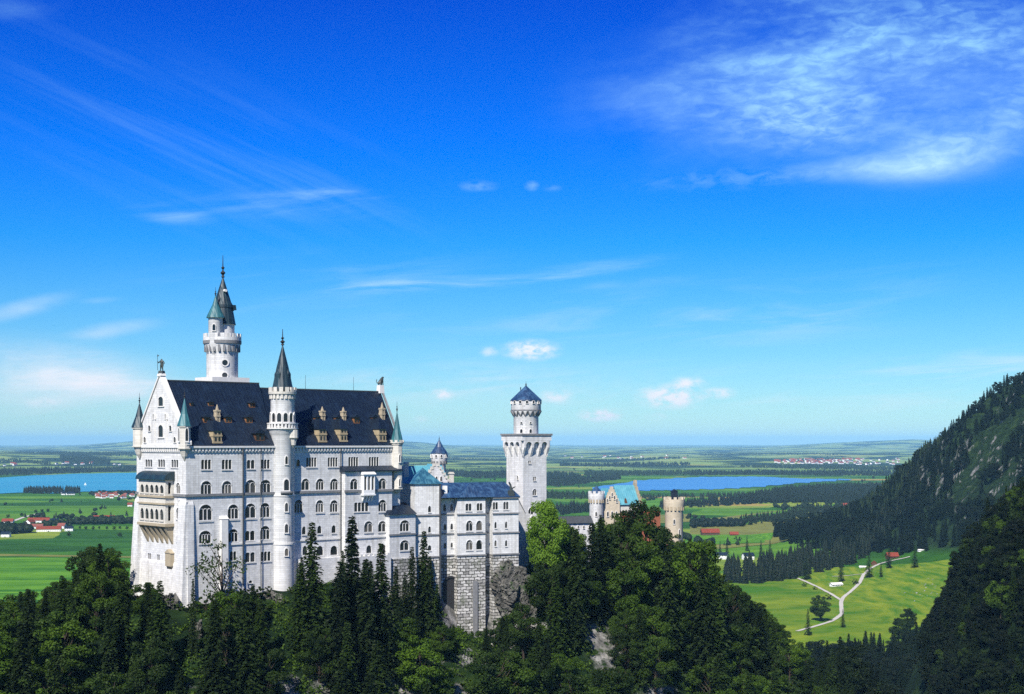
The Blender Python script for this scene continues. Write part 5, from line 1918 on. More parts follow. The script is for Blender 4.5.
mb.prism([(0.1, zeg - 0.39), (11.5, zeg - 0.39), (5.8, zrg + 0.3)], 'x', gu1 + 0.02, gu2 - 0.5)
mb.prism([(gu0 + 0.2, zeg + 0.02), (gu1 - 0.2, zeg + 0.02), ((gu0 + gu1) / 2, zrg - 0.8)], 'y', 0.72, 10)
mb.build('roof', M['teal'], gh)
mb = MB()
mb.box(gu1 + 2.4, gu1 + 4.0, 0.4, 2.0, zeg - 0.3, zeg + 2.2, (0.6, 0.6))
mb.build('dormer', M['wood'], gh)
mb = MB()
n = 6
for k in range(n):
    w = 6.0 * (1 - k / n)
    mb.box(gu2 - 0.48, gu2 + 0.5, 5.8 - w, 5.8 + w, zeg - 0.38 + (zrg + 1.5 - zeg) * k / n, zeg - 0.39 + (zrg + 1.5 - zeg) * (k + 1) / n)
mb.box(gu2 - 0.5, gu2 + 0.7, 5.0, 6.6, zrg + 1.2, zrg + 2.4, (0.2, 0.2))
mb.build('gable_steps', M['sand'], gh)
# lower outworks
fo_ = Face((640 - 512) * kg * 0.985, Yg - 6, 20.0, GB - 8)
ow = thing('gate_wing', 'low pale plastered castle wing half hidden by trees below the sandy gate tower', 'castle', (fo_.ox, fo_.oy, GB - 8), fo_.th)
mb = MB()
oh_, ot_ = [], []
for px in (650.5, 656, 663):
    win_s(fo_, 0.0, px, 557, 563, 2.4, 'plain1', oh_, ot_)
wall_sheet(mb, 0, fo_.u(668), 0, fo_.z(545.5, 3), oh_, lambda u, z, d: (u, d, z), 0.6)
mb.box(0.01, fo_.u(668) - 0.01, 0.7, 6, 0, fo_.z(545.5, 3) - 0.02)
mb.build('wall', M['gate_stone'], ow)
for (kind, w, h, loc, name, wall) in ot_:
    put_window(ow, kind, w, h, loc, 0, 'tan')
MB().prism([(-0.6, fo_.z(545.4, 3)), (6.5, fo_.z(545.4, 3)), (6.5, fo_.z(541, 3))], 'x', -0.5, fo_.u(668) + 0.5).build('roof', M['brown_tile'], ow)
# connecting wall of the upper courtyard
fw = Face((553 - 512) / F * 548, 548.0, 22.0, 116.0)
cw = thing('courtyard_wall', 'long grey courtyard wall with dark walkway roof left of the gatehouse', 'wall', (fw.ox, fw.oy, 116.0), fw.th)
uw = fw.u(592)
MB().box(0, uw, 0, 2.0, 0, fw.z(523.5, 5)).build('wall', M['stone'], cw)
MB().prism([(-0.7, fw.z(523.4, 5)), (2.7, fw.z(523.4, 5)), (2.7, fw.z(517.4, 5)), (2.0, fw.z(516.6, 5))], 'x', -0.5, uw + 0.4).build('roof', M['lead'], cw)
for k in range(7):
    slit_window(cw, 0.8, 1.2, (uw * (k + 0.5) / 7, -0.02, fw.z(529, 5)), 0)


# ------------------------------------------------------------------ rocks among the trees
def rock_mesh(name, sx, sy, sz, seed, mat='rock', voxel=0.22, blocks=11):
    """a broken crag: angular blocks grown together, then cracked and weathered"""
    r = np.random.default_rng(seed)
    bm = bmesh.new()
    for k in range(blocks):
        c = np.array([r.uniform(-0.75, 0.75), r.uniform(-0.5, 0.5), r.uniform(-0.85, 0.75)])
        if k == 0:
            c = np.zeros(3)
        s = (1.0 if k == 0 else r.uniform(0.30, 0.62)) * np.array([0.75, 0.8, 0.85])
        c[0] *= 1.0 - 0.45 * max(0, c[2])
        pts = r.normal(0, 1, (13, 3)); pts /= np.linalg.norm(pts, axis=1, keepdims=True)
        pts = (c + pts * s * r.uniform(0.7, 1.1, (13, 1))) * np.array([sx, sy, sz])
        vs = [bm.verts.new(p) for p in pts]
        bmesh.ops.convex_hull(bm, input=vs)
    me = bpy.data.meshes.new('raw'); bm.to_mesh(me); bm.free()
    o = bpy.data.objects.new('raw', me); COL.objects.link(o)
    md = o.modifiers.new('join', 'REMESH'); md.mode = 'VOXEL'; md.voxel_size = voxel * max(0.6, min(sx, sz) / 4)
    dg = bpy.context.evaluated_depsgraph_get()
    m2 = bpy.data.meshes.new_from_object(o.evaluated_get(dg))
    bpy.data.objects.remove(o); bpy.data.meshes.remove(me)
    n = len(m2.vertices)
    co = np.zeros(n * 3, np.float32); m2.vertices.foreach_get('co', co); co = co.reshape(-1, 3)
    no = np.zeros(n * 3, np.float32); m2.vertices.foreach_get('normal', no); no = no.reshape(-1, 3)
    u = co[:, 0] * 0.8 + co[:, 1] * 0.6; w = co[:, 2] + 0.4 * co[:, 0]
    crack = np.abs(fbm(u / 1.6, w / 2.8, seed, 4, 0.6) - 0.5)
    d = -0.9 * np.exp(-(crack / 0.03) ** 2) + 1.0 * (fbm(u / 0.9, w / 0.6, seed + 5, 3, 0.6) - 0.5)
    co = co + no * d[:, None]
    m2.vertices.foreach_set('co', co.ravel()); m2.update()
    m2.name = name
    m2.materials.clear(); m2.materials.append(M[mat])
    return m2


def rock(px, py, Y, sx, sy, sz, label, seed, mat='rock', name='rock_outcrop', rz=0.0, group=None):
    o = link(name, rock_mesh(name, sx, sy, sz, seed, mat), None, ((px - 512) / F * Y, Y, EZ - (py - HZ) / F * Y), (0, 0, rz))
    return tag(o, label, 'rock', group)


rock(510, 591, 463, 7.8, 6, 14.0, 'tall grey weathered crag beneath the blue roofed wing, beside the square tower', 3)
rock(529, 602, 464, 4.4, 5, 10.0, 'narrow grey crag tucked against the big crag under the square tower', 5)
rock(172, 606, 398, 5.0, 4, 5.0, 'pale rock ledge under the battered west wall of the palace', 19, rz=0.3)
rock(196, 634, 388, 3.2, 4, 5.5, 'grey rock right below the corner buttress of the palace', 21)
rock(268, 600, 413, 6.0, 4, 4.0, 'low pale rock at the foot of the slim stair tower', 25)
rock(398, 606, 441, 4.0, 4, 6.0, 'pale rock below the rough stone footing east of the terrace', 41)

# ------------------------------------------------------------------ trees
def jit(n, s):
    return rng.normal(0, s, n)


def spruce_parts(seed, h=1.0, whorls=54, per=9, rad=0.15, bare=0.04, droop=0.30):
    """unit-height spruce: tapered trunk, drooping boughs set with pointed sprays of needles"""
    r = np.random.default_rng(seed)
    V, Fc = [], []
    for w in range(whorls):
        t = w / (whorls - 1)
        z = bare + (0.985 - bare) * t ** 0.92
        L = rad * (1 - t) ** 0.85 * r.uniform(0.82, 1.1) + 0.010
        m = max(4, int(per * (1 - 0.45 * t)))
        a0 = r.uniform(0, 6.28)
        for k in range(m):
            a = a0 + 6.283 * k / m + r.normal(0, 0.22)
            Lk = L * r.uniform(0.6, 1.15)
            if r.random() < 0.07:
                continue
            ca, sa = math.cos(a), math.sin(a)
            ns = max(2, int(2 + 6 * Lk / rad))
            for s in range(ns):
                q = (s + r.uniform(0.2, 1.0)) / ns
                zz = z + Lk * (0.10 * q - droop * 2.0 * q * q * (1 - 0.5 * t)) + r.normal(0, 0.003)
                c = np.array([ca * Lk * q, sa * Lk * q, zz])
                for side in (-1, 0, 1):
                    b = a + side * r.uniform(0.5, 1.0)
                    ln = (0.036 - 0.012 * t) * r.uniform(0.7, 1.35) * (1.15 - 0.35 * q)
                    wd = ln * 0.30
                    d = np.array([math.cos(b), math.sin(b), r.uniform(-0.75, -0.05)])
                    d /= np.linalg.norm(d)
                    up = np.array([0, 0, 1.0]) + r.normal(0, 0.45, 3)
                    sd = np.cross(d, up); sd /= np.linalg.norm(sd)
                    i = len(V)
                    V += [c - d * ln * 0.2, c + d * ln * 0.4 + sd * wd, c + d * ln, c + d * ln * 0.4 - sd * wd]
                    Fc.append((i, i + 1, i + 2, i + 3))
    i = len(V)
    V += [np.array([-0.004, 0, 0.955]), np.array([0.004, 0, 0.955]), np.array([0.001, 0, 1.0]), np.array([-0.001, 0, 1.0])]
    Fc.append((i, i + 1, i + 2, i + 3))
    crown = np_mesh('crown', np.array(V), np.array(Fc), M['spruce'])
    mb = MB()
    mb.lathe([(0.014, -0.06), (0.011, 0.1), (0.006, 0.55), (0.002, 0.95)], 7)
    return mb.mesh('trunk', M['bark'], True), crown


def broad_parts(seed, mat='broad', lobes=34, leaves=420, w=0.34, base=0.25, leaf=0.017, up=0.0):
    """unit-height broadleaf tree: trunk, limbs reaching into leaf clumps of different size, gaps between them"""
    r = np.random.default_rng(seed)
    C = []
    for k in range(lobes):
        for _ in range(30):
            z = r.uniform(base, 0.93)
            tz = (z - base) / (1 - base)
            rm = w * math.sqrt(max(0.02, math.sin(math.pi * min(0.98, (tz * 0.86 + 0.12))))) * r.uniform(0.80, 1.12)
            a = r.uniform(0, 6.283)
            q = math.sqrt(r.uniform(0.15, 1.0)) * rm
            c = np.array([q * math.cos(a), q * math.sin(a), z])
            if all(np.linalg.norm(c - d[0]) > 0.075 for d in C):
                break
        C.append((c, r.uniform(0.07, 0.125) * (1.05 - 0.4 * tz)))
    V, Fc = [], []
    mb = MB()
    mb.lathe([(0.026, -0.06), (0.018, 0.12), (0.013, base + 0.1), (0.004, 0.75)], 8)
    for c, cr in C:
        z0 = max(0.1, c[2] - 0.22 - 0.4 * math.hypot(c[0], c[1]))
        mb.tube((0, 0, z0), tuple(c * np.array([0.9, 0.9, 1])), 0.007, 0.002, 5)
        n = int(leaves * (cr / 0.1) ** 2)
        d = r.normal(0, 1, (n, 3)); d /= np.linalg.norm(d, axis=1, keepdims=True)
        rr = cr * r.uniform(0.35, 1.12, n) ** 0.6
        p = c + d * rr[:, None] * np.array([1.15, 1.15, 0.85])
        for j in range(n):
            nd = d[j] * 0.8 + r.normal(0, 0.6, 3) + np.array([0, 0, 0.35])
            nd /= np.linalg.norm(nd)
            t1 = np.cross(nd, r.normal(0, 1, 3)); t1 /= np.linalg.norm(t1)
            t2 = np.cross(nd, t1)
            s = leaf * r.uniform(0.6, 1.25)
            i = len(V)
            V += [p[j] - t1 * s, p[j] - t2 * s * 0.55, p[j] + t1 * s, p[j] + t2 * s * 0.55]
            Fc.append((i, i + 1, i + 2, i + 3))
    return mb.mesh('trunk', M['bark'], True), np_mesh('crown', np.array(V), np.array(Fc), M[mat])


SPRUCE = [spruce_parts(s, rad=rd, per=pr, droop=dr) for s, rd, pr, dr in ((1, 0.150, 8, 0.30), (2, 0.125, 8, 0.36), (3, 0.17, 9, 0.26), (4, 0.14, 7, 0.42))]
SLIM = [spruce_parts(s, whorls=30, rad=0.135, per=6) for s in (11, 12)]
BROAD = [broad_parts(s, w=w_, base=b_) for s, w_, b_ in ((21, 0.36, 0.22), (22, 0.32, 0.26), (23, 0.40, 0.2), (24, 0.30, 0.3))]
LIME = broad_parts(31, 'lime', 46, 420, 0.30, 0.34, 0.016)
BUSH = [broad_parts(s, 'broad', 18, 320, 0.50, 0.12, 0.035) for s in (41, 42)]
SAPLING = broad_parts(51, 'broad', 20, 48, 0.36, 0.30, 0.020)


def tree(parts, x, y, zb, h, name, label, group=None, wide=1.0, rz=None, cat='tree'):
    o = thing(name, label, cat, (x, y, zb), rng.uniform(0, 6.28) if rz is None else rz, group)
    o.scale = (h * wide, h * wide, h)
    link('trunk', parts[0], o)
    c = link('crown', parts[1], o)
    SRC.setdefault(parts[1].name, c)
    return o


# top line of the woods on the castle hill as the photograph shows it
LINE = np.array([(-200, 610), (0, 593), (20, 591), (45, 589), (60, 580), (78, 568), (88, 556), (100, 544), (112, 554), (122, 572), (133, 585), (146, 582), (158, 582), (166, 590), (176, 612), (190, 618), (198, 600), (210, 592), (222, 588),
                 (240, 585), (262, 583), (275, 588), (288, 590), (298, 568), (312, 524), (322, 566), (336, 572), (352, 518), (367, 566), (381, 545), (392, 578), (404, 578), (412, 548), (418, 556), (424, 532), (434, 572), (442, 606), (452, 618),
                 (466, 632), (486, 628), (498, 618), (520, 612), (528, 588), (534, 530), (545, 500), (556, 516), (566, 524), (578, 527), (590, 518), (606, 512), (614, 512), (626, 514), (640, 500), (652, 499), (662, 512), (668, 545), (678, 542), (690, 538),
                 (706, 556), (720, 575), (740, 592), (760, 606), (780, 627), (800, 648), (820, 670), (840, 700), (1300, 720)], float)


def line_at(px):
    return np.interp(px, LINE[:, 0], LINE[:, 1])


def px_of(x, y):
    return 512 + F * x / y


def allowed_h(x, y, zb, w_frac):
    """tallest tree here that keeps under the line of the woods"""
    def fits(h):
        for s, zf in ((-0.9, 0.25), (-0.45, 0.6), (0, 1.0), (0.45, 0.6), (0.9, 0.25)):
            px = px_of(x + s * w_frac * h, y)
            top = HZ + F * (EZ - zb - zf * h) / y
            if top < line_at(px):
                return False
        return True
    lo, hi = 0.0, 45.0
    if fits(hi):
        return hi
    for _ in range(12):
        m = (lo + hi) / 2
        if fits(m):
            lo = m
        else:
            hi = m
    return lo


HERO = [  # kind, top x, top y, distance, height, width, name, label
    ('S', 312, 521, 398, 35, 1.0, 'spruce_tree', 'tall dark spruce standing before the palace front, nearest the slim stair tower'),
    ('S', 352, 515, 400, 38, 1.05, 'spruce_tree', 'tallest dark spruce, in front of the middle of the palace terrace'),
    ('S', 381, 542, 404, 31, 0.95, 'spruce_tree', 'dark spruce just right of the tallest one before the palace terrace'),
    ('S', 412, 546, 420, 30, 0.8, 'spruce_tree', 'slender spruce before the rough stone footing, left of its taller neighbour'),
    ('S', 424, 530, 425, 34, 0.9, 'spruce_tree', 'slender tall spruce in front of the hexagonal blue roofed bay'),
    ('S', 100, 543, 388, 24, 1.25, 'spruce_tree', 'broad dark spruce topping the woods left of the palace'),
    ('S', 160, 580, 372, 24, 1.1, 'spruce_tree', 'dark spruce in front of the foot of the white west wall'),
    ('S', 193, 578, 380, 22, 0.6, 'spruce_tree', 'thin spruce close to the corner of the palace'),
    ('L', 546, 498, 474, 26, 0.66, 'broadleaf_tree', 'light green leafy tree just right of the square tower'),
    ('B', 646, 498, 500, 27, 0.9, 'broadleaf_tree', 'large dark green leafy tree hiding the front of the gatehouse'),
    ('S', 592, 522, 470, 32, 1.1, 'spruce_tree', 'dark spruce below the pale gate tower with the cap'),
    ('B', 612, 511, 505, 24, 0.9, 'broadleaf_tree', 'green leafy tree right under the stepped sandy gable'),
    ('B', 690, 537, 500, 24, 1.0, 'broadleaf_tree', 'green leafy tree right of the sandy round tower'),
    ('S', 718, 575, 480, 30, 1.0, 'spruce_tree', 'dark spruce on the right shoulder of the castle hill'),
    ('S', 396, 566, 438, 26, 0.9, 'spruce_tree', 'spruce at the left edge of the rough stone footing'),
    ('S', 437, 584, 440, 24, 0.9, 'spruce_tree', 'spruce before the footing just left of the dark archway'),
    ('S', 466, 630, 432, 22, 1.0, 'spruce_tree', 'spruce at the bottom of the pale pilaster of the stone footing'),
    ('S', 575, 530, 456, 32, 0.95, 'spruce_tree', 'dark spruce just right of the light green leafy tree'),
    ('S', 630, 509, 492, 30, 0.9, 'spruce_tree', 'spruce right below the teal roof of the gatehouse'),
    ('S', 668, 541, 470, 30, 1.0, 'spruce_tree', 'spruce in front of the foot of the sandy round tower'),
    ('S', 704, 553, 478, 30, 1.0, 'spruce_tree', 'spruce on the hill shoulder, left of the last one'),
    ('S', 62, 575, 376, 24, 1.1, 'spruce_tree', 'dark spruce left of the broad one at the edge of the green fields'),
    ('S', 28, 588, 370, 24, 1.1, 'spruce_tree', 'leftmost dark spruce rising above the woods left of the palace'),
    ('S', 405, 572, 436, 24, 0.9, 'spruce_tree', 'spruce second from the left edge of the rough stone footing'),
    ('S', 340, 560, 392, 28, 1.0, 'spruce_tree', 'spruce between the tall one by the stair tower and the tallest one'),
    ('S', 366, 558, 396, 28, 1.0, 'spruce_tree', 'spruce close against the right side of the tallest spruce'),
    ('S', 300, 562, 396, 26, 1.0, 'spruce_tree', 'spruce at the foot of the slim stair tower, left of its tall neighbour'),
    ('B', 660, 541, 488, 22, 1.0, 'broadleaf_tree', 'leafy tree before the low wing under the sandy round tower'),
    ('B', 622, 520, 486, 22, 0.9, 'broadleaf_tree', 'leafy tree hiding the lower wall of the stepped sandy gable'),
    ('P', 222, 536, 396, 17, 1.0, 'sapling', 'thin airy young tree with bare trunk before the grey palace front'),
]
SRC = {}
placed = []
KINDS = {'S': SPRUCE, 'B': BROAD, 'L': [LIME], 'P': [SAPLING], 'U': BUSH}
for i, (k, px, py, Y, h, wd, nm, lb) in enumerate(HERO):
    x = (px - 512) / F * Y
    zt = EZ - (py - HZ) / F * Y
    zb = zt - h
    g0 = gz(x, Y)
    if g0 < zb:                       # reach down to the soil
        h = min(46, zt - g0 + 0.4); zb = zt - h
    tree(KINDS[k][i % len(KINDS[k])], x, Y, zb, h, nm, lb, None, wd)
    placed.append((x, Y))

for i, (px, py) in enumerate(((172, 598), (180, 606), (187, 612), (197, 600), (206, 596), (215, 592), (229, 590), (238, 588), (247, 587), (257, 586), (266, 586), (292, 587))):
    Y = 399 + max(0, px - 190) * 0.22 - 3
    x = (px - 512) / F * Y
    zt = EZ - (py - HZ) / F * Y
    zb = gz(x, Y) - 0.3
    tree(BUSH[i % 2], x, Y, zb, max(2.5, zt - zb), 'shrub', 'green shrub growing at the foot of the palace wall', 'shrubs at the foot of the palace wall', 1.1, None, 'shrub')
ROCKWIN = [(508, 576, 15, 22, 470), (604, 652, 12, 14, 470), (655, 686, 9, 9, 450), (174, 604, 9, 12, 398), (197, 634, 6, 12, 388), (268, 594, 10, 5, 413), (470, 588, 26, 36, 465), (398, 592, 12, 24, 445)]
cnt = {'S': 0, 'B': 0, 'U': 0}
tries = 0
while tries < 9000 and cnt['S'] < 205 and cnt['B'] < 285:
    tries += 1
    y = math.sqrt(rng.uniform(285 ** 2, 640 ** 2))
    px = rng.uniform(-40, 860)
    x = (px - 512) / F * y
    hill = float(castle_hill(np.array([x]), np.array([y]))[0])
    if hill < 14:
        continue
    # leave the buildings' own ground free
    uu = (x - fp.ox) * fp.c + (y - fp.oy) * fp.s
    vv = -(x - fp.ox) * fp.s + (y - fp.oy) * fp.c
    if -4 < uu < UE + 6 and -9 < vv < PW + 4:
        continue
    if vv > -3 and 60 < uu < 215 and vv < 40:
        continue
    dens = 4.3 if px > 540 or px < 140 else 4.9
    if any((x - a) ** 2 + (y - b) ** 2 < dens ** 2 for a, b in placed):
        continue
    zb = gz(x, y) - 0.4
    kind = 'S' if rng.random() < (0.55 if 285 < px < 520 else 0.38) else 'B'
    nat = rng.uniform(20, 34) if kind == 'S' else rng.uniform(14, 24)
    wf = 0.15 if kind == 'S' else 0.34
    h = min(nat, allowed_h(x, y, zb, wf))
    if h < 4.5:
        continue
    top = HZ + F * (EZ - zb - h) / y
    if top > 720:
        continue
    bot = HZ + F * (EZ - zb) / y
    hid = False
    for (rx_, ry_, rw, rh, rY) in ROCKWIN:
        if y < rY + 2 and abs(px - rx_) < rw + wf * h * F / y * 0.5 and top < ry_ + rh and bot > ry_ - rh:
            hid = True
            h2 = min(h, (EZ - zb) - (ry_ + rh - HZ) / F * y)
            break
    if hid:
        if h2 < 4.0:
            continue
        h = h2
    placed.append((x, y))
    cnt[kind] += 1
    if px < 150:
        where, wl = 'trees left of the palace', 'on the slope left of the palace'
    elif px < 440:
        where, wl = 'trees below the palace', 'on the steep slope below the palace'
    elif px < 560:
        where, wl = 'trees below the blue roofed wing', 'on the slope below the blue roofed wing'
    else:
        where, wl = 'trees below the gatehouse', 'on the slope below the gatehouse'
    if kind == 'S':
        tree(SPRUCE[int(rng.integers(4))], x, y, zb, h, 'spruce_tree', 'dark pointed spruce ' + wl, 'spruce ' + where, rng.uniform(1.0, 1.5) * (1 + 0.5 * max(0, 1 - h / 16)))
    elif h < 8:
        tree(BUSH[int(rng.integers(2))], x, y, zb, h, 'shrub', 'rounded green shrub ' + wl, 'shrubs among the ' + where, rng.uniform(1.0, 1.4), None, 'shrub')
    else:
        tree(BROAD[int(rng.integers(4))], x, y, zb, h, 'broadleaf_tree', 'bushy green leafy tree ' + wl, 'leafy ' + where, rng.uniform(0.9, 1.25))
print('hill trees', cnt, tries)

# scrub that covers the soil between the trees
def leaf_cloud(pts, size, per, mat, name):
    n = len(pts)
    P = np.repeat(pts, per, 0)
    S = np.repeat(size, per)
    d = rng.normal(0, 1, P.shape); d[:, 2] = np.abs(d[:, 2]) * 0.7
    d /= np.linalg.norm(d, axis=1, keepdims=True)
    P = P + d * (S * rng.uniform(0.4, 1.0, len(S)))[:, None]
    nd = d + rng.normal(0, 0.6, P.shape); nd /= np.linalg.norm(nd, axis=1, keepdims=True)
    t1 = np.cross(nd, rng.normal(0, 1, P.shape)); t1 /= np.linalg.norm(t1, axis=1, keepdims=True)
    t2 = np.cross(nd, t1)
    s = (rng.uniform(0.25, 0.5, len(S)))[:, None]
    V = np.stack([P - t1 * s, P - t2 * s * .6, P + t1 * s, P + t2 * s * .6], 1).reshape(-1, 3)
    return np_mesh(name, V, np.arange(len(V)).reshape(-1, 4), mat)


n = 20000
yy = rng.uniform(300, 560, n); pp = rng.uniform(-30, 860, n)
xx = (pp - 512) / F * yy
hh = castle_hill(xx, yy)
uu = (xx - fp.ox) * fp.c + (yy - fp.oy) * fp.s; vv = -(xx - fp.ox) * fp.s + (yy - fp.oy) * fp.c
keep = (hh > 14) & ~((uu > -3) & (uu < UE + 4) & (vv > -3) & (vv < PW + 3)) & (fbm(xx / 14, yy / 14, 91, 3) > 0.30)
zz = ground_h(xx, yy)
keep &= (HZ + F * (EZ - zz - 1.4) / yy) > line_at(pp)
for (rx_, ry_, rw, rh, rY) in ROCKWIN:
    sy = HZ + F * (EZ - zz) / yy
    keep &= ~((np.abs(pp - rx_) < rw) & (np.abs(sy - ry_) < rh + 6))
pts = np.stack([xx, yy, zz], -1)[keep]
tag(link('undergrowth', leaf_cloud(pts, rng.uniform(0.8, 2.2, len(pts)), 26, M['broad'], 'undergrowth')), kind='stuff')
print('scrub', len(pts))


# ------------------------------------------------------------------ woods farther off
def cone_tree_template(seed, tiers, sides, rad=0.2):
    r = np.random.default_rng(seed)
    V, T = [], []
    for k in range(tiers):
        z0 = 0.06 + 0.84 * k / tiers; z1 = min(1.0, z0 + 1.5 / tiers) if k < tiers - 1 else 1.0
        rr = rad * (1 - k / tiers) ** 0.9
        b = len(V)
        a0 = r.uniform(0, 6)
        for s in range(sides * 2):
            a = a0 + math.pi * s / sides
            q = rr * (r.uniform(0.85, 1.2) if s % 2 == 0 else r.uniform(0.45, 0.65))
            V.append((q * math.cos(a), q * math.sin(a), z0 - (0.04 if s % 2 == 0 else -0.015) + r.uniform(-0.02, 0.02)))
        V.append((0, 0, z1))
        for s in range(sides * 2):
            T.append((b + s, b + (s + 1) % (sides * 2), b + sides * 2))
    return np.array(V), np.array(T)


def blob_template(seed, n=26):
    r = np.random.default_rng(seed)
    bm = bmesh.new(); bmesh.ops.create_icosphere(bm, subdivisions=2, radius=0.5)
    V = np.array([v.co[:] for v in bm.verts]); T = np.array([[v.index for v in f.verts] for f in bm.faces]); bm.free()
    V *= r.uniform(0.55, 1.2, (len(V), 1))
    V[:, 2] = V[:, 2] * 0.95 + 0.52
    return V, T


T_X = None
T_BLOB = [blob_template(s) for s in range(3)]



def scatter_mesh(name, temps, pos, hts, mat, wide=1.0):
    """many small trees of a far wood in one mesh"""
    Vs, Ts, off = [], [], 0
    which = rng.integers(0, len(temps), len(pos))
    for ti, (V, T) in enumerate(temps):
        sel = np.where(which == ti)[0]
        if not len(sel):
            continue
        a = rng.uniform(0, 6.283, len(sel)); c, s = np.cos(a), np.sin(a)
        h = hts[sel]; w = h * wide * rng.uniform(0.8, 1.25, len(sel))
        X = (V[None, :, 0] * c[:, None] - V[None, :, 1] * s[:, None]) * w[:, None] + pos[sel, 0][:, None]
        Y = (V[None, :, 0] * s[:, None] + V[None, :, 1] * c[:, None]) * w[:, None] + pos[sel, 1][:, None]
        Z = V[None, :, 2] * h[:, None] + pos[sel, 2][:, None]
        Vs.append(np.stack([X, Y, Z], -1).reshape(-1, 3))
        Ts.append((T[None] + (np.arange(len(sel)) * len(V))[:, None, None]).reshape(-1, 3) + off)
        off += len(sel) * len(V)
    return np_mesh(name, np.concatenate(Vs), np.concatenate(Ts), mat)


def gn_forest(name, pts, hts, wide, kinds, mat):
    """a wood of countless trees: full crowns set on points by geometry nodes"""
    me = bpy.data.meshes.new(name)
    me.vertices.add(len(pts))
    me.vertices.foreach_set('co', np.asarray(pts, np.float32).ravel())
    sc = np.stack([hts * wide * rng.uniform(0.85, 1.2, len(hts)), hts * wide * rng.uniform(0.85, 1.2, len(hts)), hts], -1).astype(np.float32)
    at = me.attributes.new('tree_scale', 'FLOAT_VECTOR', 'POINT')
    at.data.foreach_set('vector', sc.ravel())
    o = link(name, me)
    ng = bpy.data.node_groups.new(name, 'GeometryNodeTree')
    ng.interface.new_socket('Geometry', in_out='INPUT', socket_type='NodeSocketGeometry')
    ng.interface.new_socket('Geometry', in_out='OUTPUT', socket_type='NodeSocketGeometry')
    N, L = ng.nodes, ng.links
    gi = N.new('NodeGroupInput'); go = N.new('NodeGroupOutput')
    jn = N.new('GeometryNodeJoinGeometry')
    for ob in [SRC[k] for k in kinds][::-1]:
        oi = N.new('GeometryNodeObjectInfo'); oi.inputs['Object'].default_value = ob
        sm = N.new('GeometryNodeSetMaterial'); sm.inputs['Material'].default_value = M[mat]
        L.new(oi.outputs['Geometry'], sm.inputs['Geometry'])
        g2 = N.new('GeometryNodeGeometryToInstance'); L.new(sm.outputs[0], g2.inputs[0])
        L.new(g2.outputs[0], jn.inputs[0])
    ip = N.new('GeometryNodeInstanceOnPoints')
    L.new(gi.outputs[0], ip.inputs['Points']); L.new(jn.outputs[0], ip.inputs['Instance'])
    ip.inputs['Pick Instance'].default_value = True
    ri = N.new('FunctionNodeRandomValue'); ri.data_type = 'INT'
    ri.inputs[4].default_value = 0; ri.inputs[5].default_value = len(kinds) - 1
    L.new(ri.outputs[2], ip.inputs['Instance Index'])
    rr = N.new('FunctionNodeRandomValue'); rr.data_type = 'FLOAT_VECTOR'
    rr.inputs[0].default_value = (0, 0, 0); rr.inputs[1].default_value = (0.06, 0.06, 6.28)
    L.new(rr.outputs[0], ip.inputs['Rotation'])
    na = N.new('GeometryNodeInputNamedAttribute'); na.data_type = 'FLOAT_VECTOR'; na.inputs[0].default_value = 'tree_scale'
    L.new(na.outputs[0], ip.inputs['Scale'])
    L.new(ip.outputs[0], go.inputs[0])
    md = o.modifiers.new('wood', 'NODES'); md.node_group = ng
    return tag(o, kind='stuff')


T_MID = [cone_tree_template(s, 6, 5, q) for s, q in enumerate((0.16, 0.2, 0.24, 0.28))]
T_FAR = [cone_tree_template(s + 9, 2, 3, 0.32) for s in range(3)]


CONIF = [p[1].name for p in SPRUCE]
MIXED = [p[1].name for p in BROAD]
# the dark wood between the castle hill and the meadow
n = 5200
yy = rng.uniform(560, 1290, n); pp = rng.uniform(560, 1060, n)
xx = (pp - 512) / F * yy
zz = ground_h(xx, yy)
py_g = HZ + F * (EZ - zz) / yy
upper = np.interp(pp, [560, 740, 790, 830, 860, 900, 945, 1060], [640, 650, 658, 650, 646, 638, 622, 604])
keep = (py_g > upper) & (py_g - 25 / yy * F > upper - 18) & ((pp > 800) | (py_g - 25 / yy * F > line_at(pp) - 20)) & (spur(xx, yy) < 6) & (py_g < 780)
P = np.stack([xx, yy, zz - 0.3], -1)[keep]
H_ = rng.uniform(13, 25, len(P)); 
o = np.argsort(P[:, 1])
P, H_ = P[o], H_[o]
# thin out trees that stand too close
gridd = {}
sel = []
for i, p in enumerate(P):
    c = (int(p[0] // 6.0), int(p[1] // 6.0))
    if c in gridd:
        continue
    gridd[c] = 1
    sel.append(i)
P, H_ = P[sel], H_[sel]
NB = 20
for i in range(min(NB, len(P))):
    tree(SLIM[i % 2], *P[i], H_[i] * 1.1, 'spruce_tree', 'small dark spruce at the near edge of the valley wood', 'spruces at the near edge of the valley wood', 1.15)
gn_forest('forest', P[NB:], H_[NB:] * 0.95, 1.15, CONIF + MIXED[:1], 'far_spruce')
print('valley wood', len(P))

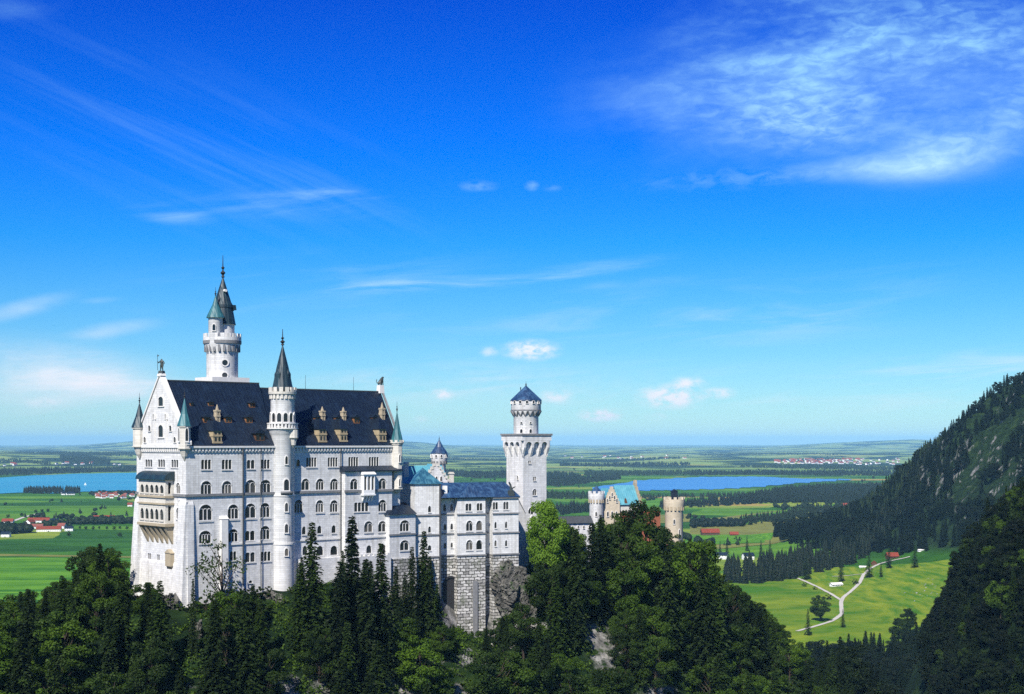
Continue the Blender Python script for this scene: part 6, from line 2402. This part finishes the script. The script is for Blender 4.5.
# trees on the near spur
n = 0
tries = 0
sp_pl = []
while n < 84 and tries < 6000:
    tries += 1
    y = rng.uniform(420, 760); px = rng.uniform(925, 1075)
    x = (px - 512) / F * y
    zb = gz(x, y)
    if spur(np.array([x]), np.array([y]))[0] < 8:
        continue
    if any((x - a) ** 2 + (y - b) ** 2 < 5.0 ** 2 for a, b in sp_pl):
        continue
    top = HZ + F * (EZ - zb - 22) / y
    if abs(px - 957) < 12 and top < 650 and HZ + F * (EZ - zb) / y > 570 and y < 640:
        continue
    if top > 740 or top < 440 and px < 985 or top < 360:
        continue
    sp_pl.append((x, y))
    n += 1
    h = rng.uniform(15, 27)
    if n % 3:
        tree(SPRUCE[n % 4], x, y, zb - 1.5, h, 'spruce_tree', 'dark spruce on the steep wooded spur at the edge of the valley', 'spruces on the steep spur', 1.15)
    else:
        tree(BROAD[n % 4], x, y, zb - 1.5, h * 0.75, 'broadleaf_tree', 'leafy tree on the steep wooded spur at the edge of the valley', 'leafy trees on the steep spur', 1.1)
print('spur', n)

# the rest of the trees on that spur, behind and between the big ones
n = 6000
yy = rng.uniform(400, 900, n); pp = rng.uniform(925, 1090, n)
xx = (pp - 512) / F * yy; zz = ground_h(xx, yy)
rowp = HZ + F * (EZ - zz - 9) / yy
streak_ = (np.abs(pp - 957) < 8) & (rowp > 565) & (rowp < 660) & (yy < 640)
keep = (spur(xx, yy) > 6) & ~streak_ & (rowp < 730) & (rowp > 380)
P = np.stack([xx, yy, zz - 1.5], -1)[keep]
gridd = {}; sel = []
for i, p in enumerate(P):
    c = (int(p[0] // 4.4), int(p[1] // 4.4))
    if c not in gridd:
        gridd[c] = 1; sel.append(i)
P = P[sel]
gn_forest('spur_forest', P, rng.uniform(8, 15, len(P)), 1.25, CONIF[:2] + MIXED[:2], 'far_spruce')
print('spur wood', len(P))

# the mountain forest
n = 13000
yy = rng.uniform(1150, 2950, n); xx = rng.uniform(300, 1500, n)
mh = mountain(xx, yy)
pp = px_of(xx, yy)
zz = ground_h(xx, yy)
clear = fbm(xx / 120, yy / 120, 71, 4) + 0.25 * (fbm(xx / 30, yy / 30, 72, 3) - 0.5)
keep = (mh > 9) & (pp < 1075) & ((clear < 0.60) | (mh < 70))
# the open meadow stays open
mdx = np.interp(HZ + F * (EZ - zz) / yy, [535, 548, 560, 575, 640], [965, 950, 890, 872, 872])
keep &= ~((pp < 965) & (pp > 700) & (HZ + F * (EZ - zz) / yy > np.interp(pp, [700, 760, 800, 860, 900, 945, 970], [578, 582, 572, 566, 556, 549, 546])) & (yy > 1240))
P = np.stack([xx, yy, zz - 0.5], -1)[keep]
H_ = rng.uniform(14, 28, len(P)) * np.where(mountain(P[:, 0], P[:, 1]) > 150, 0.75, 1.0)
gn_forest('mountain_forest', P, H_, 1.2, CONIF + MIXED[:1], 'far_spruce')
print('mountain', len(P))


def wood(poly, spacing, hmin, hmax, temps, wide=1.0, ragged=0.35, mat='far_spruce', name='forest', limit=9000):
    """wood on the plain inside a band given by picture positions: list of (x, far row, near row)"""
    poly = np.array(poly, float)
    pts = []
    x0, x1 = poly[0, 0], poly[-1, 0]
    ymax, ymin = at_ground(0, poly[:, 1].min())[1], at_ground(0, poly[:, 2].max())[1]
    area = 0.5 * (ymax ** 2 - ymin ** 2) * (x1 - x0) / F
    n = int(min(limit * 2, area / spacing ** 2))
    y = np.sqrt(rng.uniform(ymin ** 2, ymax ** 2, n)); px = rng.uniform(x0, x1, n)
    row = HZ + F * EZ / y
    jag = (fbm(px / 16, y / 150, int(x0) + 7, 4) - 0.5) * ragged
    far = np.interp(px, poly[:, 0], poly[:, 1]); near = np.interp(px, poly[:, 0], poly[:, 2])
    mid = (far + near) / 2; half = (near - far) / 2 * (1 + jag)
    ok = (np.abs(row - mid) < half)
    x = (px - 512) / F * y
    P = np.stack([x[ok], y[ok], ground_h(x[ok], y[ok]) - 0.3], -1)[:limit]
    H_ = rng.uniform(hmin, hmax, len(P))
    if len(P) == 0:
        return
    tag(link(name, scatter_mesh(name, temps, P, H_, M[mat], wide)), kind='stuff')
    return len(P)


W = []
# foot of the mountain and the hedgerow woods in front of it
W.append(wood([(725, 570, 584), (760, 568, 584), (800, 560, 578), (850, 555, 571), (880, 552, 560), (930, 545, 550)], 11, 16, 27, T_MID, 1.1, 0.5))
W.append(wood([(815, 531, 545), (840, 524, 545), (880, 518, 550), (940, 505, 546), (990, 500, 540)], 13, 16, 26, T_MID, 1.2, 0.3))
W.append(wood([(850, 508, 520), (880, 502, 520), (940, 498, 510)], 14, 16, 26, T_MID, 1.2, 0.3))
W.append(wood([(735, 523, 527), (770, 518, 523), (810, 511, 517), (850, 506, 512), (880, 503, 508)], 13, 14, 22, T_MID, 1.2, 0.4))
W.append(wood([(692, 526, 529), (715, 523, 527), (745, 524, 527)], 13, 10, 16, T_BLOB, 1.0, 0.8))
W.append(wood([(660, 507, 509), (690, 504, 508), (740, 500, 505), (790, 498, 503)], 18, 16, 26, T_MID, 1.2, 0.9))
W.append(wood([(742, 499, 503), (790, 490, 503), (830, 488, 503), (860, 487, 503), (935, 487, 500)], 14, 18, 26, T_MID, 1.2, 0.15))
W.append(wood([(640, 497, 499), (700, 495.5, 497.5), (745, 494, 496)], 18, 8, 15, T_FAR, 0.9, 0.9))
# behind the square tower
W.append(wood([(535, 511, 517), (560, 509, 515), (600, 506, 512), (640, 504, 508)], 15, 14, 24, T_MID, 1.2, 0.9))
W.append(wood([(535, 495, 499), (570, 495.5, 499), (610, 497, 500)], 18, 14, 22, T_FAR, 0.9, 0.9))
W.append(wood([(535, 476, 486), (560, 474, 487), (585, 479, 484), (620, 477, 479.5)], 24, 18, 28, T_FAR, 0.9, 0.5))
W.append(wood([(585, 473, 475.5), (640, 472.5, 476), (700, 472.5, 474.5)], 26, 16, 24, T_FAR, 0.9, 0.9))
W.append(wood([(690, 473.4, 475.4), (760, 472.4, 475), (830, 472.4, 476), (930, 472.5, 476)], 26, 16, 24, T_FAR, 0.9, 0.7))
W.append(wood([(740, 467, 468), (820, 467, 469.5), (900, 468.5, 470.6), (930, 468.6, 470.4)], 30, 16, 24, T_FAR, 0.9, 0.9))
W.append(wood([(535, 459.4, 460.6), (600, 460.6, 462.6), (680, 459.4, 460.6)], 40, 16, 24, T_FAR, 0.9, 1.2))
W.append(wood([(560, 465.8, 467), (620, 465.4, 467.6), (690, 465.4, 466.4)], 34, 16, 24, T_FAR, 0.9, 1.0))
W.append(wood([(700, 455.4, 456.4), (800, 455.2, 456.6), (900, 455.4, 456.4)], 46, 16, 24, T_FAR, 1.0, 1.4))
# seen between palace and square tower
W.append(wood([(400, 473, 477), (450, 472, 476), (480, 474, 479), (535, 472, 477)], 24, 18, 26, T_FAR, 0.9, 0.9))
W.append(wood([(395, 460, 463), (450, 458, 460.4), (535, 459, 461.4)], 40, 16, 24, T_FAR, 0.9, 1.1))
# around the left lake
W.append(wood([(-80, 471, 475.6), (20, 471, 475), (75, 470, 473.2), (140, 469, 471.8), (250, 469, 472)], 26, 16, 26, T_FAR, 0.9, 0.8))
W.append(wood([(-80, 455.5, 458.5), (30, 455, 458.2), (80, 455.5, 461.0), (140, 455, 460), (250, 455, 459)], 40, 18, 28, T_FAR, 1.0, 0.9))
W.append(wood([(60, 462, 465), (85, 461.5, 466), (110, 463, 466.5)], 32, 18, 26, T_FAR, 1.0, 1.1))
W.append(wood([(-30, 463.5, 464.6), (15, 463.8, 465), (50, 465, 466.4)], 34, 16, 24, T_FAR, 1.0, 1.4))
W.append(wood([(23, 491.8, 493.2), (35, 490.4, 494), (60, 489.8, 494.0), (80, 490.2, 493.4)], 15, 14, 22, T_MID, 1.1, 0.5))
W.append(wood([(-40, 530, 536), (0, 529, 536), (20, 530, 534), (30, 532, 533.4)], 11, 10, 18, T_BLOB, 1.0, 0.8))
W.append(wood([(76, 523, 525.6), (100, 522, 525), (140, 520.5, 524), (180, 520, 524)], 13, 8, 17, T_BLOB, 1.0, 0.9))
W.append(wood([(88, 494, 496), (110, 493, 495), (140, 493, 496)], 24, 8, 14, T_BLOB, 1.0, 1.1))
W.append(wood([(30, 525, 527), (60, 524, 527.4), (76, 524.5, 527)], 18, 7, 14, T_BLOB, 1.0, 1.2))
print('woods', W)


# hedges and single trees dotted over the plain
n = 26000
row = 446 + (548 - 446) * rng.uniform(0, 1, n) ** 1.2
yy = F * EZ / (row - HZ); pp = rng.uniform(-60, 960, n); xx = (pp - 512) / F * yy
edge = np.minimum(np.abs(fbm(xx / 420, yy / 700, 201, 2) - 0.5), np.abs(fbm(xx / 350, yy / 500, 207, 2) - 0.45))
keep = (yy > 1900) & (yy < 16000) & (edge < 0.012) & (ground_h(xx, yy) < 60) & (fbm(xx / 200, yy / 200, 205, 2) > 0.42)
lake = ((pp < 320) & (row < 495) & (row > 471)) | ((pp > 585) & (pp < 860) & (row < 492) & (row > 476))
keep &= ~lake & ~((pp > 740) & (yy < 2500)) & ~((pp < 140) & (row > 528)) & ~((pp < 140) & (rng.uniform(0, 1, n) < 0.5))
P = np.stack([xx, yy, ground_h(xx, yy) - 0.3], -1)[keep]
tag(link('hedges', scatter_mesh('hedges', T_BLOB + T_FAR, P, rng.uniform(6, 15, len(P)), M['far_spruce'], 1.0)), kind='stuff')
print('hedges', len(P))


def lone(px, py, h, label, kind='S', group=None, wd=1.2):
    x, y = hit(px, py)
    tree((SLIM if kind == 'S' else BROAD if kind == 'B' else BUSH)[int(px) % 2], x, y, gz(x, y) - 0.3, h, 'spruce_tree' if kind == 'S' else 'broadleaf_tree' if kind == 'B' else 'shrub', label, group, wd, None, 'tree' if kind != 'U' else 'shrub')


lone(788, 537.5, 24, 'solitary dark spruce standing in the yellow field')
lone(747, 551, 24, 'dark spruce at the near edge of the yellow field, left of the woods')
lone(712, 550, 22, 'spruce left of the white house beyond the castle hill')
lone(727, 553, 20, 'dark spruce right behind the white house with the grey roof')
lone(761, 554, 22, 'dark spruce in a small clump before the yellow field')
lone(770, 555, 24, 'taller spruce of the small clump before the yellow field')
lone(720, 552, 18, 'small dark spruce beside the white house with the grey roof')
lone(889, 568.5, 27, 'broad dark spruce on the upper meadow left of the red hut', 'S', None, 1.5)
lone(869, 578, 30, 'broad dark spruce beside the path where it bends on the meadow', 'S', None, 1.5)
lone(881, 577.5, 19, 'slim spruce right of the broad one at the path bend')
lone(841, 582, 27, 'dark spruce behind the white shed on the meadow', 'S', None, 1.4)
lone(806, 580, 32, 'broad dark spruce at the left rim of the meadow', 'S', None, 1.6)
lone(915, 568, 27, 'lone dark spruce on the upper right of the meadow', 'S', None, 1.6)
lone(821, 622, 26, 'bushy dark tree left of the path on the meadow', 'B', None, 1.2)
lone(808, 636, 24, 'dark spruce where the lower path enters the wood')
lone(843, 628, 18, 'dark spruce right below the path fork')
lone(907, 634, 24, 'dark leafy tree at the near rim of the meadow', 'B', None, 1.1)
lone(899, 640, 20, 'leafy tree just left of the dark one at the near meadow rim', 'B', None, 1.2)
lone(829, 600, 7, 'small dark shrub beside the left branch of the path', 'U')
lone(804, 587, 6, 'round shrub at the top of the left path branch', 'U')
lone(815, 590, 5, 'small round shrub on the meadow below the left path branch', 'U')
lone(856, 585, 7, 'shrub on the meadow right of the white shed', 'U')
lone(738, 542, 10, 'dark round shrub alone in the yellow field', 'U', None, 1.3)
for i, px in enumerate((80, 86, 93, 99, 107, 114, 120, 127)):
    lone(px, 529 + (i % 3) * 0.5, 6 + (i % 3), 'small round tree in the row along the field behind the red roofed farms', 'B', 'orchard row by the farms', 1.3)
for px, py in ((36, 513), (42, 512.5), (48, 512), (52, 501.5), (22, 516.5), (69, 536.5), (120, 537), (8, 518)):
    lone(px, py, 9, 'round dark tree alone on the green plain left of the castle', 'B', 'scattered trees on the left plain', 1.4)
# trees dotted over the slopes above the right-hand rock
lone(1005, 470, 24, 'dark spruce on the mountain flank above the spur', 'S')


# ------------------------------------------------------------------ houses, huts, boats
def house_parts(w, d, h, rh, wall='plaster', roof='red_tile'):
    wl = MB().box(-w / 2, w / 2, -d / 2, d / 2, -1, h)
    wl.prism([(-d / 2, h), (d / 2, h), (0, h + rh * 0.93)], 'x', -w / 2, w / 2)
    rf = MB()
    o = 0.8; t = 0.35
    for s in (-1, 1):
        rf.prism([(s * (d / 2 + o), h - rh * o / (d / 2) + 0.02), (s * (d / 2 + o), h - rh * o / (d / 2) + t), (0, h + rh + t), (0, h + rh + 0.02)], 'x', -w / 2 - o, w / 2 + o)
    wn = MB()
    for fl in range(max(1, int(h // 2.9))):
        for k in range(max(2, int(w // 3.2))):
            x = -w / 2 + w * (k + 0.5) / max(2, int(w // 3.2))
            wn.box(x - 0.55, x + 0.55, -d / 2 - 0.06, -d / 2 + 0.1, 1.0 + fl * 2.8, 2.3 + fl * 2.8)
    wn.box(-d * 0.12, d * 0.12, -d / 2 - 0.07, -d / 2 + 0.1, 0.0, 0.9)
    return wl.mesh('wall', M[wall]), rf.mesh('roof', M[roof]), wn.mesh('windows', M['pane'])


H_RED = house_parts(22, 13, 6, 5)
H_SMALL = house_parts(12, 10, 5.5, 4.5)
H_BROWN = house_parts(14, 11, 6, 4.5, 'plaster', 'brown_tile')
H_LONG = house_parts(44, 14, 5, 5)
H_LONG2 = house_parts(38, 13, 4.5, 4.5, 'plaster', 'brown_tile')
H_BARN = house_parts(26, 13, 5, 5, 'wood', 'red_tile')
H_WHITE = house_parts(15, 10, 6, 3.5, 'plaster', 'slate')
H_SHED = house_parts(14, 6, 2.8, 1.6, 'plaster', 'trim')
H_HUT = house_parts(14, 9, 3.5, 4.0, 'wood', 'red_tile')


def house(parts, px, py, rz, label, group=None, name='house', cat='house', s=1.0):
    x, y = hit(px, py, 4000 if py < 480 else 900)
    o = thing(name, label, cat, (x, y, gz(x, y)), R(rz), group)
    o.scale = (s, s, s)
    for nm, me in zip(('wall', 'roof', 'windows'), parts):
        link(nm, me, o)
    return o


house(H_LONG, 39, 522.5, 4, 'long red roofed farmhouse at the back of the farm group')
house(H_RED, 30, 525, 80, 'red roofed house at the left of the farm group, gable forward')
house(H_LONG2, 33, 528.5, 6, 'long brown roofed barn at the front left of the farm group')
house(H_LONG, 49, 531.5, 10, 'long red roofed barn with white wall at the front of the farm group')
house(H_BROWN, 62, 528.5, -8, 'brown roofed house at the right of the farm group')
house(H_RED, 8, 524, 5, 'red roofed house half hidden by trees at the far left farm')
house(H_LONG, 104, 520, 8, 'long red roofed barn standing apart among the row of trees')
house(H_SMALL, 100, 524, 80, 'small white house in front of the barn among the tree row')
house(H_WHITE, 55, 523, 20, 'white house with grey roof in the middle of the farm group')
house(H_WHITE, 27, 531, -10, 'white house with grey roof before the front left barn')
house(H_WHITE, 69, 531, 12, 'white house with grey roof at the right end of the farm group')
house(H_WHITE, 6, 537, 0, 'white house among the bushes at the near left farm')
house(H_SMALL, 130, 506.5, 10, 'small red roofed white house alone in the green fields near the palace')
house(H_WHITE, 75, 523.5, 15, 'white house behind the right end of the farm group')
for i in range(34):
    px = 94 + 40 * rng.random(); py = 493.6 + 5.0 * rng.random()
    house((H_BROWN, H_BROWN, H_SMALL)[i % 3], px, py, rng.uniform(-50, 50), 'brown or red roofed house in the village on the shore of the left lake', 'houses of the lakeside village', s=0.8)
for i in range(7):
    house(H_WHITE, 60 + 14 * rng.random(), 493.8 + 1.2 * rng.random(), rng.uniform(-40, 40), 'white grey roofed house beside the small wood on the lake shore', 'white houses by the lakeside wood', s=0.8)
for i in range(95):
    px = rng.normal(818, 22); py = 459.6 + 4.6 * rng.random()
    if not 765 < px < 862:
        continue
    house((H_RED, H_WHITE, H_SMALL, H_BROWN)[i % 4], px, py, rng.uniform(-60, 60), 'tiny house in the far town beyond the right lake', 'houses of the far town', s=1.5)
for i in range(30):
    px = rng.uniform(848, 900); py = 459 + 6 * rng.random()
    house((H_WHITE, H_BROWN)[i % 2], px, py, rng.uniform(-60, 60), 'tiny scattered house on the far fields before the mountain', 'scattered far houses', s=1.4)
for i in range(16):
    px = rng.uniform(560, 700); py = 455.5 + 4 * rng.random()
    house((H_WHITE, H_RED)[i % 2], px, py, rng.uniform(-60, 60), 'tiny house on the far plain behind the gatehouse', 'houses far behind the gatehouse', s=1.5)
for i in range(12):
    px = rng.uniform(0, 120); py = 463 + 3 * rng.random()
    house((H_WHITE, H_RED)[i % 2], px, py, rng.uniform(-60, 60), 'tiny house on the fields beyond the left lake', 'houses beyond the left lake', s=1.3)
ch = house(H_RED, 841, 464, 20, 'white church with red roof and pointed tower at the edge of the far town', None, 'church', 'church', 1.6)
MB().box(9, 15, -3, 3, 0, 20).build('bell_tower', M['plaster'], ch)
MB().box(8.6, 15.4, -3.4, 3.4, 20.01, 34, (3.3, 3.3)).build('spire', M['red_tile'], ch)
house(H_WHITE, 748, 559.5, 15, 'white house with grey roof among the trees before the mountain wood')
house(H_WHITE, 722, 559, -20, 'white gabled house half hidden by trees left of the other white house')
house(H_BARN, 710, 535.5, 5, 'long low red barn in the ripe fields right of the castle', s=1.2)
house(H_HUT, 734, 536, 0, 'small dark red hut in the ripe fields right of the long barn')
house(H_HUT, 842, 533.5, 20, 'orange red hut at the edge of the mountain wood', s=0.9)
house(H_HUT, 847, 508.5, 8, 'red roofed farmhouse at the far corner of the ripe fields', s=1.8)
house(H_HUT, 892, 558.5, 8, 'bright red roofed hut at the top end of the meadow path', s=1.05)
house(H_HUT, 874, 565, 75, 'small brown hut beside the meadow path below the red roofed hut', s=0.7)
house(H_SHED, 836, 586.5, 22, 'white open shed with pale roof in the fork of the meadow paths')
house(H_SHED, 863, 568, -30, 'tiny white shed at the end of the side path', s=0.6)
house(H_SHED, 921, 551.5, 10, 'tiny white cabin at the upper right corner of the meadow', s=0.6)


def boat(px, py):
    x, y = at_ground(px, py, 1.6)
    b = thing('sailing_boat', 'small white sailing boat on the left lake', 'boat', (x, y, 1.6), 0.4)
    b.scale = (0.6, 0.6, 0.6)
    h = MB()
    h.poly([(-6, -1.6, 1.0), (4, -1.7, 1.0), (8, 0, 1.2), (4, 1.7, 1.0), (-6, 1.6, 1.0)])
    h.poly([(-6, -1.6, 1.0), (4, -1.7, 1.0), (3, -0.7, -0.4), (-5.5, -0.7, -0.4)])
    h.poly([(-6, 1.6, 1.0), (4, 1.7, 1.0), (3, 0.7, -0.4), (-5.5, 0.7, -0.4)])
    h.poly([(4, -1.7, 1.0), (8, 0, 1.2), (3, -0.7, -0.4)]); h.poly([(4, 1.7, 1.0), (8, 0, 1.2), (3, 0.7, -0.4)]); h.poly([(8, 0, 1.2), (3, -.7, -.4), (3, .7, -.4)])
    h.poly([(-6, -1.6, 1), (-6, 1.6, 1), (-5.5, .7, -.4), (-5.5, -.7, -.4)])
    h.build('hull', M['plaster'], b)
    MB().tube((0.5, 0, 1), (0.5, 0, 22), 0.2, 0.1, 6).build('mast', M['lead'], b)
    s = MB(); s.prism([(0.2, 2.6), (-8.5, 2.8), (0.3, 21.0)], 'y', -0.12, 0.12)
    s.build('sail', M['sail'], b)
    s = MB(); s.prism([(0.8, 18.0), (7.5, 2.2), (1.0, 2.6)], 'y', -0.1, 0.1)
    s.build('jib', M['sail'], b)


boat(85.3, 485.4)
# pale boulders strewn on the meadow
bl = [rock_mesh('boulder', 1, 0.8, 0.7, s, 'cliff', 0.15, 3) for s in (61, 62, 63)]
for i in range(26):
    px = rng.normal(924, 9); py = rng.normal(590, 6)
    x, y = at_ground(px, py)
    for _ in range(5):
        x, y = at_ground(px, py, gz(x, y))
    s = rng.uniform(0.7, 1.7)
    o = link('boulder', bl[i % 3], None, (x, y, gz(x, y) + 0.2), (0, 0, rng.uniform(0, 6)), (s, s, s))
    tag(o, 'pale boulder strewn on the right half of the meadow', 'boulder', 'boulders on the meadow')
